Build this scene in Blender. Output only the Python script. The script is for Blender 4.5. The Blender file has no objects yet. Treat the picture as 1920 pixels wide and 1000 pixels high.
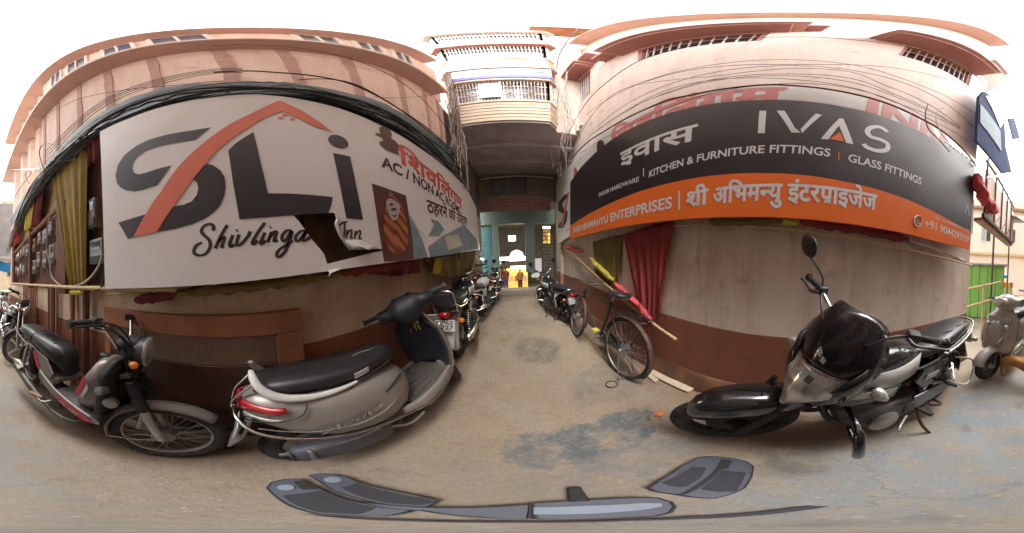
import bpy, bmesh, math, random
from math import sin, cos, pi, radians, atan2, hypot, sqrt
from mathutils import Vector, Matrix, geometry
random.seed(11)
scene = bpy.context.scene
COL = scene.collection

# ------------------------------------------------------------------ camera
H = 1.4
PITCH, ROLL = radians(3.68), radians(1.81)
RM = Matrix.Rotation(-PITCH, 3, 'X') @ Matrix.Rotation(ROLL, 3, 'Y')
cam_data = bpy.data.cameras.new('camera')
cam_data.type = 'PANO'
cam_data.panorama_type = 'EQUIRECTANGULAR'
cam_data.latitude_min, cam_data.latitude_max = -pi / 2, pi / 2
cam_data.longitude_min, cam_data.longitude_max = radians(-172.8), radians(172.8)
cam_data.clip_start, cam_data.clip_end = 0.01, 500
camera = bpy.data.objects.new('camera', cam_data)
COL.objects.link(camera)
_r, _u, _f = RM @ Vector((1, 0, 0)), RM @ Vector((0, 0, 1)), RM @ Vector((0, 1, 0))
camera.matrix_world = Matrix(((_r.x, _u.x, -_f.x, 0), (_r.y, _u.y, -_f.y, 0), (_r.z, _u.z, -_f.z, H), (0, 0, 0, 1)))
scene.camera = camera

# ------------------------------------------------------------------ daylight: bright thin overcast
SUN_EL, SUN_AZ = radians(58), radians(200)
world = bpy.data.worlds.new('World')
scene.world = world
world.use_nodes = True
nt = world.node_tree
sky = nt.nodes.new('ShaderNodeTexSky')
sky.sky_type = 'NISHITA'
sky.sun_disc = False
sky.sun_elevation = SUN_EL
sky.sun_rotation = SUN_AZ
sky.dust_density = 4.0
sky.air_density = 1.0
hsv = nt.nodes.new('ShaderNodeHueSaturation')
hsv.inputs['Saturation'].default_value = 0.06
nt.links.new(sky.outputs[0], hsv.inputs['Color'])
bg = nt.nodes['Background']
nt.links.new(hsv.outputs[0], bg.inputs['Color'])
bg.inputs['Strength'].default_value = 0.15
sun_data = bpy.data.lights.new('sun', 'SUN')
sun_data.energy = 0.6
sun_data.angle = radians(40)
sun_data.color = (1.0, 0.95, 0.88)
sun = bpy.data.objects.new('sun', sun_data)
COL.objects.link(sun)
sun.rotation_euler = (pi / 2 - SUN_EL, 0, pi - SUN_AZ)
scene.view_settings.view_transform = 'Standard'
scene.view_settings.look = 'None'
scene.view_settings.exposure = 2.5
scene.view_settings.gamma = 1.0
scene.view_settings.use_curve_mapping = False
try:
    scene.cycles.max_bounces = 8
    scene.cycles.diffuse_bounces = 5
    scene.cycles.use_denoising = True
    scene.cycles.sample_clamp_indirect = 6.0
except Exception:
    pass

# ------------------------------------------------------------------ survey: bearings measured on the photograph -> metres in the alley
def bearing(px, py):
    lo, la = radians((px - 960) * .18), radians((500 - py) * .18)
    return RM @ Vector((sin(lo) * cos(la), cos(lo) * cos(la), sin(la)))
def on_x(px, py, a, b=0.0):                 # point on the upright plane x = a + b*y
    d = bearing(px, py); return Vector((0, 0, H)) + d * (a / (d.x - b * d.y))
def on_y(px, py, a, b=0.0):                 # point on the upright plane y = a + b*x
    d = bearing(px, py); return Vector((0, 0, H)) + d * (a / (d.y - b * d.x))
def on_z(px, py, z=0.0):
    d = bearing(px, py); return Vector((0, 0, H)) + d * ((z - H) / d.z)
def at_r(px, py, r):                        # point at ground distance r
    d = bearing(px, py); return Vector((0, 0, H)) + d * (r / hypot(d.x, d.y))

# ------------------------------------------------------------------ mesh kit
class MB:
    def __init__(s): s.v, s.f = [], []
    def add(s, verts, faces, M=None):
        o = len(s.v)
        s.v += [tuple(M @ Vector(p)) if M else tuple(p) for p in verts]
        s.f += [tuple(o + i for i in f) for f in faces]
        return s
    def box(s, c, d, rot=None, M=None):
        hx, hy, hz = d[0] / 2, d[1] / 2, d[2] / 2
        pts = [Vector((x, y, z)) for x in (-hx, hx) for y in (-hy, hy) for z in (-hz, hz)]
        if rot is not None: pts = [rot @ p for p in pts]
        pts = [p + Vector(c) for p in pts]
        return s.add(pts, [(0, 1, 3, 2), (4, 6, 7, 5), (0, 4, 5, 1), (2, 3, 7, 6), (0, 2, 6, 4), (1, 5, 7, 3)], M)
    def rings(s, R, closed=False, caps=True):
        n = len(R[0]); o = len(s.v)
        for r in R: s.v += [tuple(p) for p in r]
        m = len(R)
        for i in range(m if closed else m - 1):
            a, b = o + i * n, o + ((i + 1) % m) * n
            for k in range(n):
                s.f.append((a + k, a + (k + 1) % n, b + (k + 1) % n, b + k))
        if caps and not closed:
            s.f.append(tuple(o + k for k in range(n))[::-1])
            s.f.append(tuple(o + (m - 1) * n + k for k in range(n)))
        return s
    def tube(s, pts, r, n=8, closed=False, flat=1.0):
        pts = [Vector(p) for p in pts]; m = len(pts)
        rr = r if isinstance(r, (list, tuple)) else [r] * m
        R = []; prev = None
        for i, p in enumerate(pts):
            if closed: t = pts[(i + 1) % m] - pts[i - 1]
            else: t = pts[min(i + 1, m - 1)] - pts[max(i - 1, 0)]
            if t.length < 1e-9: t = Vector((0, 0, 1))
            t.normalize()
            if prev is None:
                a = Vector((0, 0, 1)) if abs(t.z) < .9 else Vector((1, 0, 0))
                u = t.cross(a).normalized()
            else:
                u = prev - t * prev.dot(t)
                u = u.normalized() if u.length > 1e-6 else t.orthogonal().normalized()
            prev = u; w = t.cross(u)
            R.append([p + (u * cos(2 * pi * k / n) + w * sin(2 * pi * k / n) * flat) * rr[i] for k in range(n)])
        return s.rings(R, closed)
    def lathe(s, prof, c, axis='Z', n=20, caps=True):
        ax = {'X': (Vector((0, 1, 0)), Vector((0, 0, 1)), Vector((1, 0, 0))), 'Y': (Vector((1, 0, 0)), Vector((0, 0, 1)), Vector((0, 1, 0))), 'Z': (Vector((1, 0, 0)), Vector((0, 1, 0)), Vector((0, 0, 1)))}[axis] if isinstance(axis, str) else None
        if ax is None:
            w = Vector(axis).normalized(); u = w.orthogonal().normalized(); ax = (u, w.cross(u), w)
        c = Vector(c)
        return s.rings([[c + ax[2] * h + (ax[0] * cos(2 * pi * k / n) + ax[1] * sin(2 * pi * k / n)) * r for k in range(n)] for r, h in prof], False, caps)
    def torus(s, c, R, r, axis='Y', n=32, m=8, a0=0, a1=2 * pi, w=None):
        c = Vector(c); w = w or r
        full = abs(a1 - a0 - 2 * pi) < 1e-6
        steps = n if full else n + 1
        rings = []
        for i in range(steps):
            a = a0 + (a1 - a0) * i / n
            if axis == 'Y': d, ax = Vector((cos(a), 0, sin(a))), Vector((0, 1, 0))
            elif axis == 'X': d, ax = Vector((0, cos(a), sin(a))), Vector((1, 0, 0))
            else: d, ax = Vector((cos(a), sin(a), 0)), Vector((0, 0, 1))
            rings.append([c + d * (R + r * cos(2 * pi * k / m)) + ax * (w * sin(2 * pi * k / m)) for k in range(m)])
        return s.rings(rings, full)
    def ball(s, c, r, n=12, m=8, M=None):
        r = (r, r, r) if not isinstance(r, (tuple, list)) else r
        P = []; F = []
        for i in range(m + 1):
            th = pi * i / m
            for k in range(n):
                ph = 2 * pi * k / n
                P.append((c[0] + r[0] * sin(th) * cos(ph), c[1] + r[1] * sin(th) * sin(ph), c[2] + r[2] * cos(th)))
        for i in range(m):
            for k in range(n):
                F.append((i * n + k, (i + 1) * n + k, (i + 1) * n + (k + 1) % n, i * n + (k + 1) % n))
        return s.add(P, F, M)
    def loft(s, secs, n=16):
        """secs: (x, yc, zc, half_y, half_z, power)"""
        R = []
        for x, yc, zc, hy, hz, p in secs:
            ring = []
            for k in range(n):
                a = 2 * pi * k / n
                ca, sa = cos(a), sin(a)
                ring.append(Vector((x, yc + hy * math.copysign(abs(ca) ** (2 / p), ca), zc + hz * math.copysign(abs(sa) ** (2 / p), sa))))
            R.append(ring)
        return s.rings(R)
    def grid(s, G, thick=0.0):
        n, m = len(G), len(G[0]); o = len(s.v)
        for row in G: s.v += [tuple(p) for p in row]
        for i in range(n - 1):
            for j in range(m - 1):
                s.f.append((o + i * m + j, o + i * m + j + 1, o + (i + 1) * m + j + 1, o + (i + 1) * m + j))
        return s
    def poly(s, outer, holes=()):
        loops = [[Vector(p) for p in outer]] + [[Vector(p) for p in h] for h in holes]
        flat = [p for l in loops for p in l]
        tris = geometry.tessellate_polygon(loops)
        return s.add(flat, [tuple(t) for t in tris])
    def prism(s, outer, off, holes=()):
        """outer: 3D polygon; extruded along the vector off"""
        off = Vector(off)
        loops = [[Vector(p) for p in outer]] + [[Vector(p) for p in h] for h in holes]
        flat = [p for l in loops for p in l]
        tris = geometry.tessellate_polygon(loops)
        n = len(flat)
        F = [tuple(t) for t in tris] + [tuple(i + n for i in reversed(t)) for t in tris]
        o = 0
        for l in loops:
            k = len(l)
            for i in range(k):
                a, b = o + i, o + (i + 1) % k
                F.append((a, b, b + n, a + n))
            o += k
        return s.add(flat + [p + off for p in flat], F)
    def build(s, name, mat, parent=None, smooth=40, bevel=0.0, solid=0.0, sub=0, kind=None, label=None):
        me = bpy.data.meshes.new(name)
        me.from_pydata(s.v, [], s.f)
        bm = bmesh.new(); bm.from_mesh(me)
        if solid == 0: bmesh.ops.recalc_face_normals(bm, faces=bm.faces)
        bm.to_mesh(me); bm.free()
        me.materials.append(mat)
        if smooth:
            me.shade_smooth()
            me.set_sharp_from_angle(angle=radians(smooth))
        o = bpy.data.objects.new(name, me)
        COL.objects.link(o)
        if parent: o.parent = parent
        if solid:
            md = o.modifiers.new('thickness', 'SOLIDIFY'); md.thickness = solid; md.offset = 0
        if bevel:
            md = o.modifiers.new('bevel', 'BEVEL'); md.width = bevel; md.segments = 2; md.limit_method = 'ANGLE'; md.angle_limit = radians(35)
        if sub:
            md = o.modifiers.new('sub', 'SUBSURF'); md.levels = sub; md.render_levels = sub
        if kind: o['kind'] = kind
        if label: o['label'] = label
        return o

def tag(o, label, cat, group=None):
    o['label'] = label; o['category'] = cat
    if group: o['group'] = group
    return o
def empty(name, loc, label, cat, group=None, rot=(0, 0, 0)):
    o = bpy.data.objects.new(name, None)
    o.empty_display_size = .1
    COL.objects.link(o); o.location = loc; o.rotation_euler = rot
    return tag(o, label, cat, group)
def copy_tree(o, parent=None):
    c = o.copy(); COL.objects.link(c); c.parent = parent
    for ch in list(o.children): copy_tree(ch, c)
    return c
def sag(a, b, d, n=14, wob=0.0):
    a, b = Vector(a), Vector(b)
    return [a.lerp(b, i / n) + Vector((random.uniform(-wob, wob), random.uniform(-wob, wob), random.uniform(-wob, wob) - 4 * d * (i / n) * (1 - i / n))) for i in range(n + 1)]
def spline(P, k=5, closed=False):
    P = [Vector(p) for p in P]; n = len(P); out = []
    for i in range(n if closed else n - 1):
        p1, p2 = P[i], P[(i + 1) % n]
        p0 = P[i - 1] if (i > 0 or closed) else p1
        p3 = P[(i + 2) % n] if (i + 2 < n or closed) else p2
        for j in range(k):
            t = j / k
            out.append(.5 * ((2 * p1) + (p2 - p0) * t + (2 * p0 - 5 * p1 + 4 * p2 - p3) * t * t + (3 * p1 - p0 - 3 * p2 + p3) * t ** 3))
    if not closed: out.append(P[-1])
    return out

# ------------------------------------------------------------------ materials
def nodes_of(name):
    m = bpy.data.materials.new(name); m.use_nodes = True
    t = m.node_tree
    return m, t, t.nodes['Principled BSDF'], t.nodes, t.links
def mat(name, c, rough=.6, metal=0.0, var=.15, scale=8.0, bump=0.0, dirt=None, dirt_amt=.5, dirt_scale=3.0, coat=0.0, emit=None, stretch=None, spec=.5, rvar=.15):
    m, t, b, N, L = nodes_of(name)
    tc = N.new('ShaderNodeTexCoord'); mp = N.new('ShaderNodeMapping')
    if stretch: mp.inputs['Scale'].default_value = stretch
    L.new(tc.outputs['Object'], mp.inputs['Vector'])
    no = N.new('ShaderNodeTexNoise'); no.inputs['Scale'].default_value = scale; no.inputs['Detail'].default_value = 6; no.inputs['Roughness'].default_value = .6
    L.new(mp.outputs[0], no.inputs['Vector'])
    rp = N.new('ShaderNodeValToRGB')
    lo = [max(0, x * (1 - var)) for x in c]; hi = [min(1, x * (1 + var)) for x in c]
    rp.color_ramp.elements[0].position = .3; rp.color_ramp.elements[1].position = .7
    rp.color_ramp.elements[0].color = (*lo, 1); rp.color_ramp.elements[1].color = (*hi, 1)
    L.new(no.outputs[0], rp.inputs[0])
    out = rp.outputs[0]
    if dirt:
        n2 = N.new('ShaderNodeTexNoise'); n2.inputs['Scale'].default_value = dirt_scale; n2.inputs['Detail'].default_value = 8; n2.inputs['Roughness'].default_value = .68
        L.new(mp.outputs[0], n2.inputs['Vector'])
        r2 = N.new('ShaderNodeMapRange'); r2.inputs[1].default_value = .48; r2.inputs[2].default_value = .72; r2.inputs[4].default_value = dirt_amt
        L.new(n2.outputs[0], r2.inputs[0])
        mx = N.new('ShaderNodeMix'); mx.data_type = 'RGBA'
        L.new(r2.outputs[0], mx.inputs[0]); L.new(out, mx.inputs[6]); mx.inputs[7].default_value = (*dirt, 1)
        out = mx.outputs[2]
    L.new(out, b.inputs['Base Color'])
    rr = N.new('ShaderNodeMapRange'); rr.inputs[3].default_value = max(.03, rough - rvar); rr.inputs[4].default_value = min(1, rough + rvar)
    L.new(no.outputs[0], rr.inputs[0]); L.new(rr.outputs[0], b.inputs['Roughness'])
    b.inputs['Metallic'].default_value = metal
    b.inputs['Specular IOR Level'].default_value = spec
    if coat: b.inputs['Coat Weight'].default_value = coat; b.inputs['Coat Roughness'].default_value = .08
    if bump:
        bp = N.new('ShaderNodeBump'); bp.inputs['Strength'].default_value = bump; bp.inputs['Distance'].default_value = .01
        L.new(no.outputs[0], bp.inputs['Height']); L.new(bp.outputs[0], b.inputs['Normal'])
    if emit:
        b.inputs['Emission Color'].default_value = (*emit[0], 1); b.inputs['Emission Strength'].default_value = emit[1]
    return m

DUST = (.30, .24, .18)
M = {}
def D(k, *a, **kw): M[k] = mat(k, *a, **kw)
D('peach', (.78, .615, .52), .85, var=.06, scale=1.2, bump=.05, dirt=(.50, .30, .22), dirt_amt=.35, dirt_scale=.8)
D('peach_slab', (.60, .39, .33), .85, var=.07, scale=1.5, dirt=(.36, .19, .15), dirt_amt=.4, dirt_scale=1.0)
D('peach_pilaster', (.52, .33, .28), .9, var=.12, scale=6, bump=.2, dirt=(.36, .22, .18), dirt_amt=.5, dirt_scale=5)
D('cream_up', (.72, .60, .50), .85, var=.06, scale=2)
D('pink_wall', (.76, .63, .56), .85, var=.05, scale=1.0, bump=.04, dirt=(.62, .50, .42), dirt_amt=.5, dirt_scale=.5)
D('frieze', (.42, .20, .17), .8, var=.1, scale=3)
D('glass_blue', (.05, .08, .18), .15, var=.2, scale=3)
D('dark_window', (.05, .04, .05), .3, var=.4, scale=4)
D('grille_white', (.56, .48, .43), .5, var=.1, scale=6)
D('grille_pink', (.50, .32, .29), .6, var=.1, scale=6)
D('parapet_cream', (.60, .48, .36), .7, var=.1, scale=3, dirt=(.45, .30, .15), dirt_amt=.5, dirt_scale=1.3)
D('soffit', (.46, .39, .40), .9, var=.25, scale=2, dirt=(.27, .22, .23), dirt_amt=.6, dirt_scale=1.2)
D('dark_brown', (.19, .145, .12), .9, var=.3, scale=4)
D('brick', (.15, .11, .08), .9, var=.25, scale=7, dirt=(.10, .07, .05), dirt_amt=.6, dirt_scale=4)
D('rust_sheet', (.19, .075, .06), .6, var=.2, scale=5, dirt=(.10, .05, .04), dirt_amt=.6, dirt_scale=4)
D('teal_paint', (.035, .12, .13), .6, var=.12, scale=4, dirt=(.10, .16, .15), dirt_amt=.5)
D('mint_paint', (.14, .195, .17), .65, var=.1, scale=3, dirt=(.10, .13, .11), dirt_amt=.5)
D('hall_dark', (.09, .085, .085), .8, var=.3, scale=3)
D('hall_floor', (.30, .28, .26), .4, var=.15, scale=6)
D('step_stone', (.34, .31, .26), .7, var=.15, scale=9, dirt=DUST, dirt_amt=.4)
D('grey_paint', (.34, .33, .33), .7, var=.15, scale=5)
D('white_paint', (.66, .64, .60), .6, var=.08, scale=5)
D('print_white', (.76, .745, .725), .42, var=.05, scale=1.5, dirt=(.62, .585, .54), dirt_amt=.35, dirt_scale=1.2)
D('print_pale', (.44, .42, .39), .42, var=.06, scale=1.5, dirt=(.34, .31, .28), dirt_amt=.35, dirt_scale=1.2)
D('print_charcoal', (.040, .036, .042), .42, var=.12, scale=3)
D('print_black', (.026, .019, .020), .38, var=.15, scale=2, spec=.5)
D('print_orange', (.74, .150, .025), .55, var=.06, scale=2, spec=.2)
D('print_salmon', (.72, .175, .105), .5, var=.06, scale=3)
D('print_red', (.60, .11, .10), .5, var=.12, scale=4)
D('print_red_faded', (.68, .25, .23), .5, var=.1, scale=4)
D('print_text', (.62, .60, .60), .5, var=.04, scale=4)
D('print_brown', (.10, .035, .03), .5, var=.3, scale=6)
D('print_blue', (.22, .30, .34), .8, var=.2, scale=4, spec=.2)
D('sign_back', (.20, .125, .075), .9, var=.4, scale=5)
D('tarp_green', (.045, .075, .078), .6, var=.3, scale=6, bump=.3, dirt=(.12, .14, .14), dirt_amt=.5, dirt_scale=7)
D('cable', (.020, .020, .021), .55, var=.4, scale=20)
D('cable_blue', (.05, .09, .11), .55, var=.3, scale=20)
D('cable_pale', (.36, .34, .32), .6, var=.2, scale=20)
D('cloth_red', (.26, .035, .035), .85, var=.25, scale=6, bump=.15, dirt=(.12, .02, .02), dirt_amt=.4)
D('cloth_bright_red', (.60, .085, .09), .85, var=.2, scale=8, bump=.15)
D('cloth_maroon', (.16, .025, .03), .85, var=.25, scale=6, bump=.15)
D('cloth_yellow', (.30, .22, .045), .8, var=.25, scale=6, bump=.15, dirt=(.20, .13, .03), dirt_amt=.4)
D('cloth_olive', (.17, .125, .035), .85, var=.25, scale=6, bump=.15)
D('cloth_lemon', (.50, .42, .06), .85, var=.15, scale=8, bump=.15)
D('bamboo', (.54, .38, .20), .6, var=.2, scale=6, stretch=(2, 2, 8))
D('wood', (.15, .07, .04), .8, var=.3, scale=5, stretch=(1, 6, 6), dirt=(.08, .04, .03), dirt_amt=.5)
D('wood_pale', (.30, .18, .11), .8, var=.25, scale=5)
D('wood_orange', (.34, .145, .07), .8, var=.25, scale=4, dirt=(.16, .07, .045), dirt_amt=.5)
D('panel_brown', (.15, .055, .035), .75, var=.2, scale=4)
D('meter_grey', (.32, .29, .25), .6, var=.15, scale=8, dirt=(.12, .09, .07), dirt_amt=.6, dirt_scale=12)
D('meter_green', (.26, .31, .26), .3, var=.15, scale=8, dirt=(.3, .2, .12), dirt_amt=.5, dirt_scale=12)
D('mesh_wire', (.30, .24, .17), .6, metal=.3, var=.2, scale=10)
D('mesh_brown', (.11, .048, .032), .75, var=.25, scale=10)
D('pipe_pink', (.42, .22, .17), .7, var=.15, scale=3, stretch=(1, 1, .3))
D('pipe_white', (.56, .50, .44), .7, var=.1, scale=3, dirt=(.34, .24, .18), dirt_amt=.5)
D('plank', (.52, .44, .33), .8, var=.15, scale=8, dirt=(.42, .17, .06), dirt_amt=.7, dirt_scale=9)
D('cowl_black', (.017, .017, .019), .48, var=.2, scale=8, spec=.3)
D('dusty_floor', (.085, .075, .065), .85, var=.3, scale=9, dirt=(.20, .165, .13), dirt_amt=.8, dirt_scale=6)
D('powder', (.55, .19, .08), .95, var=.15, scale=30)
# vehicles
D('tyre', (.028, .026, .024), .85, var=.25, scale=18, dirt=(.13, .105, .085), dirt_amt=.7, dirt_scale=7)
D('rubber', (.018, .018, .018), .7, var=.2, scale=15)
D('black_plastic', (.022, .022, .024), .5, var=.25, scale=10, dirt=(.09, .075, .06), dirt_amt=.4, dirt_scale=6)
D('vinyl', (.020, .020, .022), .38, var=.25, scale=12, bump=.08, dirt=(.08, .07, .06), dirt_amt=.35, dirt_scale=4)
D('black_gloss', (.010, .010, .011), .10, var=.2, scale=6, coat=.6, dirt=(.05, .045, .04), dirt_amt=.25, dirt_scale=5, rvar=.06)
D('visor', (.012, .010, .011), .12, var=.2, scale=5, dirt=(.06, .05, .045), dirt_amt=.35, dirt_scale=5, rvar=.08)
D('silver_paint', (.33, .30, .265), .34, metal=.35, var=.08, scale=3, dirt=(.26, .22, .18), dirt_amt=.6, dirt_scale=4)
D('silver_light', (.41, .385, .36), .34, metal=.15, var=.08, scale=3, dirt=(.32, .28, .24), dirt_amt=.45, dirt_scale=4)
D('silver_dark', (.23, .205, .185), .36, metal=.35, var=.08, scale=3, dirt=(.20, .17, .14), dirt_amt=.5, dirt_scale=4)
D('grey_plastic', (.20, .185, .17), .5, var=.12, scale=4, dirt=(.27, .23, .19), dirt_amt=.6, dirt_scale=5)
D('white_plastic', (.58, .57, .55), .4, var=.06, scale=4, dirt=(.34, .31, .27), dirt_amt=.35, dirt_scale=5)
D('chrome', (.62, .60, .57), .22, metal=1.0, var=.15, scale=8, dirt=(.22, .17, .13), dirt_amt=.4, dirt_scale=9)
D('steel', (.36, .34, .32), .42, metal=.8, var=.15, scale=8, dirt=(.20, .14, .10), dirt_amt=.5, dirt_scale=8)
D('engine', (.10, .095, .09), .5, metal=.5, var=.25, scale=10, dirt=(.16, .13, .10), dirt_amt=.6, dirt_scale=7)
D('alloy', (.52, .50, .47), .4, metal=.5, var=.1, scale=8, dirt=(.28, .22, .17), dirt_amt=.5, dirt_scale=6)
D('exhaust_cover', (.075, .08, .10), .5, var=.15, scale=6, dirt=(.2, .18, .16), dirt_amt=.5, dirt_scale=5)
D('leg_shield', (.024, .026, .036), .36, var=.15, scale=4, dirt=(.11, .10, .10), dirt_amt=.45, dirt_scale=5)
D('red_lens', (.36, .012, .014), .22, var=.2, scale=6, coat=.5)
D('amber_lens', (.60, .17, .02), .15, var=.2, scale=6, coat=.5)
D('clear_lens', (.50, .49, .47), .10, var=.6, scale=14, metal=.35, coat=.8, rvar=.05)
D('lens_dark', (.20, .19, .18), .12, var=.5, scale=16, metal=.5, coat=.8, rvar=.05)
D('mirror_glass', (.10, .11, .12), .06, metal=.9, var=.1)
D('plate_white', (.66, .65, .62), .5, var=.06, scale=6, dirt=(.4, .37, .32), dirt_amt=.4, dirt_scale=8)
D('decal_red', (.42, .03, .04), .4, var=.15, scale=6)
D('decal_silver', (.50, .48, .45), .4, metal=.1, var=.08, scale=4)
D('floor_mat', (.085, .08, .075), .9, var=.4, scale=60, bump=.4, dirt=(.25, .22, .19), dirt_amt=.7, dirt_scale=14)
D('rust_frame', (.075, .045, .032), .6, metal=.3, var=.35, scale=14, dirt=(.17, .085, .045), dirt_amt=.5, dirt_scale=9)
D('bike_black', (.022, .02, .02), .4, var=.3, scale=14, dirt=(.13, .08, .05), dirt_amt=.5, dirt_scale=9)
D('green_paint', (.20, .42, .09), .5, var=.1, scale=3)
D('blue_sheet', (.02, .24, .62), .5, var=.15, scale=6)
D('navy', (.055, .075, .155), .95, var=.2, scale=4, spec=.05, rvar=.04)
D('violet_print', (.20, .20, .48), .7, var=.1, spec=.2)
D('skin', (.22, .12, .08), .6, var=.1)
D('dog_fur', (.42, .20, .06), .9, var=.22, scale=20, bump=.3)
D('shoe_grey', (.080, .087, .115), .36, var=.12, scale=7)
D('shoe_dark', (.026, .026, .034), .65, var=.25, scale=18)
D('shoe_pale', (.22, .27, .33), .45, var=.12, scale=7)
D('lamp_white', (.9, .9, .9), .5, emit=((1, .96, .88), .9))
D('warm_glow', (.7, .42, .10), .5, emit=((1, .58, .12), .16))  # self-lit colour for things that are no lamps
# ------------------------------------------------------------------ ground
def ground_material():
    m, t, b, N, L = nodes_of('worn_concrete')
    tc = N.new('ShaderNodeTexCoord'); P = tc.outputs['Object']
    def noise(scale, det=8, rough=.6):
        n = N.new('ShaderNodeTexNoise'); n.inputs['Scale'].default_value = scale; n.inputs['Detail'].default_value = det; n.inputs['Roughness'].default_value = rough
        L.new(P, n.inputs['Vector']); return n
    def ramp(sock, stops):
        r = N.new('ShaderNodeValToRGB'); e = r.color_ramp.elements
        while len(e) < len(stops): e.new(.5)
        for el, (p, c) in zip(e, stops): el.position = p; el.color = (*c, 1)
        L.new(sock, r.inputs[0]); return r.outputs[0]
    def mixc(f, a, c2):
        x = N.new('ShaderNodeMix'); x.data_type = 'RGBA'
        L.new(f, x.inputs[0]); L.new(a, x.inputs[6])
        if isinstance(c2, tuple): x.inputs[7].default_value = (*c2, 1)
        else: L.new(c2, x.inputs[7])
        return x.outputs[2]
    def mrange(s, a, c, lo=0., hi=1.):
        r = N.new('ShaderNodeMapRange'); r.inputs[1].default_value = a; r.inputs[2].default_value = c; r.inputs[3].default_value = lo; r.inputs[4].default_value = hi
        L.new(s, r.inputs[0]); return r.outputs[0]
    def math_(op, a, c):
        x = N.new('ShaderNodeMath'); x.operation = op
        for i, s in enumerate((a, c)):
            if isinstance(s, (int, float)): x.inputs[i].default_value = s
            else: L.new(s, x.inputs[i])
        return x.outputs[0]
    base = ramp(noise(1.6, 10, .65).outputs[0], [(.30, (.24, .185, .13)), (.5, (.32, .252, .18)), (.72, (.375, .31, .232))])
    base = mixc(mrange(noise(.8, 8, .7).outputs[0], .46, .60, 0, .55), base, (.26, .225, .18))
    base = mixc(mrange(noise(5.5, 10, .8).outputs[0], .52, .66, 0, .6), base, (.21, .155, .105))
    fine = noise(34, 9, .8)
    base = mixc(mrange(fine.outputs[0], .48, .68, 0, .55), base, (.15, .12, .09))
    # warped coordinates for repair patches
    w = noise(3.2, 6, .65)
    off = N.new('ShaderNodeVectorMath'); off.operation = 'SUBTRACT'; off.inputs[1].default_value = (.5, .5, .5); L.new(w.outputs['Color'], off.inputs[0])
    sc = N.new('ShaderNodeVectorMath'); sc.operation = 'SCALE'; sc.inputs[3].default_value = .55; L.new(off.outputs[0], sc.inputs[0])
    wp = N.new('ShaderNodeVectorMath'); wp.operation = 'ADD'; L.new(P, wp.inputs[0]); L.new(sc.outputs[0], wp.inputs[1])
    def patch(cx, cy, rx, ry, rot=0, soft=.25):
        mp = N.new('ShaderNodeMapping'); mp.vector_type = 'TEXTURE'
        mp.inputs['Location'].default_value = (cx, cy, 0); mp.inputs['Rotation'].default_value = (0, 0, rot); mp.inputs['Scale'].default_value = (rx, ry, 1)
        L.new(wp.outputs[0], mp.inputs['Vector'])
        ln = N.new('ShaderNodeVectorMath'); ln.operation = 'LENGTH'
        sp = N.new('ShaderNodeSeparateXYZ'); L.new(mp.outputs[0], sp.inputs[0])
        cb = N.new('ShaderNodeCombineXYZ'); L.new(sp.outputs[0], cb.inputs[0]); L.new(sp.outputs[1], cb.inputs[1])
        L.new(cb.outputs[0], ln.inputs[0])
        return mrange(ln.outputs['Value'], 1.0 - soft, 1.0 + soft * .4, 1, 0)
    mott = mrange(noise(6, 10, .8).outputs[0], .38, .56, .05, 1)
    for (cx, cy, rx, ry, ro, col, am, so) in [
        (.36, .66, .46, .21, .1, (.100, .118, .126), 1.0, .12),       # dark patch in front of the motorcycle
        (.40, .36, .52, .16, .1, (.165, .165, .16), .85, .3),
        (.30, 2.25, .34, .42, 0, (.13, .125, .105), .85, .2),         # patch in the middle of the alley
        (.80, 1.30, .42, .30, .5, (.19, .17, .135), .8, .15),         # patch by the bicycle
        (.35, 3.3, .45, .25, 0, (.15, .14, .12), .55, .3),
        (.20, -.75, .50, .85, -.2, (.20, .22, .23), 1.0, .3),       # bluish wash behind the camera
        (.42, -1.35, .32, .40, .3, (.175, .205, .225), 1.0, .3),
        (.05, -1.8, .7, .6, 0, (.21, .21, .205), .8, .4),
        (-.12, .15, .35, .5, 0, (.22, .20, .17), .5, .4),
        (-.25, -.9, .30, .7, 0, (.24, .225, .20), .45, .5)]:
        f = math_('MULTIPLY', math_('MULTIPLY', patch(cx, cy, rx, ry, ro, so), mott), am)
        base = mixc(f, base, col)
    # browner tone along the feet of the walls
    for (cx, cy, rx, ry) in [(1.35, 1.2, .3, 2.4), (-1.0, .4, .35, 3.0)]:
        base = mixc(math_('MULTIPLY', patch(cx, cy, rx, ry, 0, .6), .6), base, (.20, .115, .06))
    # cracks
    vo = N.new('ShaderNodeTexVoronoi'); vo.feature = 'DISTANCE_TO_EDGE'; vo.inputs['Scale'].default_value = 1.1; L.new(wp.outputs[0], vo.inputs['Vector'])
    cr = math_('MULTIPLY', mrange(vo.outputs['Distance'], .002, .012, 1, 0), mrange(noise(1.3, 3).outputs[0], .45, .55))
    base = mixc(math_('MULTIPLY', cr, .22), base, (.07, .055, .04))
    grit = mrange(noise(140, 4, .6).outputs[0], .60, .66)
    base = mixc(math_('MULTIPLY', grit, .55), base, (.10, .08, .06))
    stain = mrange(noise(2.6, 6, .55).outputs[0], .62, .68)
    base = mixc(math_('MULTIPLY', stain, .45), base, (.11, .085, .065))
    spots = mrange(noise(55, 3, .5).outputs[0], .66, .70)
    base = mixc(math_('MULTIPLY', spots, .5), base, (.42, .37, .30))
    L.new(base, b.inputs['Base Color'])
    L.new(mrange(noise(4, 6).outputs[0], .3, .7, .5, .85), b.inputs['Roughness'])
    bp = N.new('ShaderNodeBump'); bp.inputs['Strength'].default_value = .6; bp.inputs['Distance'].default_value = .012
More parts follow.
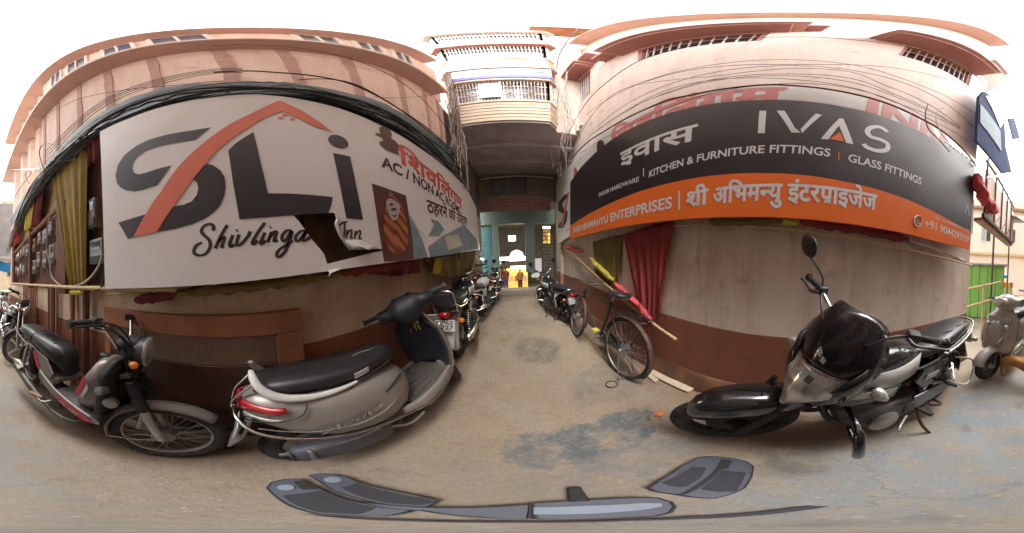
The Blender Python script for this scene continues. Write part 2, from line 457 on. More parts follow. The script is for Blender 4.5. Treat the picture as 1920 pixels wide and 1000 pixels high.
    h = math_('SUBTRACT', math_('ADD', noise(9, 10, .7).outputs[0], math_('MULTIPLY', fine.outputs[0], .4)), math_('MULTIPLY', cr, .2))
    L.new(h, bp.inputs['Height']); L.new(bp.outputs[0], b.inputs['Normal'])
    return m
g = MB()
NX, NY = 60, 90
G = []
for j in range(NY + 1):
    y = -60 + 66.0 * (j / NY) if j < 30 else -4 + (j - 30) / 60 * 10.05
    if j < 30: y = -60 + 56 * (j / 30)
    row = []
    for i in range(NX + 1):
        x = -30 + 60 * i / NX if (i < 8 or i > 52) else -1.6 + (i - 8) / 44 * 3.6
        if i < 8: x = -30 + 28.4 * i / 8
        if i > 52: x = 2.0 + 28 * (i - 52) / 8
        z = 0.006 * sin(x * 3.1 + y * 1.7) + .005 * sin(y * 2.9 - x * 2.0) if (abs(x) < 1.6 and y > -4) else 0
        row.append((x, y, z - .004))
    G.append(row)
g.grid(G)
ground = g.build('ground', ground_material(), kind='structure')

# ------------------------------------------------------------------ hotel building on one side (plane x = LX)
LX = -1.05
def lbox(mb, y0, y1, z0, z1, o0, o1):
    return mb.box((LX + (o0 + o1) / 2, (y0 + y1) / 2, (z0 + z1) / 2), (o1 - o0, y1 - y0, z1 - z0))
hotel = empty('hotel_building', (LX, 0, 0), 'peach hotel block with dark pilasters and two projecting ledges above the white sign', 'building')
hotel_inv = Matrix.Translation((-LX, 0, 0))
def hpart(mb, name, m, **kw):
    o = mb.build(name, M[m], None, **kw); o.parent = hotel; o.matrix_parent_inverse = hotel_inv; return o
def wall_cream_material(name, base_c, dirt_c, top):
    """painted plaster with a stained foot and streaks running down"""
    m, t, b, N, L = nodes_of(name)
    tc = N.new('ShaderNodeTexCoord')
    mp = N.new('ShaderNodeMapping'); mp.inputs['Scale'].default_value = (3.5, 3.5, .35); L.new(tc.outputs['Object'], mp.inputs[0])
    n1 = N.new('ShaderNodeTexNoise'); n1.inputs['Scale'].default_value = 1.6; n1.inputs['Detail'].default_value = 8; n1.inputs['Roughness'].default_value = .65; L.new(mp.outputs[0], n1.inputs['Vector'])
    n2 = N.new('ShaderNodeTexNoise'); n2.inputs['Scale'].default_value = 5; n2.inputs['Detail'].default_value = 10; n2.inputs['Roughness'].default_value = .7; L.new(tc.outputs['Object'], n2.inputs['Vector'])
    n3 = N.new('ShaderNodeTexNoise'); n3.inputs['Scale'].default_value = 1.1; n3.inputs['Detail'].default_value = 4; L.new(tc.outputs['Object'], n3.inputs['Vector'])
    def mr(s, a, c, hi):
        r = N.new('ShaderNodeMapRange'); r.inputs[1].default_value = a; r.inputs[2].default_value = c; r.inputs[4].default_value = hi; L.new(s, r.inputs[0]); return r.outputs[0]
    def mx(f, a, col):
        x = N.new('ShaderNodeMix'); x.data_type = 'RGBA'; L.new(f, x.inputs[0])
        if isinstance(a, tuple): x.inputs[6].default_value = (*a, 1)
        else: L.new(a, x.inputs[6])
        x.inputs[7].default_value = (*col, 1); return x.outputs[2]
    c = mx(mr(n1.outputs[0], .44, .64, .75), base_c, dirt_c)
    c = mx(mr(n3.outputs[0], .4, .7, .35), c, tuple(min(1, v * 1.2) for v in base_c))
    c = mx(mr(n2.outputs[0], .56, .70, .60), c, tuple(v * .6 for v in dirt_c))
    # scratches
    mp2 = N.new('ShaderNodeMapping'); mp2.inputs['Scale'].default_value = (2, 2, 9); mp2.inputs['Rotation'].default_value = (.3, 0, 0); L.new(tc.outputs['Object'], mp2.inputs[0])
    n4 = N.new('ShaderNodeTexNoise'); n4.inputs['Scale'].default_value = 2.2; n4.inputs['Detail'].default_value = 12; n4.inputs['Roughness'].default_value = .8; L.new(mp2.outputs[0], n4.inputs['Vector'])
    c = mx(mr(n4.outputs[0], .635, .68, .55), c, (.09, .07, .055))
    mp3 = N.new('ShaderNodeMapping'); mp3.inputs['Scale'].default_value = (5, 5, .6); L.new(tc.outputs['Object'], mp3.inputs[0])
    n5 = N.new('ShaderNodeTexNoise'); n5.inputs['Scale'].default_value = 4; n5.inputs['Detail'].default_value = 5; L.new(mp3.outputs[0], n5.inputs['Vector'])
    c = mx(mr(n5.outputs[0], .62, .74, .30), c, tuple(v * .55 for v in dirt_c))
    n6 = N.new('ShaderNodeTexNoise'); n6.inputs['Scale'].default_value = 2.4; n6.inputs['Detail'].default_value = 9; n6.inputs['Roughness'].default_value = .62; L.new(tc.outputs['Object'], n6.inputs['Vector'])
    c = mx(mr(n6.outputs[0], .595, .63, .25), c, tuple(min(1, v * 1.25 + .03) for v in base_c))
    L.new(c, b.inputs['Base Color']); b.inputs['Roughness'].default_value = .75
    bp = N.new('ShaderNodeBump'); bp.inputs['Strength'].default_value = .15; bp.inputs['Distance'].default_value = .01; L.new(n2.outputs[0], bp.inputs['Height']); L.new(bp.outputs[0], b.inputs['Normal'])
    return m
M['plaster_beige'] = wall_cream_material('plaster_beige', (.72, .615, .53), (.54, .41, .33), 2)
M['plaster_cream'] = wall_cream_material('plaster_cream', (.64, .52, .37), (.48, .34, .23), 2)
M['pink_wall'] = wall_cream_material('pink_wall', (.76, .635, .565), (.66, .52, .45), 2)
M['peach'] = wall_cream_material('peach', (.78, .615, .52), (.68, .48, .39), 2)
M['dado_brown'] = wall_cream_material('dado_brown', (.27, .095, .055), (.20, .085, .045), 1)
M['plinth_brown'] = wall_cream_material('plinth_brown', (.13, .060, .038), (.27, .12, .045), 1)

hpart(lbox(MB(), -5.5, 6.0, .87, 2.75, -.25, 0), 'lower_wall', 'plaster_cream', smooth=0)
hpart(lbox(MB(), -5.5, 6.0, -.05, .868, -.25, .006), 'dado', 'dado_brown', smooth=0)
hpart(lbox(MB(), 2.952, 6.0, 2.752, 5.3, -.25, -.01), 'dark_wall', 'dark_brown', smooth=0)  # hotel wall under the bridging block, dark brown instead of peach
hpart(lbox(MB(), -2.75, 2.95, 2.752, 5.35, -.25, 0), 'upper_wall', 'peach', smooth=0)
for y in (-2.58, -2.06, -1.49, -.99, -.48, .06, .51, 1.04, 1.72, 2.30, 2.74):
    w = .10 + random.uniform(-.015, .015); P = []
    for s in (-1, 1):
        row = [(LX + .012, y + s * w / 2 * random.uniform(.8, 1.15) + .005 * sin(k * 2.1 + y), 2.76 + (5.345 - 2.76) * k / 9) for k in range(10)]
        P += row if s < 0 else row[::-1]
    hpart(MB().prism(P, (-.03, 0, 0)), 'pilaster', 'peach_pilaster', smooth=0)
for y in (-3.05, -3.6, -4.3, -5.2):
    hpart(lbox(MB(), y - .12, y + .12, 2.752, 5.35, -.25, -.02), 'column', 'peach', smooth=0)
hpart(lbox(MB(), -5.5, -2.75, 2.752, 3.5, -.25, 0), 'veranda_wall', 'cream_up', smooth=0)
hpart(lbox(MB(), -6.2, 2.55, 5.352, 5.50, -.4, .24), 'ledge', 'peach_slab', smooth=0)
hpart(lbox(MB(), -6.2, 2.55, 5.36, 5.47, .242, .262), 'ledge_fascia', 'cream_up', smooth=0)
hpart(lbox(MB(), -2.7, 2.95, 5.502, 7.7, -.25, 0), 'storey_wall', 'peach', smooth=0)
for y0, y1, mm in ((-2.3, -1.9, 'dark_window'), (-1.75, -1.25, 'dark_window'), (-1.0, -.55, 'glass_blue'), (-.42, .12, 'glass_blue'), (.72, 1.14, 'dark_window'), (1.27, 1.66, 'dark_window'), (1.8, 2.2, 'dark_window')):
    w = MB()
    for a, c, e, f in ((y0, y0 + .05, 6.5, 7.6), (y1 - .05, y1, 6.5, 7.6), (y0 + .05, y1 - .05, 7.55, 7.6), (y0 + .05, y1 - .05, 6.5, 6.55), ((y0 + y1) / 2 - .015, (y0 + y1) / 2 + .015, 6.55, 7.55)):
        lbox(w, a, c, e, f, -.02, .035)
    win = hpart(w, 'window', 'white_paint', smooth=0)
    p = lbox(MB(), y0 + .05, y1 - .05, 6.55, 7.55, -.01, .012).build('pane', M[mm], win, smooth=0)
hpart(lbox(MB(), -6.2, 2.6, 7.702, 7.86, -.4, .22), 'roof_ledge', 'peach_slab', smooth=0)
for y in (-3.2, -3.9, -4.6, -5.4):
    hpart(lbox(MB(), y - .05, y + .05, 5.502, 7.7, -.2, -.08), 'veranda_post', 'peach', smooth=0)
hpart(lbox(MB(), -6.2, -2.75, 5.502, 5.85, .0, .05), 'veranda_parapet', 'cream_up', smooth=0)

# ------------------------------------------------------------------ house on the other side (plane x = 1.28 + .0635 y)
RA, RB = 1.28, .0635
def RP(s, z, o=0.0): return Vector((RA + RB * s - o, s, z))
def rbox(mb, s0, s1, z0, z1, o0, o1):
    P = [RP(s, z, o) for s in (s0, s1) for z in (z0, z1) for o in (o0, o1)]
    return mb.add(P, [(0, 1, 3, 2), (4, 6, 7, 5), (0, 4, 5, 1), (2, 3, 7, 6), (0, 2, 6, 4), (1, 5, 7, 3)])
house = empty('pink_house', (RA, 0, 0), 'tall pale pink house with barred windows behind the black and orange sign', 'building')
house_inv = Matrix.Translation((-RA, 0, 0))
def rpart(mb, name, m, **kw):
    o = mb.build(name, M[m], None, **kw); o.parent = house; o.matrix_parent_inverse = house_inv; return o
S0, S1 = -2.35, 6.2
rpart(rbox(MB(), S0, S1, .79, 2.2, -.3, 0), 'lower_wall', 'plaster_beige', smooth=0)
rpart(rbox(MB(), S0, S1, .2, .788, -.3, .008), 'dado', 'dado_brown', smooth=0)
pl = MB(); R = []
for k in range(40):
    s = S0 + (S1 - S0) * k / 39
    e = .012 * sin(s * 5) + random.uniform(-.008, .008)
    R.append([RP(s, -.05, -.2), RP(s, .23, -.2), RP(s, .215, .012), RP(s, .17 + e, .03 + e), RP(s, .08, .055 + e), RP(s, -.05, .06 - e)])
pl.rings(R)
rpart(pl, 'plinth', 'plinth_brown', smooth=50)
WINS = [(.42, 1.68, 6.10, 7.12), (2.95, 4.25, 6.0, 7.75), (-1.85, -.66, 5.72, 6.75)]
W = MB()
# upper wall with window openings, as strips
ss = sorted({S0, S1} | {v for w in WINS for v in w[:2]})
for a, c in zip(ss[:-1], ss[1:]):
    w = [w for w in WINS if w[0] <= a + 1e-6 and c <= w[1] + 1e-6]
    if w:
        rbox(W, a, c, 2.202, w[0][2], -.3, 0); rbox(W, a, c, w[0][3], 8.3, -.3, 0)
    else: rbox(W, a, c, 2.202, 8.3, -.3, 0)
rpart(W, 'upper_wall', 'pink_wall', smooth=0)
rpart(rbox(MB(), S0 + .3, S1, 8.302, 12.0, -.5, -.12), 'top_storey', 'cream_up', smooth=0)
for i, (a, c, z0, z1) in enumerate(WINS):
    fr = MB()
    for (p, q, r, t) in ((a, a + .05, z0, z1), (c - .05, c, z0, z1), (a + .05, c - .05, z0, z0 + .05), (a + .05, c - .05, z1 - .05, z1)): rbox(fr, p, q, r, t, -.12, -.02)
    win = rpart(fr, 'window', 'frieze', smooth=0)
    rbox(MB(), a + .05, c - .05, z0 + .05, z1 - .05, -.14, -.125).build('pane', M['dark_window'], win, smooth=0)
    n = int((c - a) / .105)
    for k in range(1, n):
        s = a + (c - a) * k / n
        MB().tube([RP(s, z0 + .05, -.05), RP(s, z1 - .05, -.05)], .011, 6).build('bar', M['grille_white'], win)
    MB().tube([RP(a + .05, z0 + (z1 - z0) * .62, -.05), RP(c - .05, z0 + (z1 - z0) * .62, -.05)], .009, 6).build('rail', M['grille_white'], win)
    # sunshade over the window
    b_ = MB(); rbox(b_, a - .12, c + .3, z1 + .02, z1 + .16, -.02, .30)
    rpart(b_, 'sunshade', 'frieze', smooth=0)
    b_ = MB(); rbox(b_, a - .2, c + .38, z1 + .162, z1 + .22, -.02, .36)
    rpart(b_, 'sunshade_cap', 'peach_slab', smooth=0)
fz = MB(); rbox(fz, .1, 2.4, 7.36, 7.5, 0, .22); rbox(fz, 2.4, 4.3, 8.0, 8.12, 0, .3); rpart(fz, 'frieze_band', 'frieze', smooth=0)
rs = MB(); rbox(rs, S0 + .2, 3.4, 12.002, 12.15, -.5, .22); rpart(rs, 'roof_slab', 'peach_slab', smooth=0)
rs = MB(); rbox(rs, -2.6, -1.9, 8.1, 8.2, -.4, .25); rpart(rs, 'roof_corner', 'peach_slab', smooth=0)
rs = MB().prism([(1.35, -2.37, 5.9), (.92, -2.95, 8.0), (.95, -2.05, 8.0)], (0, .05, .02)); rpart(rs, 'corner_bracket', 'peach_slab', smooth=0)
# drainpipe at the far corner
dp = empty('drainpipe', (1.625, 5.2, 0), 'tall cement drainpipe, white above and rust pink below, by the far motorcycle', 'drainpipe')
MB().tube([(0, 0, -.02), (0, 0, .78)], .105, 16).build('lower_pipe', M['pipe_pink'], dp)
MB().tube([(0, 0, .782), (.0, .02, 5), (-.06, .05, 10.4)], .095, 16).build('upper_pipe', M['pipe_white'], dp)
for z in (1.55, 4.1, 6.6, 9.0): MB().lathe([(.112, -.05), (.125, -.04), (.125, .04), (.112, .05)], (-.002 * z, .01, z), 'Z', 16).build('collar', M['pipe_white'], dp)

# ------------------------------------------------------------------ balconied block bridging the end of the alley
bridge = empty('balcony_building', (0, 3.1, 4.5), 'cream balconied block bridging over the alley with barred windows', 'building')
binv = Matrix.Translation((0, -3.1, -4.5))
def bpart(mb, name, m, **kw):
    o = mb.build(name, M[m], None, **kw); o.parent = bridge; o.matrix_parent_inverse = binv; return o
PL = [(-1.06, 3.42), (-.83, 3.1), (.76, 3.1), (.93, 3.32)]          # plan of the bay front
so = MB().prism([(-1.4, 6.4, 4.5), (-1.4, 3.42, 4.5), (-1.06, 3.42, 4.5), (-.83, 3.1, 4.5), (.76, 3.1, 4.5), (.93, 3.32, 4.5), (1.05, 3.6, 4.5), (1.32, 4.7, 4.5), (1.8, 6.4, 4.5)], (0, 0, .06))
bpart(so, 'soffit', 'soffit', smooth=0)
for y in (4.05, 5.0):
    bpart(MB().box((.12, y, 4.46), (2.9, .16, .078)), 'soffit_beam', 'soffit', smooth=0)
def bay(z0, z1, out, inn=.1):
    """ring of three faces of the bay, pushed outwards by out"""
    def off(o): return [(-1.06 - o * .4, 3.42 - o), (-.83 - o * .3, 3.1 - o), (.76 + o * .3, 3.1 - o), (.93 + o * .4, 3.32 - o)]
    a, c = off(out), off(-inn)
    mb = MB()
    mb.prism([(x, y, z0) for x, y in a] + [(x, y, z0) for x, y in c[::-1]], (0, 0, z1 - z0))
    return mb
nb = 6
for k in range(nb):
    z = 4.562 + k * .13
    bpart(bay(z, z + .098, .035 - .004 * (k % 2)), 'parapet_band', 'parapet_cream', smooth=0)
bpart(bay(4.562, 5.34, 0, .12), 'parapet_wall', 'soffit', smooth=0)
bpart(bay(5.345, 5.42, .05), 'sill', 'parapet_cream', smooth=0)
def grille(z0, z1, m='grille_white', n=30, dmat='dark_window'):
    back = bay(z0, z1, -.14, .2); bpart(back, 'window_back', dmat, smooth=0)
    fr = MB()
    for (x0, y0), (x1, y1) in zip(PL[:-1], PL[1:]):
        L_ = hypot(x1 - x0, y1 - y0); k_ = max(4, int(L_ / .055))
        for k in range(k_ + 1):
            t = k / k_; x, y = x0 + (x1 - x0) * t, y0 + (y1 - y0) * t
            r = .022 if k in (0, k_, k_ // 2) else .009
            bpart(MB().box((x, y, (z0 + z1) / 2), (r * 1.6, r * 1.6, z1 - z0 - .01)), 'bar', m, smooth=0)
        for z in (z0 + .02, z0 + .32 * (z1 - z0), z0 + .68 * (z1 - z0), z1 - .02):
            fr.box(((x0 + x1) / 2, (y0 + y1) / 2, z), (L_, .02, .028), Matrix.Rotation(atan2(y1 - y0, x1 - x0), 3, 'Z'))
    bpart(fr, 'rails', m, smooth=0)
grille(5.424, 6.56)
# scroll work panels
dg = MB()
for x0, x1 in ((-.72, -.45), (.02, .20), (.32, .62)):
    n = 6; dg = MB()
    for i in range(n):
        for sgn in (-1, 1):
            za = 5.6 + .14 * i
            pts = [(x0 + (x1 - x0) * t / 10, 3.085, za + sgn * .05 * (1 - abs(t / 5 - 1))) for t in range(11)]
            dg.tube(pts, .006, 5)
    bpart(dg, 'scroll_panel', 'grille_white')
bpart(MB().box((-.22, 3.07, 5.98), (.36, .02, .80)), 'window_curtain', 'grille_white', smooth=0)
bpart(bay(6.562, 6.66, .07), 'lintel', 'parapet_cream', smooth=0)
bpart(bay(6.662, 7.42, .0), 'balcony_wall', 'white_paint', smooth=0)
bpart(bay(7.425, 7.6, .12), 'slab', 'grille_pink', smooth=0)
for k in range(5):
    bpart(bay(7.602 + k * .17, 7.602 + k * .17 + .15, .035 - .004 * (k % 2)), 'parapet_band', 'parapet_cream', smooth=0)
bpart(bay(8.46, 8.56, .06), 'sill', 'parapet_cream', smooth=0)
grille(8.562, 10.3, 'grille_white')
bpart(bay(10.302, 10.5, .14), 'slab', 'frieze', smooth=0)
bpart(bay(10.502, 11.3, .02), 'balcony_wall', 'white_paint', smooth=0)
grille(11.302, 13.0, 'grille_white')
bpart(bay(13.002, 13.2, .15), 'roof_slab', 'white_paint', smooth=0)
bpart(MB().box((1.0, 3.05, 13.6), (.8, .7, .12)), 'roof_shade', 'wood_orange', smooth=0)
bs = empty('balcony_sign', (0, 3.08, 6.7), 'white sign with a violet blue lower band along the middle balcony', 'sign')
bsi = Matrix.Translation((0, -3.08, -6.7))
for nm, mm, z0, z1, dy in (('sign_board', 'white_paint', 6.70, 7.40, .05), ('blue_band', 'violet_print', 6.68, 6.86, .06)):
    o = MB().box((0, 3.09 - dy / 2 - .02, (z0 + z1) / 2), (1.62, dy, z1 - z0)).build(nm, M[mm], smooth=0); o.parent = bs; o.matrix_parent_inverse = bsi
for x, z, r in ((.35, 7.1, .09), (.48, 7.22, .07), (.60, 7.12, .10), (.70, 7.24, .07)):
    o = MB().lathe([(r, 0), (r * .9, .008), (.002, .008)], (x, 3.02, z), (0, -1, 0), 18).build('picture', M['print_blue']); o.parent = bs; o.matrix_parent_inverse = bsi
# dark building mass behind the bay
bpart(MB().box((.15, 4.9, 8.9), (2.9, 2.6, 8.4)), 'core', 'peach', smooth=0)
# clutter of the left chamfer: stacked slats
for k in range(14):
    z = 4.9 + k * .17
    bpart(MB().tube([(-1.04, 3.33, z), (-.86, 3.04, z + .07)], .012, 5), 'slat', 'grille_pink')

# rear wall over the passage: brick with two openings, rusty sheet band
def rear(mb, x0, x1, z0, z1, y0, y1): return mb.box(((x0 + x1) / 2, (y0 + y1) / 2, (z0 + z1) / 2), (x1 - x0, y1 - y0, z1 - z0))
rw = MB()
for x0, x1, z0, z1 in ((-1.4, -.66, 3.40, 4.5), (-.66, -.10, 3.40, 3.62), (-.10, .02, 3.40, 4.5), (.02, .60, 3.40, 3.62), (.60, 1.8, 3.40, 4.5), (-.66, -.1, 4.36, 4.5), (.02, .6, 4.36, 4.5)):
    rear(rw, x0, x1, z0, z1, 5.9, 6.1)
bpart(rw, 'brick_wall', 'brick', smooth=0)
bw = random.Random(4)
for r in range(12):
    z = 3.44 + r * .086
    for x0, x1 in ((-.98, -.66), (-.10, .02), (.60, 1.45)):
        x = x0 + (r % 2) * .09
        while x < x1 - .04:
            w = min(.19, x1 - x)
            bpart(rear(MB(), x + .006, x + w - .006, z + .006, z + .078, 5.885 - bw.uniform(0, .012), 5.899), 'brick', 'brick', smooth=0)
            x += .2
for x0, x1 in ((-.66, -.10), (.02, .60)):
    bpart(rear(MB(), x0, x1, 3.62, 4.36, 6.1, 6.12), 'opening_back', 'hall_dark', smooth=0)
bpart(MB().tube([(-1.0, 5.86, 4.30), (.2, 5.85, 4.36), (1.5, 5.86, 4.33)], .022, 8), 'conduit', 'grille_white')
sh = MB(); G = []
for j in range(9):
    row = []
    for i in range(2):
        row.append((-1.0 + 2.35 * i, 5.72 - .035 * (j % 2) - .02 * j / 8, 3.40 - .46 * j / 8))
    G.append(row)
sh.grid(G); bpart(sh, 'rusty_sheet', 'rust_sheet', smooth=0, solid=.006)
bpart(MB().box((.15, 5.8, 3.42), (2.5, .22, .03)), 'sheet_ledge', 'dark_brown', smooth=0)

# ------------------------------------------------------------------ sunken market hall beyond the step
MB().box((.1, 6.35, .03), (3.2, .62, .20)).build('step', M['step_stone'], kind='structure', smooth=0, bevel=.012)
hall = empty('market_hall', (0, 6.7, 0), 'mint green market hall with lit lamps seen through the passage', 'building')
hinv = Matrix.Translation((0, -6.7, 0))
def apart(mb, name, m, **kw):
    o = mb.build(name, M[m], None, **kw); o.parent = hall; o.matrix_parent_inverse = hinv; return o
apart(MB().box((.3, 12, -1.62), (9, 11, .1)), 'floor', 'hall_floor', smooth=0)
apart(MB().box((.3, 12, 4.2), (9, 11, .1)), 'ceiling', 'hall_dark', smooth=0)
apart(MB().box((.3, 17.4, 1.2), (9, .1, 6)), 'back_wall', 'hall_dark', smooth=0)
apart(MB().box((-4.1, 12, 1.2), (.1, 10.8, 5.6)), 'side_wall', 'mint_paint', smooth=0)
apart(MB().box((4.6, 12, 1.2), (.1, 10.8, 5.6)), 'side_wall', 'mint_paint', smooth=0)
apart(MB().box((.15, 6.76, 2.98), (3.2, .2, .62)), 'lintel', 'mint_paint', smooth=0)
apart(MB().box((-.62, 6.8, 1.35), (.26, .25, 2.64)), 'pillar', 'mint_paint', smooth=0)
apart(MB().box((.74, 6.8, 1.7), (.36, .25, 1.94)), 'pillar', 'mint_paint', smooth=0)
dr = MB()
apart(MB().box((-1.0, 6.75, 1.45), (.46, .06, 2.3)), 'teal_shutter', 'teal_paint', smooth=0)
for k in range(12): apart(MB().box((-1.0, 6.715, .45 + k * .18), (.45, .012, .15)), 'shutter_slat', 'teal_paint', smooth=0)
for nm, loc_, pw, c_ in (('hall_warm_fill', (.35, 10.6, 1.7), 90, (1, .70, .38)), ('shop_warm_fill', (.4, 14.6, .6), 120, (1, .74, .35))):  # unseen point lights added to warm the hall and shop
    ld = bpy.data.lights.new(nm, 'POINT'); ld.energy = pw * .25; ld.color = c_; ld.shadow_soft_size = .2
    lo_ = bpy.data.objects.new(nm, ld); COL.objects.link(lo_); lo_.location = loc_
# ------------------------------------------------------------------ hall contents (each at its own depth)
def quad_y(px0, py0, px1, py1, Y, th=.05):
    a, c = on_y(px0, py0, Y), on_y(px1, py1, Y)
    return ((a.x + c.x) / 2, Y + th / 2, (a.z + c.z) / 2), (abs(c.x - a.x), th, abs(a.z - c.z))
def hung(px0, py0, px1, py1, Y, name, m, label, cat, th=.05, group=None):
    o = MB().box(*quad_y(px0, py0, px1, py1, Y, th)).build(name, M[m], smooth=0, bevel=.01)
    return tag(o, label, cat, group)
hung(928, 483, 996, 487.5, 12, 'tube_light', 'lamp_white', 'long lit white tube light above the shop entrance in the hall', 'lamp', .08)
hung(957, 499.5, 988, 504.5, 13, 'tube_light', 'lamp_white', 'shorter lit tube light lower down over the yellow shop', 'lamp', .08)
hung(1018, 424.5, 1032, 428.5, 9, 'tube_light', 'lamp_white', 'lit tube light over the small shop by the end of the right sign', 'lamp', .08)
hung(995, 425, 998, 434, 9, 'wall_lamp', 'lamp_white', 'small lit lamp on the mint pillar inside the hall', 'lamp', .08)
c0 = on_y(969, 482, 12.4)
sbl = empty('sunburst_lamp', c0, 'glowing sunburst shaped lamp above the long tube light', 'lamp')
MB().prism([(.24 * cos(pi * k / 14), 0, .20 * sin(pi * k / 14)) for k in range(15)], (0, .05, 0)).build('centre', M['lamp_white'], sbl, smooth=0)
for k in range(9):
    a = pi * (k + .5) / 9; u, w = Vector((cos(a), 0, sin(a))), Vector((-sin(a), 0, cos(a)))
    MB().prism([u * .28 - w * .04, u * .42 - w * .075, u * .54, u * .42 + w * .075, u * .28 + w * .04], (0, .05, 0)).build('petal', M['lamp_white'], sbl, smooth=0)
hung(953, 442, 967, 452, 13, 'lit_notice', 'lamp_white', 'small lit white notice on the dark wall high in the hall', 'sign')
nb_ = hung(986, 438, 995, 458, 12, 'notice_board', 'print_pale', 'narrow grey notice board hanging in the dark hall', 'sign')
for i in range(3):
    MB().box(*quad_y(987.5, 440.5 + i * 6, 993.5, 444.5 + i * 6, 11.98, .02)).build('notice_panel', M['print_charcoal'], nb_, smooth=0)
a_, d_ = quad_y(945, 504, 990, 544, 15.5, .1)
sp_ = empty('yellow_shop', (a_[0], 15.5, -1.57), 'brightly lit yellow shop front behind two people in the hall', 'shop')
MB().box((0, 0, a_[2] + 1.57), d_).build('back_panel', M['warm_glow'], sp_, smooth=0)  # panel glows by itself to stand in for the shop's lighting
for i in range(5): MB().box((-.8 + i * .4, -.2, .9), (.28, .2, .5)).build('goods_rack', M[('cloth_lemon', 'bamboo', 'wood_orange', 'cloth_yellow', 'plank')[i]], sp_, smooth=0)
MB().box((0, -.1, 2.55), (1.2, .3, .12)).build('fascia', M['lamp_white'], sp_, smooth=0)
a_, d_ = quad_y(996, 485, 1016, 520, 10, .05)
tag(MB().box(a_, d_).build('wall_panel', M['white_paint'], smooth=0), 'tall white panel behind the handlebars of the far right motorcycle', 'panel')
gf = empty('white_gate', on_y(922, 545, 9), 'white framed gate standing open at the left of the hall entrance', 'gate')
g0 = on_y(922, 545, 9); gi = Matrix.Translation(-g0)
for x0, y0, x1, y1 in ((921, 494, 924, 545), (929, 494, 931.5, 545), (937, 497, 939.5, 545), (921, 492, 940, 496)):
    a_, d_ = quad_y(x0, y0, x1, y1, 9, .06)
    o = MB().box(a_, d_).build('gate_bar', M['white_paint'], smooth=0); o.parent = gf; o.matrix_parent_inverse = gi
a_, d_ = quad_y(916, 482, 924, 494, 8.6, .3)
tag(MB().box(a_, d_).build('meter_cabinet', M['white_paint'], smooth=0, bevel=.02), 'small white cabinet on the wall above the parked motorcycles', 'cabinet')
rk = empty('shop_rack', on_y(1026, 470, 7.5), 'small lit stall hung with orange and red packets beside the right sign', 'stall')
rki = Matrix.Translation(-on_y(1026, 470, 7.5))
for j in range(4):
    for i in range(3):
        a_, d_ = quad_y(1018.5 + i * 4.6, 430 + j * 7, 1022.3 + i * 4.6, 435.5 + j * 7, 8.2 - j * .02, .05)
        o = MB().box(a_, d_).build('packet', M[random.choice(('print_orange', 'cloth_lemon', 'print_red', 'warm_glow'))], smooth=0); o.parent = rk; o.matrix_parent_inverse = rki  # some packets glow, the stall's light put into their colour
st = empty('iron_stairs', on_y(1030, 540, 6.6), 'dark iron stairs climbing beside the end of the right sign', 'stairs')
sti = Matrix.Translation(-on_y(1030, 540, 6.6))
for k in range(13):
    a_, d_ = quad_y(1021.5 + k * .25, 537 - k * 6.2, 1037, 534.5 - k * 6.2, 6.5 + k * .02, .18)
    o = MB().box(a_, d_).build('tread', M['dark_brown'], smooth=0); o.parent = st; o.matrix_parent_inverse = sti
for pa in (((1021, 540), (1020, 455)), ((1037, 540), (1035, 440)), ((1000, 470), (1024, 448)), ((1008, 480), (1024, 460))):
    o = MB().tube([on_y(*pa[0], 6.45), on_y(*pa[1], 6.45)], .02, 6).build('rail', M['dark_brown']); o.parent = st; o.matrix_parent_inverse = sti
fl = empty('flood_lamp', on_y(904, 486, 5.2), 'bright white flood lamp on a thin stalk above the left motorcycles', 'lamp')
MB().box((0, 0, 0), (.11, .05, .055), Matrix.Rotation(.3, 3, 'Y')).build('lamp_head', M['lamp_white'], fl, smooth=0, bevel=.008)
MB().tube([(0, .02, 0), (.06, .05, .25), (.09, .05, .45)], .008, 6).build('stalk', M['steel'], fl)

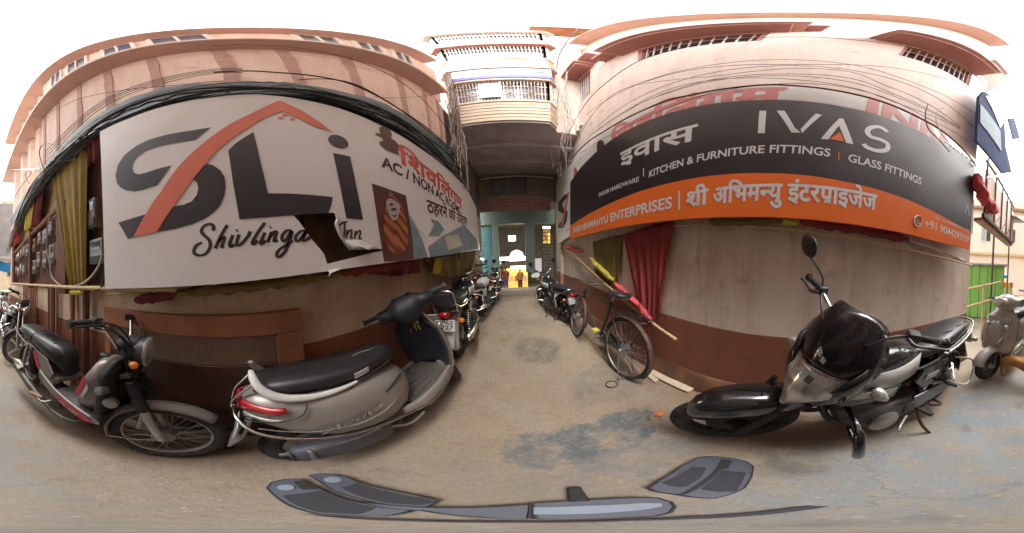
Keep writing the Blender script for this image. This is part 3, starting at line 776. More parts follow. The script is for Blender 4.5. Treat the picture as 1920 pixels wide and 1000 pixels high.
def person(loc, h, yaw, label, top, legs):
    """one continuous body by a skinned skeleton"""
    V = [(0, 0, .53), (0, 0, .62), (0, 0, .74), (0, 0, .82), (0, 0, .855), (0, .015, .90), (0, .01, .965),
         (.055, 0, .50), (.06, .015, .28), (.06, -.01, .04), (.065, .07, .015), (-.055, 0, .50), (-.06, .04, .28), (-.06, -.03, .04), (-.065, .05, .015),
         (.115, 0, .80), (.145, -.01, .64), (.14, .05, .50), (.14, .07, .45), (-.115, 0, .80), (-.145, -.01, .64), (-.14, .05, .50), (-.14, .07, .45)]
    E = [(0, 1), (1, 2), (2, 3), (3, 4), (4, 5), (5, 6), (0, 7), (7, 8), (8, 9), (9, 10), (0, 11), (11, 12), (12, 13), (13, 14), (3, 15), (15, 16), (16, 17), (17, 18), (3, 19), (19, 20), (20, 21), (21, 22)]
    Rr = [.085, .082, .095, .08, .032, .058, .045, .058, .042, .028, .022, .058, .042, .028, .022, .045, .034, .026, .022, .045, .034, .026, .022]
    me = bpy.data.meshes.new('person'); me.from_pydata([tuple(x * h for x in v) for v in V], E, [])
    o = bpy.data.objects.new('person', me); COL.objects.link(o)
    sk = o.modifiers.new('skin', 'SKIN')
    for i, r in enumerate(Rr): me.skin_vertices[0].data[i].radius = (r * h, r * h * .8)
    me.skin_vertices[0].data[0].use_root = True
    ss_ = o.modifiers.new('sub', 'SUBSURF'); ss_.levels = ss_.render_levels = 1
    me.materials.append(M['skin'])
    o.location = loc; o.rotation_euler = (0, 0, yaw)
    cl = MB(); cl.loft([(0, 0, 0, .1, .1, 2)]) if False else None
    def shell(prof, name, m):
        mb = MB(); R = []
        for z, rx, ry in prof: R.append([Vector((rx * h * cos(2 * pi * k / 14), ry * h * sin(2 * pi * k / 14), z * h)) for k in range(14)])
        mb.rings(R); return mb.build(name, M[m], o)
    shell([(.48, .125, .09), (.56, .115, .085), (.68, .12, .088), (.78, .135, .085), (.825, .10, .065), (.85, .05, .045)], 'shirt', top)
    for s in (-1, 1):
        mb = MB(); mb.tube([(s * .115 * h, 0, .805 * h), (s * .15 * h, -.01 * h, .66 * h)], [.052 * h, .045 * h], 10); mb.build('sleeve', M[top], o)
        mb = MB(); mb.tube([(s * .055 * h, 0, .53 * h), (s * .06 * h, .02 * h, .28 * h), (s * .06 * h, -.01 * h, .05 * h)], [.072 * h, .056 * h, .045 * h], 10); mb.build('trouser_leg', M[legs], o)
    MB().ball((0, 0, .945 * h), (.05 * h, .06 * h, .055 * h)).build('hair', M['rubber'], o)
    return o
p = on_y(949, 543, 12.2); tag(person((p.x, p.y, p.z), 1.62, 2.8, '', 'cloth_maroon', 'navy'), 'person in a dark maroon top standing left of the lit yellow shop', 'person')
p = on_y(976, 543, 12.8); tag(person((p.x, p.y, p.z), 1.60, .4, '', 'wood_orange', 'cloth_maroon'), 'person in a brown shirt standing in front of the lit yellow shop', 'person')

# ------------------------------------------------------------------ lettering helpers
def text_flat(s, bold=0.0, shear=0.0):
    cu = bpy.data.curves.new('lettering', 'FONT'); cu.body = s; cu.offset = bold; cu.shear = shear; cu.resolution_u = 4
    o = bpy.data.objects.new('lettering', cu); COL.objects.link(o)
    dg_ = bpy.context.evaluated_depsgraph_get(); me = o.evaluated_get(dg_).to_mesh()
    V = [(v.co.x, v.co.y) for v in me.vertices]; F = [tuple(p.vertices) for p in me.polygons]
    o.evaluated_get(dg_).to_mesh_clear(); bpy.data.objects.remove(o); bpy.data.curves.remove(cu)
    return V, F
class Board:
    """a flat sign: plane function (px,py)->3D, outward normal, lettering as children"""
    def __init__(s, plane, normal, root, inv): s.pl, s.n, s.root, s.inv = plane, Vector(normal).normalized(), root, inv
    def put(s, mb, name, m, smooth=0, **kw):
        o = mb.build(name, M[m], None, smooth=smooth, **kw); o.parent = s.root; o.matrix_parent_inverse = s.inv; return o
    def shape(s, pts, name, m, off, th=.0):
        P = [s.pl(*p) + s.n * off for p in pts]
        return s.put(MB().poly(P), name, m)
    def text(s, body, a, b, h, m, off, bold=0.0, shear=0.0, name='lettering', thick=0.0):
        """baseline from pixel a to pixel b, cap height h metres"""
        V, F = text_flat(body, bold, shear) if isinstance(body, str) else body
        A, B = s.pl(*a), s.pl(*b)
        x0, x1 = min(v[0] for v in V), max(v[0] for v in V)
        k = h / .70
        off *= .5
        P = [A + (B - A) * ((x - x0) / (x1 - x0)) + Vector((0, 0, 1)) * (y * k) + s.n * off for x, y in V]
        mb = MB().add(P, F)
        if thick:                       # heavier letters: stacked sheets half a millimetre apart
            u = (B - A).normalized()
            for i, (dx, dz) in enumerate(((1, 0), (-1, 0), (0, 1), (0, -1), (.7, .7), (-.7, .7))):
                mb.add([p + u * dx * thick + Vector((0, 0, dz * thick)) + s.n * (.00012 * (i + 1)) for p in P], F)
        return s.put(mb, name, m)
    def stroke(s, pts, w, name, m, off, k=5):
        """brush line: pts in pixels, w in metres"""
        P = spline([s.pl(*p) for p in pts], k)
        R, Lf = [], []
        for i, p in enumerate(P):
            t = (P[min(i + 1, len(P) - 1)] - P[max(i - 1, 0)]).normalized()
            u = t.cross(s.n)
            ww = w * (.60 + .40 * abs(t.z)) / 2
            R.append(p + u * ww + s.n * off); Lf.append(p - u * ww + s.n * off)
        return [Lf, R]
# glyph pieces for stacked Devanagari letters
def shift(VF, dx, dy=0, sx=1): return [((x * sx) + dx, y + dy) for x, y in VF[0]], VF[1]
def clip_right(VF, frac):
    """cuts a letter's upright away, for half forms"""
    V, F = VF; bm = bmesh.new(); vs = [bm.verts.new((x, y, 0)) for x, y in V]
    for f in F:
        try: bm.faces.new([vs[i] for i in f])
        except ValueError: pass
    xm = max(v[0] for v in V); xn = min(v[0] for v in V); c = xn + (xm - xn) * frac
    bmesh.ops.bisect_plane(bm, geom=bm.verts[:] + bm.edges[:] + bm.faces[:], plane_co=(c, 0, 0), plane_no=(1, 0, 0), clear_outer=True)
    bm.verts.index_update()
    out = [(v.co.x, v.co.y) for v in bm.verts], [tuple(v.index for v in f.verts) for f in bm.faces]
    bm.free(); return out
def run(items):
    """items: string, ('half', s, frac) or ('ra', s): laid side by side under one headline"""
    V, F, x = [], [], 0.0
    for it in items:
        if isinstance(it, str): VF = text_flat(it, .010)
        elif it[0] == 'half': VF = clip_right(text_flat(it[1], .010), it[2])
        elif it[0] == 'ra':
            VF = text_flat(it[1], .010); xm = max(v[0] for v in VF[0]); o = len(VF[0])
            VF = (VF[0] + [(xm - .10, .20), (xm - .10, .11), (xm - .36, -.03), (xm - .36, .05)], VF[1] + [(o, o + 1, o + 2, o + 3)])
        elif it == 0: x += .2; continue
        else: x += it[1]; continue
        x0, x1 = min(v[0] for v in VF[0]), max(v[0] for v in VF[0])
        if isinstance(it, str) and it[0] in 'ीे': x0 = .02      # a vowel sign whose hook reaches back over the letter before
        o = len(V); V += [(a - x0 + x, c) for a, c in VF[0]]; F += [tuple(o + i for i in f) for f in VF[1]]
        x += x1 - x0 - .012
    return V, F

# ------------------------------------------------------------------ white banner on the hotel
lsx = -.80
hs = empty('hotel_sign', (lsx, 0, 1.35), 'large torn white banner sign with dark SLi logo and salmon arc', 'sign')
HB = Board(lambda px, py: on_x(px, py, lsx), (1, 0, 0), hs, Matrix.Translation((-lsx, 0, -1.35)))
top = [(187, 247), (240, 223), (303, 201), (390, 184), (475, 176.6), (573, 188), (643, 205.5), (710, 234), (780, 273), (830, 310), (874, 352), (893, 390)]
bot = [(900, 468), (844, 477), (775, 487), (719, 494), (612, 509), (560, 516), (450, 529), (344, 537), (197, 541.6)]
z3 = lambda L_: [(350 + x / 4.32, 390 + y / 4.32) for x, y in L_]
hole = z3([(850, 45), (1020, 42), (1200, 40), (1212, 95), (1198, 130), (1220, 190), (1245, 240), (1285, 295), (1320, 340), (1420, 336), (1580, 331), (1600, 345), (1512, 362), (1320, 410), (1140, 455), (1112, 372), (1060, 310), (1000, 240), (950, 165), (910, 110)])
P3 = lambda L_: [HB.pl(*p) for p in L_]
mb = MB().prism(P3(top + bot), (-.004, 0, 0), [P3(hole)])
HB.put(mb, 'banner_sheet', 'print_white')
# box frame behind the sheet
o1 = P3(top + bot); fr = MB()
n = len(o1)
fr.add([p - Vector((.008, 0, 0)) for p in o1] + [p - Vector((.17, 0, 0)) for p in o1], [(i, (i + 1) % n, n + (i + 1) % n, n + i) for i in range(n)])
HB.put(fr, 'sign_frame', 'sign_back')
HB.put(MB().poly([p - Vector((.168, 0, 0)) for p in o1]), 'back_board', 'sign_back')
for y in (.35, .75, 1.6, 2.8): HB.put(MB().box((lsx - .09, y, 2.05), (.03, .03, 1.35)), 'frame_strut', 'wood', )
# torn edges: curled lip, drooping strip; greyer than the sheet to paint in shade
def curl(pts, r, push, m='print_white', name='torn_edge'):
    P = spline([HB.pl(*p) for p in pts], 5); mb = MB(); G = []
    for i, p in enumerate(P):
        f = .35 + .65 * sin(pi * i / (len(P) - 1))
        G.append([p + Vector((.002 + r * f * sin(a), 0, 0)) + Vector((0, push[0], push[1])) * (r * f * (1 - cos(a))) for a in (0, .5, 1.0, 1.5, 2.0, 2.5, 3.0)])
    mb.grid(G); return HB.put(mb, name, m, smooth=60, solid=.003)
curl(z3([(1200, 40), (1212, 95), (1200, 130), (1245, 240), (1318, 338)]), .010, (1, .2), 'print_pale')
G = []
for i in range(9):
    t = i / 8
    a, b = HB.pl(*z3([(1262 + 66 * t, 268 + 70 * t)])[0]), HB.pl(*z3([(1420 + 150 * t, 262 + 68 * t)])[0])
    G.append([a.lerp(b, j / 8) + Vector((.004 + .045 * t * sin(pi * min(1, .15 + j / 8)) * (1 - .5 * j / 8), 0, .012 * sin(j * 1.3) * t)) for j in range(9)])
HB.put(MB().grid(G), 'torn_flap', 'print_pale', smooth=60, solid=.003)
G = []
for i in range(8):
    t = i / 7
    a, b = HB.pl(612 + 30 * t, 507 - 5 * t), HB.pl(612 + 3 * t, 519 - 9 * t)
    G.append([a.lerp(b, j / 4) + Vector((.01 + .03 * sin(j * .7), 0, 0)) for j in range(5)])
HB.put(MB().grid(G), 'torn_flap', 'print_pale', smooth=60, solid=.003)
z1 = lambda L_: [(180 + x / 2.4395, 150 + y / 2.4395) for x, y in L_]
z2 = lambda L_: [(540 + x / 2.6316, 160 + y / 2.6316) for x, y in L_]
def smooth_poly(L_, k=3): return [(p.x, p.y) for p in spline([(x, y, 0) for x, y in L_], k, True)]
HB.shape(z1([(527, 218), (440, 232), (330, 250), (240, 275), (185, 302), (130, 345), (100, 390), (90, 435), (95, 470), (112, 492), (140, 506), (180, 510), (220, 501), (280, 482), (312, 438), (345, 392), (280, 408), (230, 425), (195, 433), (175, 425), (165, 405), (172, 375), (192, 350), (230, 325), (300, 302), (380, 287), (455, 275)]), 'logo_letter', 'print_charcoal', .002)
HB.shape(z1([(505, 383), (540, 393), (570, 415), (588, 445), (593, 490), (588, 530), (570, 570), (540, 605), (500, 635), (440, 660), (360, 682), (275, 697), (205, 712), (147, 728), (125, 690), (103, 653), (170, 632), (240, 612), (300, 595), (350, 580), (400, 572), (440, 555), (462, 525), (468, 495), (462, 470), (440, 452)]), 'logo_letter', 'print_charcoal', .002)
HB.shape([(428, 283), (442, 269), (475, 248), (488, 303), (502, 363), (545, 363.5), (585, 366), (624, 370), (621, 385), (615, 401), (590, 401), (552, 404), (500, 408), (449, 412), (437, 345)], 'logo_letter', 'print_charcoal', .002)
HB.shape(z1([(172, 720), (200, 665), (235, 605), (265, 555), (300, 510), (340, 448), (385, 390), (450, 325), (530, 260), (610, 205), (700, 160), (770, 125), (830, 98), (845, 96)]) + [(540, 196), (560, 205), (590, 224), (621, 246.5), (604, 242), (586, 236.5), (560, 223), (530, 209.5), (520, 212)] + z1([(770, 175), (690, 225), (620, 270), (550, 330), (490, 400), (430, 475), (370, 560), (320, 630), (280, 697)]), 'logo_arc', 'print_salmon', .004)
for cx, cy in ((533.6, 216), (526, 221.7), (548.5, 223.8)):
    HB.shape([(cx + 5.5 * cos(2 * pi * k / 14), cy + 2.4 * sin(2 * pi * k / 14)) for k in range(14)], 'logo_dot', 'print_salmon', .002)
HB.shape([(634 + 19 * cos(a) + 0 * sin(a), 266 + 12 * sin(a) + 5 * cos(a)) for a in [2 * pi * k / 24 for k in range(24)]], 'logo_dot', 'print_charcoal', .002)
HB.shape([(624, 287), (640, 290), (656, 294), (668, 350), (680.6, 412.7), (665, 411), (649, 410), (637, 348)], 'logo_letter', 'print_charcoal', .002)
script = MB()
strokes1 = [  # the handwritten name, stroke by stroke
    [(215, 185), (218, 150), (185, 130), (140, 150), (120, 190), (145, 225), (185, 265), (190, 320), (155, 370), (105, 385), (65, 370), (62, 335), (85, 300), (125, 282)],
    [(330, 140), (285, 215), (232, 330)], [(245, 290), (285, 245), (305, 240), (300, 270), (285, 310), (302, 320)],
    [(375, 220), (350, 290), (360, 315), (385, 295)], [(402, 187), (414, 180)],
    [(425, 215), (405, 290), (425, 305), (465, 270), (500, 225), (515, 190)],
    [(635, 120), (580, 195), (535, 275), (545, 295), (575, 265)], [(635, 200), (600, 275), (608, 292), (640, 265)], [(672, 162), (684, 155)],
    [(690, 195), (655, 280)], [(668, 245), (710, 195), (728, 200), (715, 240), (710, 270), (735, 260)],
    [(850, 185), (810, 185), (775, 225), (775, 260), (800, 265), (850, 190), (835, 260), (800, 345), (755, 395), (730, 385), (745, 345), (800, 305), (860, 265)],
    [(965, 185), (925, 190), (885, 230), (885, 262), (910, 265), (968, 192), (940, 255), (955, 268), (985, 245)], [(1000, 228), (985, 258)],
    [(1300, 112), (1262, 122), (1232, 148), (1238, 168)], [(1278, 115), (1278, 190), (1266, 250), (1250, 266)],
    [(1302, 180), (1290, 245)], [(1296, 215), (1325, 180), (1337, 190), (1330, 240), (1347, 245)], [(1368, 185), (1360, 250)], [(1366, 220), (1395, 185), (1407, 195), (1396, 250), (1417, 245)]]
for st_ in strokes1:
    L_ = HB.stroke(z3(st_), .0185 if st_[0][0] < 1200 else .014, 's', 'print_charcoal', .0015, 8); script.grid(L_)
HB.put(script, 'script_lettering', 'print_charcoal')
HB.text(text_flat('िशविलंगम', .010), (748, 304), (866, 392), .20, 'print_red', .003, thick=.008)
HB.text('AC / NON AC ROOMS -', (715, 312), (866, 404), .115, 'print_charcoal', .003, bold=.03)
HB.text('ठहरने की उत्तम', (801, 397), (876, 422), .15, 'print_brown', .003, bold=.008, thick=.004)
# dark emblem
HB.shape(z2([(448, 208), (470, 203), (500, 218), (512, 240), (508, 262), (528, 275), (548, 300), (540, 320), (550, 345), (520, 335), (480, 318), (448, 290), (455, 275), (470, 278), (462, 258), (430, 245), (432, 236), (455, 240)]), 'emblem', 'print_brown', .003)
# picture panel with a warm swirling print (a plain stand-in) and a bedroom picture
pic = z2([(412, 485), (500, 515), (580, 545), (605, 700), (622, 858), (545, 868), (472, 870), (440, 670)])
def swirl_material():
    m, t, b, N, L = nodes_of('swirl_print')
    tc = N.new('ShaderNodeTexCoord'); no = N.new('ShaderNodeTexNoise'); no.inputs['Scale'].default_value = 5; no.inputs['Detail'].default_value = 6
    L.new(tc.outputs['Object'], no.inputs['Vector'])
    wv = N.new('ShaderNodeTexWave'); wv.wave_type = 'RINGS'; wv.rings_direction = 'X'; wv.inputs['Scale'].default_value = 4; wv.inputs['Distortion'].default_value = 6; L.new(tc.outputs['Object'], wv.inputs['Vector'])
    r = N.new('ShaderNodeValToRGB'); e = r.color_ramp.elements; e[0].color = (.14, .03, .015, 1); e[1].color = (.42, .14, .05, 1); e[1].position = .8
    L.new(wv.outputs[0], r.inputs[0]); L.new(r.outputs[0], b.inputs['Base Color']); b.inputs['Roughness'].default_value = .5
    return m
M['swirl_print'] = swirl_material()
HB.shape(pic, 'picture_panel', 'print_brown', .003)
HB.shape(smooth_poly(z2([(505, 540), (560, 600), (585, 690), (590, 770), (565, 825), (510, 825), (480, 770), (470, 690), (480, 600)])), 'picture_print', 'swirl_print', .005)
HB.shape(smooth_poly(z2([(480, 575), (500, 560), (520, 570), (545, 590), (548, 615), (540, 650), (525, 668), (505, 660), (490, 620)])), 'picture_print', 'print_pale', .007)
for pts in ([(497, 615), (515, 605), (535, 612), (520, 622)], [(500, 632), (520, 645), (538, 634), (522, 655)], [(490, 590), (505, 583), (520, 590), (505, 597)]):
    HB.shape(z2(pts), 'picture_print', 'print_brown', .009)
HB.shape(z2([(492, 548), (500, 520), (520, 548)]), 'picture_print', 'wood_pale', .007)
HB.shape(z2([(597, 620), (640, 645), (700, 660), (775, 705), (760, 745), (712, 795), (670, 740), (625, 690)]), 'picture_print', 'print_white', .003)
HB.shape(z2([(600, 640), (660, 760), (690, 850), (625, 858)]), 'picture_print', 'print_blue', .004)
HB.shape(z2([(690, 745), (720, 690), (700, 660), (740, 672), (768, 710), (745, 745)]), 'picture_print', 'print_blue', .005)
HB.shape(z2([(760, 745), (870, 690), (930, 760), (940, 808), (800, 835), (700, 848), (690, 800)]), 'picture_print', 'print_blue', .003)
HB.shape(z2([(770, 748), (840, 735), (860, 790), (790, 815)]), 'picture_print', 'print_pale', .005)

# ------------------------------------------------------------------ black and orange shop sign over an older white one
PA, PB = 1.12, .0635
RN = Vector((-1, RB, 0))
ow = empty('inn_sign', (PA + .04, 0, 1.72), 'older white inn sign with red lettering half covered by the black sign', 'sign')
OW = Board(lambda px, py: on_x(px, py, PA + .045, PB), RN, ow, Matrix.Translation((-(PA + .04), 0, -1.72)))
otop = [(1042, 345), (1075, 303), (1110, 268), (1160, 226), (1203, 210), (1255, 190), (1302, 179), (1378, 166), (1443, 162), (1480, 163), (1575, 174), (1655, 194), (1720, 222), (1767, 249), (1829, 300)]
obot = [(1824, 440), (1700, 404), (1600, 388), (1460, 380), (1250, 395), (1150, 415), (1072, 440), (1046, 458)]
P_ = [OW.pl(*p) for p in otop + obot]
OW.put(MB().prism(P_, (.05, 0, 0)), 'sign_sheet', 'print_white')
OW.text(text_flat('िशविलंगम    INN', .010), (1146, 285), (1768, 288), .40, 'print_red_faded', .003, thick=.018)
OW.shape([(1120, 283), (1119, 272), (1122, 264), (1127, 262), (1132, 265), (1134, 273), (1133, 288), (1128, 292)], 'emblem', 'print_brown', .003)
OW.shape([(1075, 330), (1077, 315), (1079, 313), (1086, 326)], 'logo_mark', 'print_red', .003)
OW.shape([(1064, 363), (1057, 367), (1047, 380), (1046, 394), (1052, 399), (1057, 402), (1053, 416), (1047, 420), (1046, 428), (1056, 428), (1063, 415), (1065, 397), (1056, 390), (1054, 382), (1060, 374), (1064, 373)], 'logo_letter', 'print_charcoal', .003)
OW.shape([(1052, 424), (1065, 361), (1068, 361), (1056, 426)], 'logo_arc', 'print_red', .005)
OW.text('Inn', (1061, 436), (1070, 430), .06, 'print_charcoal', .003, shear=.3)
for i in range(3):
    for k in range(7):
        x = 1771 + k * 7.6; y = 262 + (x - 1768) * .74 + i * 6.5
        OW.shape([(x, y), (x + 5.6, y + 4.2), (x + 5.6, y + 7), (x, y + 2.8)], 'small_print', 'print_pale' if i == 1 else 'print_blue', .003)
ss_ = empty('shop_sign', (PA, 0, 1.72), 'long black and orange shop sign lettered for door and kitchen fittings', 'sign')
SB = Board(lambda px, py: on_x(px, py, PA, PB), RN, ss_, Matrix.Translation((-PA, 0, -1.72)))
ktop = [(1069, 342), (1090, 313), (1120, 283), (1150, 260), (1200, 233), (1250, 214), (1310, 199), (1378, 190), (1443, 187), (1500, 189), (1580, 200), (1640, 214), (1700, 236), (1760, 265), (1828, 312)]
kmid = [(1820, 436), (1760, 402), (1700, 374), (1640, 354), (1580, 340), (1500, 328), (1443, 325), (1378, 326), (1310, 333), (1250, 345), (1200, 359), (1150, 379), (1105, 401), (1069, 424)]
kbot = [(1818, 467), (1760, 454), (1700, 438), (1640, 427), (1580, 418), (1500, 410), (1443, 407), (1378, 407), (1310, 409), (1250, 414), (1200, 420), (1150, 428), (1105, 439), (1069, 449)]
SB.put(MB().prism([SB.pl(*p) for p in ktop + kmid], (.03, 0, 0)), 'black_panel', 'print_black')
SB.put(MB().prism([SB.pl(*p) + RN * .001 for p in kmid[::-1] + kbot], (.03, 0, 0)), 'orange_strip', 'print_orange')
SB.text(text_flat('इवास', .010), (1163, 312), (1306, 262), .245, 'print_text', .003, thick=.005)
def bar(pts, m='print_text', nm='letter'): SB.shape(pts, nm, m, .002)
bar([(1424, 208), (1437, 208), (1434, 250), (1421, 250)])
bar([(1456, 208), (1471, 208), (1490, 240), (1502, 250), (1499, 249), (1484, 249)]); bar([(1496, 248), (1484, 240), (1484, 248)])
bar([(1530, 213), (1541, 216), (1504, 250), (1501, 243)])
bar([(1539, 261), (1574, 222), (1581, 223), (1600, 271), (1586, 268), (1573, 236), (1553, 262)])
bar([(1556, 261), (1575, 248), (1583, 266)], 'print_orange', 'logo_triangle')
SP = spline([SB.pl(*p) for p in ((1664, 248), (1651, 239), (1634, 239), (1626, 247), (1633, 257), (1650, 262), (1664, 270), (1662, 281), (1645, 283), (1626, 277), (1619, 270))], 4)
G0, G1 = [], []
for i, p in enumerate(SP):
    t = (SP[min(i + 1, len(SP) - 1)] - SP[max(i - 1, 0)]).normalized(); u = t.cross(RN.normalized())
    G0.append(p + u * .022 + RN * .002); G1.append(p - u * .022 + RN * .002)
SB.put(MB().grid([G0, G1]), 'letter', 'print_text')
SB.text('DOOR HARDWARE', (1123, 369), (1198, 340), .062, 'print_text', .003, bold=.014)
SB.text('KITCHEN & FURNITURE FITTINGS', (1217, 333), (1556, 294), .082, 'print_text', .003, bold=.018)
SB.text('GLASS FITTINGS', (1590, 303), (1727, 347), .082, 'print_text', .003, bold=.018)
bar([(1206, 316), (1207.6, 316), (1207.6, 331), (1206, 331)], 'print_text', 'divider'); bar([(1571.5, 285), (1573.5, 285), (1573.5, 301), (1571.5, 301)], 'print_orange', 'divider')
SB.text('SHREE ABHIMANYU ENTERPRISES', (1075, 437), (1260, 390), .110, 'print_text', .004, bold=.022)
bar([(1272, 359), (1275, 358), (1275, 393), (1272, 394)], 'print_text', 'divider')
SB.text(run([('ra', 'श'), 'ी']), (1287, 388), (1327, 382), .14, 'print_text', .004, thick=.004)
SB.text(run(['अ', 'िभम', ('half', 'न', .66), 'यु']), (1337, 382), (1465, 376), .14, 'print_text', .004, thick=.004)
SB.text(run(['इंटर', ('ra', 'प'), 'ाइजेज']), (1476, 376), (1642, 394), .14, 'print_text', .004, thick=.004)
ring = [SB.pl(1721 + 7.5 * cos(2 * pi * k / 20), 415 + 10 * sin(2 * pi * k / 20)) + RN * .004 for k in range(20)]
SB.put(MB().tube(ring, .006, 5, True), 'phone_ring', 'print_text')
SB.put(MB().tube(spline([SB.pl(*p) + RN * .004 for p in ((1718, 410), (1718, 416), (1722, 420), (1726, 420))], 4), [.012, .008] + [.006] * 10 + [.010], 5), 'phone_symbol', 'print_text')
SB.text('+91 9044295939', (1734, 426), (1816, 455), .085, 'print_text', .004, bold=.006)
SB.text('GST No. 09AKHPG6341C1ZD', (1752, 410), (1817, 436), .035, 'print_text', .004)
for pts in ([(1809, 399), (1813, 384), (1814.5, 384), (1811, 399)], [(1813.5, 388), (1815, 386), (1818, 405), (1816.5, 404)]): bar(pts, 'print_text', 'logo_mark')
bar([(1077, 351), (1096, 338), (1096, 340), (1077, 353.5)], 'print_brown', 'small_print')
# ------------------------------------------------------------------ tarp and cables over the hotel sign
up = [(20, 412), (48, 362), (76, 322), (120, 270), (156, 234), (208, 202), (299, 167), (400, 156), (467, 153), (508, 154), (562, 157), (643, 173), (710, 190), (764, 219), (818, 256), (843, 277), (862, 310)]
lo = [(20, 428), (45, 388), (70, 345), (92, 307), (150, 264), (200, 247), (300, 207), (400, 187), (470, 181), (508, 183), (562, 190), (640, 208), (710, 238), (770, 272), (824, 312), (850, 333), (874, 360)]
A = spline([on_x(*p, -.985) for p in up], 4); B = spline([on_x(*p, -.86) for p in lo], 4)
n = min(len(A), len(B)); G = []
for i in range(n):
    G.append([A[i].lerp(B[i], j / 6) + Vector((-.02 * sin(pi * j / 6) + random.uniform(-.008, .008), 0, random.uniform(-.012, .012))) for j in range(7)])
tag(MB().grid(G).build('tarp', M['tarp_green'], smooth=60, solid=.004), 'dark green tarpaulin strip running along the wall above the white banner', 'tarp')
rc = random.Random(5)
gcab = 'cables strung along the hotel wall'
def cable(pts, r, m, label, group, n=5, name='cable'):
    return tag(MB().tube(pts, r, n).build(name, M[m]), label, 'cable', group)
for k in range(32):
    ya, yb = rc.uniform(-5.2, -3.4), rc.uniform(2.7, 3.5)
    dz = rc.uniform(-.10, .20); x0 = rc.uniform(-.93, -.80); P = []
    ph = rc.uniform(0, 6); am = rc.uniform(.01, .09); f = rc.uniform(1.0, 2.6)
    for i in range(36):
        y = ya + (yb - ya) * i / 35
        t = min(max((y + 5) / 8, 0), 1)
        z = 2.86 + dz * (.5 + .5 * sin(1.3 * y + ph)) + am * sin(f * y + ph) - (.30 * max(0, (-y - 2.6)))
        P.append((x0 + am * .6 * cos(f * y + ph), y, z))
    cable(P, rc.choice((.003, .004, .006, .008, .010)), rc.choice(('cable', 'cable', 'cable', 'cable_blue', 'cable_pale')), 'thin cable in the tangled bundle along the top of the white banner', gcab)
def traced(px, x, r, m, label, group=None, b=0.0, k=5):
    return cable(spline([on_x(*p, x, b) for p in px], k), r, m, label, group)
traced([(400, 136), (455, 133), (520, 136), (560, 139), (640, 152), (700, 176), (760, 212), (820, 256), (850, 285)], -.80, .008, 'cable', 'thick black cable looping clear above the bundle to the corner by the balconies')
traced([(560, 150), (610, 148), (660, 156), (720, 186), (780, 228), (840, 280)], -.82, .006, 'cable', 'black cable rising out of the bundle just under the thickest one')
traced([(400, 86), (455, 84), (560, 90), (650, 108), (720, 135), (790, 185), (850, 262)], -.74, .004, 'cable', 'lone cable running under the lower peach ledge')
traced([(0, 238), (60, 222), (150, 185), (240, 168), (330, 160), (420, 152)], -.9, .004, 'cable', 'thin cable crossing the pilasters from the far left')
for i, dz in enumerate((0, 6, 12, 20)):
    traced([(85, 285 + dz), (120, 250 + dz * .8), (200, 185 + dz * .6), (300, 148 + dz * .5), (400, 130 + dz * .4), (455, 128 + dz * .4)], -.9, .004, 'cable', 'one of four thin parallel cables slanting over the peach pilasters', 'parallel cables over the pilasters')
traced([(700, 182), (760, 183), (830, 178)], -.86, .004, 'cable', 'short straight cable strung across the last pilasters')
traced([(84, 325), (74, 290), (78, 274), (92, 270), (124, 278)], -.9, .009, 'cable', 'stiff black cable bent in a hoop above the yellow curtain')
traced([(95, 500), (88, 470), (88, 440), (92, 410)], -.90, .009, 'cable_pale', 'grey hose hanging down in front of the electricity meters')
traced([(93, 498), (98, 520), (115, 536), (140, 537), (165, 525), (185, 500), (192, 478)], -.86, .010, 'cable_pale', 'grey hose sagging in a loop below the yellow curtain')
traced([(196, 500), (196, 522), (188, 542), (178, 545)], -.85, .008, 'cable', 'black cable curling behind the left end of the white banner')
traced([(55, 345), (48, 330), (50, 322), (58, 325), (40, 350), (25, 375)], -.9, .008, 'cable', 'black cable with a small loop left of the yellow curtain')
traced([(0, 318), (40, 318), (76, 316)], -.9, .012, 'steel', 'grey rod sticking out level from the far left of the hotel')
for k in range(16):
    y0 = rc.uniform(-3.6, 2.2); L_ = rc.uniform(.5, 1.6); P = []
    ph = rc.uniform(0, 6); A_ = rc.uniform(.05, .20)
    for i in range(14):
        t = i / 13
        P.append((-.84 + rc.uniform(-.02, .03), y0 + L_ * t + .05 * sin(5 * t + ph), 2.88 - .28 * max(0, -y0 - L_ * t - 2.6) + A_ * sin(pi * t) * (1 if k % 3 else -.8) + .03 * sin(9 * t + ph)))
    cable(spline(P, 3), rc.choice((.004, .006, .008)), rc.choice(('cable', 'cable', 'cable_pale')), 'loose cable loop springing out of the bundle over the white banner', 'loose cable loops over the banner')
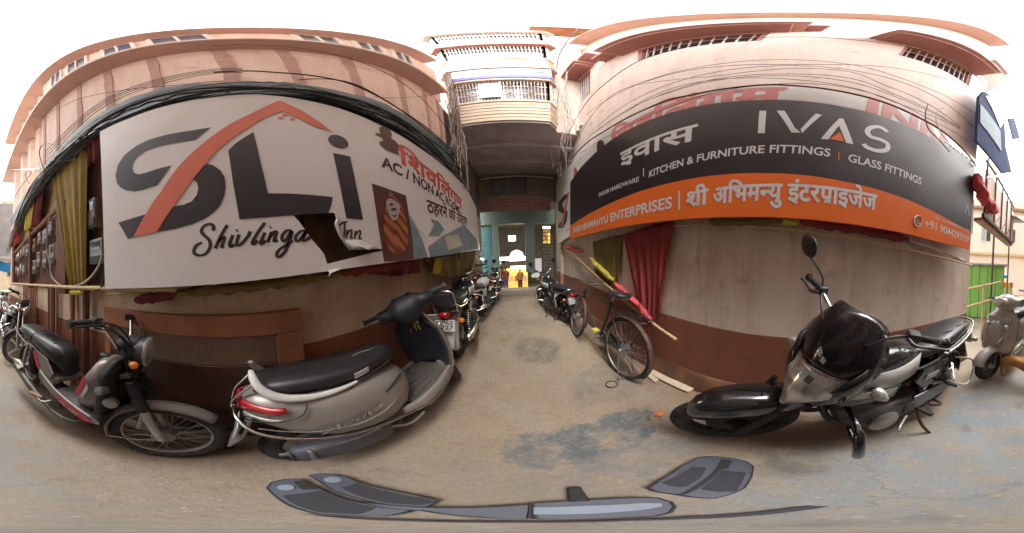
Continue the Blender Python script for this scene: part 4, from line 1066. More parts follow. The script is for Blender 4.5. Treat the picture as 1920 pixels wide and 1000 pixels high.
# right hand wires
gw = 'thin wires strung along the pink house'
traced([(1044, 130), (1048, 105), (1060, 83), (1075, 63), (1091, 49), (1125, 31), (1182, 21), (1250, 15.5), (1312, 13), (1417, 12)], .36, .004, 'cable', 'single wire arching high overhead from the drainpipe')
traced([(1062, 268), (1068, 247), (1104, 187), (1146, 148), (1193, 117), (1240, 100), (1312, 83), (1391, 73), (1500, 69), (1605, 75), (1692, 86), (1760, 104), (1850, 160)], 1.05, .006, 'cable', 'black wire passing just under the middle barred window', None, .06)
for dy, lab in ((0, 'upper'), ):
    traced([(1085, 262), (1099, 232), (1146, 180), (1208, 154), (1286, 133), (1417, 121), (1480, 121), (1560, 121), (1655, 125), (1755, 143), (1842, 176)], 1.10, .004, 'cable', 'wire with a tied knot leaving the cloth bundle on the pink wall', None, .0635)
fan = [[(1110, 252), (1161, 215), (1234, 180), (1338, 149), (1417, 140), (1495, 139), (1600, 148), (1680, 178), (1760, 215), (1800, 240)],
       [(1105, 256), (1156, 221), (1203, 193), (1260, 172), (1312, 157), (1417, 143), (1500, 143), (1600, 155), (1700, 190), (1790, 235)],
       [(1190, 198), (1260, 166), (1338, 150), (1420, 146), (1500, 150), (1600, 165), (1700, 200), (1800, 242)],
       [(1190, 160), (1260, 150), (1340, 143), (1420, 133), (1500, 128), (1600, 136), (1660, 160), (1740, 195), (1800, 238)]]
fan += [[(1100, 215), (1180, 165), (1300, 128), (1450, 112), (1600, 122), (1720, 158), (1830, 215)], [(1085, 290), (1150, 250), (1230, 212), (1330, 176), (1450, 158), (1560, 160), (1650, 180), (1740, 222), (1812, 262)], [(1120, 238), (1250, 160), (1400, 127), (1520, 124), (1640, 140), (1750, 180), (1825, 238)]]
for f in fan: traced(f, 1.10, .0035, 'cable', 'thin wire in the fan that gathers at the right end of the black sign', gw, .0635)
traced([(1070, 300), (1100, 268), (1135, 245), (1203, 208), (1255, 187), (1302, 177), (1378, 164), (1443, 159), (1495, 161), (1575, 171), (1655, 191), (1720, 219), (1767, 246), (1815, 290), (1830, 312)], 1.10, .011, 'cable', 'thick black cable lying along the top edge of the older white sign', None, .0635)
traced([(1740, 196), (1735, 215), (1740, 240), (1760, 262), (1780, 285)], 1.08, .006, 'cable', 'wire drooping at the right end of the white sign', None, .0635)
traced([(1770, 203), (1760, 205), (1755, 225), (1765, 250), (1780, 268)], 1.06, .006, 'cable_pale', 'pale cable looping down beside the blue hoarding', None, .0635)
kb = MB(); r_ = random.Random(3); c_ = on_x(1088, 246, 1.30, .0635)
for k in range(9): kb.ball(c_ + Vector((r_.uniform(-.05, .05), r_.uniform(-.16, .16), r_.uniform(-.10, .10))), (r_.uniform(.05, .09), r_.uniform(.06, .12), r_.uniform(.05, .08)), 9, 6)
tag(kb.build('cloth_bundle', M['grille_white'], smooth=60), 'crumpled whitish bundle tied to the wires beside the drainpipe', 'bundle')
# the tangle dropping down the corner beside the balconies
rt = random.Random(8)
for k in range(26):
    a = Vector((rt.uniform(-1.0, -.78), rt.uniform(2.9, 3.05), rt.uniform(5.0, 9.5)))
    b = Vector((rt.uniform(-.98, -.72), rt.uniform(2.85, 3.2), rt.uniform(2.7, 3.4)))
    cable(sag(a, b, rt.uniform(-.1, .1), 12, .05), rt.choice((.004, .006, .008)), rt.choice(('cable', 'cable_pale', 'cable_pale', 'wood_pale')), 'loose wire in the tangle hanging at the left corner of the balconied block', 'tangled wires at the balcony corner')
for k in range(16):
    a = Vector((rt.uniform(.80, 1.15), rt.uniform(3.0, 3.2), rt.uniform(5.2, 9.5)))
    b = Vector((rt.uniform(1.0, 1.4), rt.uniform(3.2, 4.2), rt.uniform(3.4, 4.8)))
    cable(sag(a, b, rt.uniform(-.1, .15), 12, .05), rt.choice((.004, .006)), rt.choice(('cable', 'cable_pale', 'cable_pale')), 'loose wire in the tangle between the drainpipe and the balconied block', 'tangled wires by the drainpipe')
for k in range(18):
    c0 = Vector((-.92, rt.uniform(2.7, 3.3), rt.uniform(2.8, 3.6)))
    P = [c0 + Vector((.05 * sin(i * .9 + k), .14 * cos(i * .8 + k) + .02 * i * rt.uniform(-1, 1), .16 * sin(i * .7 + k * 2))) for i in range(12)]
    cable(spline(P, 3), .007, 'cable', 'coiled black cable in the clump at the far end of the banner', 'coiled cables at the banner end')

# ------------------------------------------------------------------ cloth
def drape(tops, bots, folds, depth, name, m, label, cat, xp=-.88, b=0.0, nx=36, ny=16, seed=1, out=(1, 0, 0), group=None, bunch=0.0):
    """hanging cloth between a top line and a bottom line of points, with folds"""
    r = random.Random(seed); T = spline([on_x(*p, xp, b) for p in tops], 8); Bt = spline([on_x(*p, xp, b) for p in bots], 8)
    def samp(L, t):
        f = t * (len(L) - 1); i = min(int(f), len(L) - 2); return L[i].lerp(L[i + 1], f - i)
    ph = [r.uniform(0, 6) for _ in range(4)]; o = Vector(out); G = []
    for j in range(ny):
        v = j / (ny - 1); row = []
        for i in range(nx):
            u = i / (nx - 1)
            d = depth * (.35 + .65 * v) * (sin(folds * 2 * pi * u + ph[0] + .8 * sin(3 * v + ph[1])) + .45 * sin(folds * 4.7 * u + ph[2] + 2 * v) + .3 * sin(folds * 9.1 * u + 4 * v + ph[3]))
            row.append(samp(T, u).lerp(samp(Bt, u), v) + o * d)
        G.append(row)
    return tag(MB().grid(G).build(name, M[m], smooth=70, solid=.004), label, cat, group)
drape([(92, 308), (120, 282), (163, 257)], [(132, 546), (145, 548), (160, 546)], 5, .018, 'curtain', 'cloth_yellow', 'tall mustard yellow curtain gathered at its foot beside the white banner', 'curtain', -.90, seed=2)
drape([(163, 257), (175, 252), (190, 246)], [(168, 300), (180, 305), (191, 285)], 2, .02, 'cloth', 'cloth_maroon', 'scrap of maroon cloth tucked behind the top left corner of the banner', 'cloth', -.86, seed=3)
drape([(52, 368), (58, 362), (66, 358)], [(46, 430), (52, 434), (60, 425)], 3, .03, 'curtain', 'cloth_lemon', 'short lemon yellow cloth hanging over the meter board', 'cloth', -.9, seed=4, nx=20)
drape([(66, 360), (74, 350), (84, 352)], [(60, 428), (66, 425), (74, 420)], 3, .03, 'curtain', 'cloth_maroon', 'short maroon cloth hanging right of the lemon yellow one', 'cloth', -.92, seed=5, nx=20)
drape([(34, 396), (40, 392), (45, 390)], [(19, 462), (26, 462), (32, 455)], 3, .04, 'curtain', 'cloth_bright_red', 'faded red cloth hanging at the far left of the meter board', 'cloth', -.9, seed=6, nx=20)
drape([(1168, 440), (1215, 424), (1266, 412)], [(1205, 607), (1219, 610), (1238, 580)], 6, .022, 'curtain', 'cloth_red', 'long deep red curtain hanging under the orange strip', 'curtain', 1.22, RB, seed=7, out=(-1, 0, 0))
drape([(1112, 454), (1138, 446), (1166, 440)], [(1120, 520), (1140, 535), (1160, 545)], 4, .018, 'curtain', 'cloth_olive', 'mustard curtain hanging left of the deep red one', 'curtain', 1.24, RB, seed=8, out=(-1, 0, 0))
drape([(800, 484), (845, 478), (893, 470)], [(812, 518), (850, 522), (880, 515)], 5, .02, 'curtain', 'cloth_olive', 'row of dull yellow cloth hanging under the far end of the banner', 'curtain', -.93, seed=9)
drape([(700, 497), (740, 492), (790, 486)], [(705, 515), (740, 518), (785, 512)], 3, .02, 'curtain', 'cloth_maroon', 'dark red cloth bunched under the banner near its printed picture', 'cloth', -.93, seed=10)
drape([(815, 484), (822, 483), (829, 482)], [(812, 512), (819, 516), (823, 510)], 2, .012, 'cloth', 'cloth_lemon', 'bright yellow rag tied under the far end of the banner', 'cloth', -.90, seed=12, nx=14)
def roll(px, x, r, m, label, b=0.0, seed=1, name='cloth_roll', cat='cloth'):
    q = random.Random(seed); P = spline([on_x(*p, x, b) for p in px], 6)
    mb = MB(); R = []; n = len(P)
    for i, p in enumerate(P):
        e = min(1, .45 + 3 * i / n, .45 + 3 * (n - 1 - i) / n)
        t = (P[min(i + 1, n - 1)] - P[max(i - 1, 0)]).normalized(); u = t.cross(Vector((0, 0, 1))).normalized(); w = t.cross(u)
        R.append([p + (u * cos(2 * pi * k / 12) * .8 + w * sin(2 * pi * k / 12)) * r * .8 * e * (1 + .20 * sin(k * 2.2 + i * .9) + .15 * sin(k * 1.0 - i * 1.7) + q.uniform(-.14, .14)) for k in range(12)])
    return tag(mb.rings(R).build(name, M[m], smooth=70), label, cat)
roll([(253, 563), (275, 560), (300, 556), (332, 549)], -.92, .040, 'cloth_maroon', 'rolled maroon cloth tied to the pole under the banner left end', seed=1)
roll([(332, 549), (400, 544), (480, 536), (560, 525), (636, 513)], -.92, .035, 'cloth_olive', 'long rolled olive cloth tucked under the bottom edge of the banner', seed=2)
roll([(640, 512), (680, 505), (720, 500), (765, 494)], -.93, .045, 'cloth_red', 'rolled dark red cloth under the torn part of the banner', seed=3)
roll([(1332, 416), (1400, 414), (1466, 414)], 1.20, .045, 'cloth_olive', 'rolled mustard cloth tied to the pole under the orange strip', RB, 4)
roll([(1466, 414), (1500, 416)], 1.20, .038, 'cloth_lemon', 'short knot of lemon cloth between the mustard and the red roll', RB, 5)
roll([(1500, 415), (1560, 421), (1630, 433), (1705, 450)], 1.20, .050, 'cloth_red', 'long rolled red cloth under the phone number end of the orange strip', RB, 6)
roll([(1705, 450), (1740, 462), (1790, 482), (1812, 492)], 1.18, .025, 'grille_white', 'thin whitish plastic wrapped round the pole end below the phone number', RB, 7)
def pole(a, b, r, m, label, name='bamboo_pole', cat='pole', group=None):
    a, b = Vector(a), Vector(b); L_ = (b - a).length; n = max(3, int(L_ / .35)); P, R = [], []
    for i in range(n * 3 + 1):
        t = i / (n * 3); P.append(a.lerp(b, t)); R.append(r * (1.15 if i % 3 == 0 else 1.0))
    return tag(MB().tube(P, R, 8).build(name, M[m]), label, cat, group)
pole(on_x(1262, 423, 1.24, RB), on_x(1822, 498, 1.16, RB), .012, 'bamboo', 'long bamboo pole carrying the cloth rolls below the orange strip')
pole(on_x(1056, 461, 1.22, RB), on_x(1268, 637, 1.20, RB), .014, 'bamboo', 'slanting bamboo pole wrapped in red and yellow cloth above the bicycle')
roll([(1056, 461), (1075, 468), (1092, 474)], 1.215, .045, 'cloth_bright_red', 'red cloth wound round the top end of the slanting pole', RB, 8)
roll([(1107, 484), (1115, 494), (1124, 502), (1136, 514), (1150, 526)], 1.21, .055, 'cloth_lemon', 'yellow cloth wound round the middle of the slanting pole', RB, 9)
roll([(1152, 531), (1175, 553), (1200, 576), (1222, 602)], 1.205, .052, 'cloth_bright_red', 'red cloth wound round the lower half of the slanting pole', RB, 10)
drape([(1211, 602), (1215, 604), (1220, 606)], [(1209, 634), (1214, 640), (1219, 634)], 2, .012, 'cloth', 'cloth_red', 'tail of red cloth dangling from the slanting pole', 'cloth', 1.20, RB, seed=13, nx=12, ny=8, out=(-1, 0, 0))
pole(on_x(18, 531, -.86), on_x(330, 541, -.86), .018, 'bamboo', 'level bamboo pole running below the electricity meters to the banner')
pole(on_x(200, 552, -.9), on_x(300, 548, -.93), .010, 'bamboo', 'thinner bamboo pole under the banner left end')
roll([(131, 549), (142, 549), (156, 549)], -.86, .030, 'cloth_lemon', 'yellow rag knotted round the level bamboo pole', seed=14)

# ------------------------------------------------------------------ meter boards, posts, pipes along the hotel
mbd = empty('meter_board', (-1.0, -3.2, 1.4), 'long dark wooden board full of electricity meters at the far left', 'board')
mi = Matrix.Translation((1.0, 3.2, -1.4))
def mput(mb, name, m, **kw):
    o = mb.build(name, M[m], None, **kw); o.parent = mbd; o.matrix_parent_inverse = mi; return o
mput(MB().box((-1.03, -3.25, 1.78), (.03, 2.7, 1.05)), 'backing', 'wood', smooth=0)
for y, w in ((-4.45, .22), (-2.95, .07), (-1.72, .22)): mput(MB().box((-.96, y, 1.78), (.12, w, 1.10)), 'post', 'panel_brown', smooth=0, bevel=.006)
mput(MB().tube([(-.94, -4.6, 2.05), (-.94, -3.0, 2.22), (-.94, -1.65, 2.32)], .035, 6), 'top_rail', 'wood_pale')
rm = random.Random(9); gm = 'electricity meters on the dark board'
def meter(y, z, w, h, m, label, group=None, x=-.985):
    t = empty('electricity_meter', (x, y, z), label, 'meter', group)
    MB().box((0, 0, 0), (.09, w, h)).build('case', M[m], t, smooth=0, bevel=.008)
    MB().box((.046, 0, h * .22), (.006, w * .7, h * .3)).build('window', M['mirror_glass'], t, smooth=0)
    MB().box((.048, 0, -h * .32), (.014, w * .9, h * .26)).build('terminal_cover', M['black_plastic'], t, smooth=0, bevel=.003)
    for k in (-1, 0, 1):
        MB().tube(sag((.03, k * w * .25, -h / 2), (.0 + rm.uniform(-.02, .05), k * w * .3 + rm.uniform(-.06, .06), -h / 2 - rm.uniform(.10, .22)), .02, 6), .005, 5).build('lead', M['cable'], t)
    return t
ORD = 'first second third fourth fifth sixth seventh eighth ninth tenth eleventh'.split()
for row, z in enumerate((2.02, 1.64)):
    for k in range(11):
        y = -4.2 + k * .235 + rm.uniform(-.03, .03)
        if abs(y + 2.95) < .11 or rm.random() < .06: continue
        meter(y, z + rm.uniform(-.05, .05) + .06 * (y + 3), rm.uniform(.13, .17), rm.uniform(.20, .26), rm.choice(('meter_grey', 'meter_grey', 'wood_pale')), ORD[k] + ' electricity meter from the far end in the %s row of the dark board' % ('upper', 'lower')[row], gm)
for (px, py, w, h, lab) in ((132, 487, .13, .20, 'pale green glazed meter box left of the foot of the yellow curtain'), (183, 472, .17, .22, 'pale green glazed meter box tight against the left end of the banner')):
    p = on_x(px, py, -.95); meter(p.y, p.z, w, h, 'meter_green', lab, x=-.97)
p = on_x(174, 400, -.95); meter(p.y, p.z, .12, .30, 'grey_plastic', 'dark grey meter box higher up behind the yellow curtain', x=-.97)
tag(MB().box((-1.02, -1.2, 2.0), (.04, .75, 1.3)).build('backing_panel', M['wood'], smooth=0), 'dark wooden panel behind the yellow curtain', 'panel')
gp = 'rust brown pipes up the cream wall'
for px, r in ((44, .022), (48, .025), (52, .022), (57, .028), (62, .024), (66, .022)):
    p = on_x(px, 570, -1.01); tag(MB().tube([(p.x, p.y, 0.02), (p.x, p.y, 1.33)], r, 8).build('pipe', M['pipe_pink']), 'thin rust brown pipe in the far bundle under the meter board', 'pipe', gp)
for px, r, m in ((92, .020, 'wood'), (96, .022, 'pipe_pink'), (101, .022, 'wood'), (106, .02, 'pipe_pink')):
    p = on_x(px, 590, -1.0); tag(MB().tube([(p.x, p.y, 0.02), (p.x + .01, p.y + .02, 1.33)], r, 8).build('pipe', M[m]), 'thin brown pipe in the nearer bundle behind the moped seat', 'pipe', 'brown pipes behind the moped seat')
pole((-.985, -1.60, .0), (-1.0, -1.62, 1.45), .028, 'wood_orange', 'slim orange brown post between the pipes and the mesh board', 'post', 'post')
pole((-.97, -1.36, .0), (-.99, -1.34, 1.55), .034, 'wood', 'dark round wooden post just left of the mesh board', 'post', 'post')
# ------------------------------------------------------------------ framed wire mesh leaning on the wall
mf = empty('mesh_frame', (-.99, -.38, 0), 'wooden frame with wire mesh, pale above and brown below, against the cream wall', 'frame')
def fput(mb, name, m, **kw): return mb.build(name, M[m], mf, **kw)
ya, yb = -.68, .70
fput(MB().box((0, 0, 1.08), (.05, 1.38, .14)), 'top_rail', 'wood_orange', smooth=0, bevel=.006)
fput(MB().box((0, .61, .52), (.05, .16, .975)), 'stile', 'wood_orange', smooth=0, bevel=.006)
fput(MB().box((0, -.655, .52), (.05, .06, .975)), 'stile', 'wood_orange', smooth=0, bevel=.006)
fput(MB().box((0, 0, .04), (.05, 1.36, .06)), 'bottom_rail', 'tarp_green', smooth=0, bevel=.006)
fput(MB().box((-.028, 0, .90), (.01, 1.26, .22)), 'upper_backing', 'wood_pale', smooth=0)
fput(MB().box((-.028, 0, .43), (.01, 1.26, .71)), 'lower_backing', 'panel_brown', smooth=0)
m1, m2 = MB(), MB(); rr_ = random.Random(2)
for k in range(66):
    y = -.62 + k * .0177
    if y > .53: break
    P = [(.012 + .004 * sin(k + j), y + .002 * sin(j * 1.7 + k), .79 + .22 * j / 5) for j in range(6)]
    m1.tube(P, .0022, 4)
    P = [(.010 + .006 * sin(k * .4 + j), y + .003 * sin(j * 1.1 + k), .07 + .72 * j / 8) for j in range(9)]
    m2.tube(P, .0024, 4)
for k in range(13):
    z = .795 + k * .0177; m1.tube([(.014 + .003 * sin(j + k), -.62 + 1.15 * j / 10, z + .003 * sin(j * .8 + k)) for j in range(11)], .0022, 4)
for k in range(46):
    z = .07 + k * .0158; m2.tube([(.013 + .007 * sin(j * .7 + k * .3), -.62 + 1.15 * j / 12, z + .004 * sin(j * .6 + k * .2)) for j in range(13)], .0028, 4)
o = fput(m1, 'pale_mesh', 'mesh_wire', smooth=0); o['kind'] = 'stuff'
o = fput(m2, 'brown_mesh', 'mesh_brown', smooth=0); o['kind'] = 'stuff'

# ------------------------------------------------------------------ beyond the corner: gallery, hoarding, container, street
gal = empty('iron_gallery', (.95, -2.3, 2.3), 'rusty iron framed gallery with pale panels jutting past the house corner', 'gallery')
gi_ = Matrix.Translation((-.95, 2.3, -2.3))
def gput(mb, name, m, **kw):
    o = mb.build(name, M[m], None, **kw); o.parent = gal; o.matrix_parent_inverse = gi_; return o
for k in range(5):
    y = -2.42 - k * .48
    gput(MB().box((.98, y - .225, 2.83), (.03, .43, .90)), 'panel', 'peach' if k % 2 else 'cream_up', smooth=0)
    gput(MB().box((.95, y, 2.9), (.03, .03, 1.25)), 'post', 'rust_frame', smooth=0)
gput(MB().box((.95, -3.5, 2.33), (.05, 2.3, .06)), 'bottom_rail', 'rust_frame', smooth=0)
gput(MB().box((.95, -3.5, 3.42), (.04, 2.3, .04)), 'top_rail', 'rust_frame', smooth=0)
gput(MB().box((1.03, -3.5, 2.27), (.14, 2.3, .05)), 'floor_slab', 'wood_pale', smooth=0)
for k in range(4):
    gput(MB().tube([(.95, -2.42 - k * .48, 2.35), (.95, -2.9 - k * .48, 2.7)], .01, 5), 'brace', 'rust_frame')
bh = empty('hoarding', (.95, -2.9, 4.5), 'blue hoarding with a white panel hung high on the house corner', 'sign')
hi_ = Matrix.Translation((-.95, 2.9, -4.5))
def bput(pts, name, m, th=.04, off=0.0):
    P = [on_x(*p, .95 - off) for p in pts]
    o = MB().prism(P, (th, 0, 0)).build(name, M[m], smooth=0); o.parent = bh; o.matrix_parent_inverse = hi_
bput([(1832, 265), (1836, 182), (1845, 172), (1858, 178), (1884, 228), (1886, 275), (1897, 323), (1880, 326)], 'backing', 'navy')
bput([(1848, 180), (1858, 180), (1882, 230), (1876, 240)], 'white_panel', 'white_paint', .01, .015)
bput([(1838, 230), (1839, 195), (1876, 246), (1878, 285)], 'patterned_panel', 'print_blue', .01, .015)
bput([(1890, 222), (1902, 222), (1913, 260), (1900, 262)], 'small_panel', 'navy', .03)
roll([(1831, 325), (1836, 350), (1846, 372), (1858, 387), (1870, 396)], .93, .13, 'cloth_bright_red', 'faded red cloth bundled along the gallery rail', seed=21)
pole(on_x(1850, 334, .9), on_x(1925, 326, .6), .018, 'steel', 'grey rod sticking out level below the blue hoarding', 'rod', 'rod')
gc = empty('green_container', (2.1, -5.3, 0), 'bright green metal kiosk standing in the side lane behind bamboo rails', 'kiosk')
gc.rotation_euler = (0, 0, .3)
for k in range(6): MB().box((-.62 + k * .25, 0.35, .86), (.235, .04, 1.68)).build('door_panel', M['green_paint'], gc, smooth=0, bevel=.006)
MB().box((0, -.1, .86), (1.52, .84, 1.66)).build('body', M['green_paint'], gc, smooth=0)
MB().box((0, 0, 1.73), (1.66, 1.0, .05)).build('roof', M['grey_paint'], gc, smooth=0)
pole((1.62, -3.10, 1.06), (.90, -3.42, 1.27), .022, 'bamboo', 'upper bamboo rail in front of the green kiosk', group=None)
pole((1.60, -3.11, .68), (.94, -3.38, .94), .022, 'bamboo', 'lower bamboo rail in front of the green kiosk')
pole((1.22, -3.28, 0), (1.22, -3.28, 1.22), .02, 'bamboo', 'upright bamboo stake holding the rails by the green kiosk')
pb = empty('pale_building', (4.3, -13, 0), 'sunlit pale house with two small windows at the end of the side lane', 'building')
pb.rotation_euler = (0, 0, .36)
MB().box((0, 0, 3.6), (5.5, 3, 7.2)).build('wall', M['cream_up'], pb, smooth=0)
for x in (-1.25, .55):
    w = MB().box((x, 1.52, 4.35), (.82, .06, 1.2)).build('window', M['white_paint'], pb, smooth=0)
    MB().box((x - .18, 1.56, 4.35), (.30, .03, 1.0)).build('pane', M['dark_window'], w, smooth=0); MB().box((x + .18, 1.56, 4.35), (.30, .03, 1.0)).build('pane', M['grey_paint'], w, smooth=0)
MB().box((0, 1.6, 2.9), (5.6, .4, .15)).build('ledge', M['bamboo'], pb, smooth=0)
MB().box((0, 1.6, 6.4), (5.6, .5, .18)).build('ledge', M['wood_pale'], pb, smooth=0)
cp = empty('market_canopy', (.55, -5.6, 2.9), 'pale grey tarpaulin canopy over the street behind the silver scooters', 'canopy')
G = []
for i in range(9):
    G.append([Vector((-.55 + i * .2, -.9 + j * .35, .25 + .5 * sin(i * .35) + .10 * sin(j * 1.4 + i) - .10 * j)) for j in range(7)])
MB().grid(G).build('sheet', M['grey_paint'], cp, smooth=60, solid=.01)
for x, y in ((.9, 1.1), (-.5, -.9), (.9, -.9)): MB().tube([(x, y, -2.6), (x, y, .4)], .03, 8).build('post', M['rust_frame'], cp)
MB().box((-.15, -.95, -.25), (.8, .04, .55)).build('valance', M['print_pale'], cp, smooth=0)
pa = empty('sheet_stall', (-1.55, -6.6, 0), 'grey roofed street stall with a blue sheet far behind the parked motorcycles', 'stall')
MB().box((0, 0, 3.2), (1.7, 1.0, 2.2)).build('hoarding', M['grey_paint'], pa, smooth=0)
MB().box((.6, .5, 2.05), (1.1, .6, .06), Matrix.Rotation(.25, 3, 'X')).build('roof', M['white_paint'], pa, smooth=0)
G = [[Vector((.15 + .12 * i, .55 + .03 * sin(j * 2 + i), 1.98 - .07 * j + .03 * sin(i * 1.5))) for j in range(6)] for i in range(7)]
MB().grid(G).build('blue_sheet', M['blue_sheet'], pa, smooth=60, solid=.01)
for x in (-.6, .8): MB().tube([(x, .5, 0), (x, .5, 2.2)], .03, 8).build('post', M['rust_frame'], pa)
MB().box((.1, 0, .45), (1.5, .7, .9)).build('counter', M['plank'], pa, smooth=0)
tb = MB().ball((0, 0, 0), (.22, .16, .10)); tb.ball((.15, .05, .03), (.12, .1, .08))
o = tag(tb.build('blue_bundle', M['blue_sheet'], smooth=60), 'bright blue plastic bundle beyond the green kiosk', 'bundle'); o.location = on_x(1880, 520, .98)
o.location = at_r(1881, 518, 7); MBs = MB().box((0, 0, 0), (.7, .5, .9))
kt = empty('goods_stand', (at_r(1885, 540, 7.2).x, at_r(1885, 540, 7.2).y, 0), 'low stand of orange and pale goods under the blue bundle', 'stand')
MB().box((0, 0, .45), (.7, .4, .9)).build('counter', M['plank'], kt, smooth=0)
for k in range(5): MB().box((-.28 + k * .14, .1, 1.02), (.11, .12, .22)).build('goods', M[('wood_orange', 'cloth_lemon', 'print_orange', 'plank', 'cloth_bright_red')[k]], kt, smooth=0)
# far facades closing the street
fb = empty('street_house', (-3.6, -11.5, 0), 'cream street house with rows of windows beyond the parked motorcycles', 'building')
MB().box((0, 0, 3.2), (4.6, 3, 6.4)).build('wall', M['plaster_cream'], fb, smooth=0)
for r in range(2):
    for k in range(4):
        w = MB().box((-1.6 + k * 1.05, 1.52, 2.1 + r * 2.4), (.7, .06, 1.2)).build('window', M['wood_pale'], fb, smooth=0)
        MB().box((-1.6 + k * 1.05, 1.56, 2.1 + r * 2.4), (.56, .03, 1.05)).build('pane', M['dark_window'], w, smooth=0)
# ------------------------------------------------------------------ small things on the ground
pk = [(1216, 700), (1228, 692), (1305, 728), (1290, 737)]
P = [on_z(*p, .012) for p in pk]; tag(MB().prism(P, (0, 0, .016)).build('plank', M['plank'], smooth=0), 'long pale plank flecked with orange lying along the foot of the wall', 'plank')
P = [on_z(*p, .012) for p in ((1205, 700), (1213, 697), (1236, 714), (1228, 718))]; tag(MB().prism(P, (0, 0, .014)).build('plank', M['plank'], smooth=0), 'short piece of pale plank behind the bicycle wheel', 'plank')
c_ = on_z(1236, 777); P = [(c_.x + .04 * cos(a) * (1 + .25 * sin(3 * a + 1) + .12 * sin(7 * a)), c_.y + .03 * sin(a) * (1 + .3 * sin(2 * a) + .1 * sin(9 * a)), .005) for a in [2 * pi * k / 30 for k in range(30)]]
tag(MB().prism(P, (0, 0, .006)).build('powder_spill', M['powder'], smooth=0), 'small spill of orange powder on the concrete', 'spill')
c_ = on_z(1147, 722); tag(MB().torus((c_.x, c_.y, .012), .055, .006, 'Z', 24, 6).build('wire_ring', M['rust_frame']), 'thin rusty ring lying on the ground by the bicycle stand', 'ring')
c_ = on_z(410, 834); tag(MB().torus((c_.x, c_.y, .012), .03, .007, 'Z', 16, 6).torus((c_.x + .02, c_.y + .05, .012), .022, .007, 'Z', 16, 6).build('rag_scrap', M['rubber']), 'small dark scrap lying between the moped wheel and the scooter', 'scrap')
rl = random.Random(20)
for k in range(26):
    x, y = rl.uniform(-.9, 1.3), rl.uniform(-1.8, 4.5)
    s = rl.uniform(.006, .014)
    if abs(x) < .25 and abs(y) < .3: continue
    o = MB().box((0, 0, 0), (s, s * rl.uniform(.6, 1.3), s * .5), Matrix.Rotation(rl.uniform(0, 3), 3, 'Z')).build('litter_bit', M[rl.choice(('plank', 'step_stone', 'print_pale', 'wood', 'powder'))], smooth=0)
    o.location = (x, y, .005 + s * .25); tag(o, 'tiny scrap of litter lying loose on the worn concrete', 'litter', 'litter on the concrete')
# folding plastic stand lying at the photographer's feet
fs = empty('folding_stand', (0, .12, 0), 'grey plastic folding stand with padded ends lying under the camera', 'stand')
fi = Matrix.Translation((0, -.12, 0))
def flat(pts, z0, th, name, m, bev=.006):
    P = [on_z(*p, z0) for p in pts]
    o = MB().prism(P, (0, 0, th)).build(name, M[m], smooth=0, bevel=bev); o.parent = fs; o.matrix_parent_inverse = fi
    if name in ('outer_pad', 'inner_pad', 'end_plate', 'bar'):          # raised dark lip round each moulded piece
        e = MB().tube([p + Vector((0, 0, th)) for p in P], .0028, 6, True).build('lip', M['shoe_dark']); e.parent = fs; e.matrix_parent_inverse = fi
    return o
zz = lambda L_: [(480 + x / 3.692, 840 + y / 3.692) for x, y in L_]
yy = lambda L_: [(1180 + x / 4.571, 840 + y / 4.571) for x, y in L_]
flat(zz([(80, 280), (110, 245), (200, 222), (320, 218), (450, 290), (640, 365), (850, 405), (1080, 435), (900, 475), (640, 470), (440, 460), (270, 415), (140, 340)]), .004, .020, 'outer_pad', 'shoe_grey')
flat(zz([(370, 195), (450, 185), (540, 188), (640, 210), (700, 240), (900, 290), (1130, 335), (1270, 370), (1190, 410), (950, 400), (720, 355), (520, 290), (440, 235)]), .004, .024, 'inner_pad', 'shoe_grey')
flat(zz([(180, 330), (440, 300), (620, 365), (830, 415), (700, 462), (440, 448), (290, 405)]), .0245, .003, 'dark_inset', 'shoe_dark', .001)
flat(zz([(590, 275), (700, 245), (900, 300), (1130, 345), (1250, 372), (1150, 398), (920, 385), (760, 350)]), .0285, .003, 'dark_inset', 'shoe_dark', .001)
flat(zz([(260, 235), (330, 222), (430, 285), (320, 292)]), .0245, .003, 'dark_inset', 'rubber', .001)
for cx, cy in ((205, 275), (530, 222)):
    flat(zz([(cx + 62 * cos(2 * pi * k / 18), cy + 20 * sin(2 * pi * k / 18)) for k in range(18)]), .0285, .003, 'pale_button', 'shoe_pale', .001)
flat(zz([(700, 372), (960, 400), (1250, 415), (1520, 415), (1750, 403), (1920, 393), (1920, 490), (1700, 490), (1400, 470), (1150, 435), (900, 420)]) + [], .006, .022, 'bar', 'shoe_grey')
flat([(995, 945), (1080, 939), (1160, 935), (1205, 934), (1232, 934), (1258, 942), (1264, 951), (1255, 962), (1230, 968), (1160, 972), (1080, 974), (995, 973)], .006, .024, 'bar', 'shoe_grey')
flat([(1000, 952), (1100, 949), (1200, 944), (1240, 944), (1242, 950), (1200, 957), (1100, 964), (1000, 965)], .0305, .003, 'pale_inset', 'shoe_pale', .001)
flat([(560, 963), (620, 968), (760, 974), (960, 977), (1180, 974), (1300, 968), (1420, 960), (1510, 948), (1556, 950), (1500, 958), (1420, 967), (1300, 974), (1180, 977.5), (960, 981), (760, 978), (640, 972)], .003, .012, 'thin_rail', 'shoe_dark', .003)
flat(yy([(165, 350), (250, 290), (430, 175), (570, 100), (640, 82), (780, 85), (900, 100), (1000, 125), (1060, 165), (1045, 250), (980, 350), (880, 395), (720, 438), (540, 425), (420, 405), (250, 385)]), .004, .022, 'end_plate', 'shoe_grey')
flat(yy([(270, 300), (540, 160), (660, 170), (620, 250), (490, 335), (400, 340)]), .0265, .003, 'dark_inset', 'shoe_dark', .001)
flat(yy([(610, 355), (790, 195), (1000, 210), (920, 375), (760, 378)]), .0265, .003, 'dark_inset', 'shoe_dark', .001)
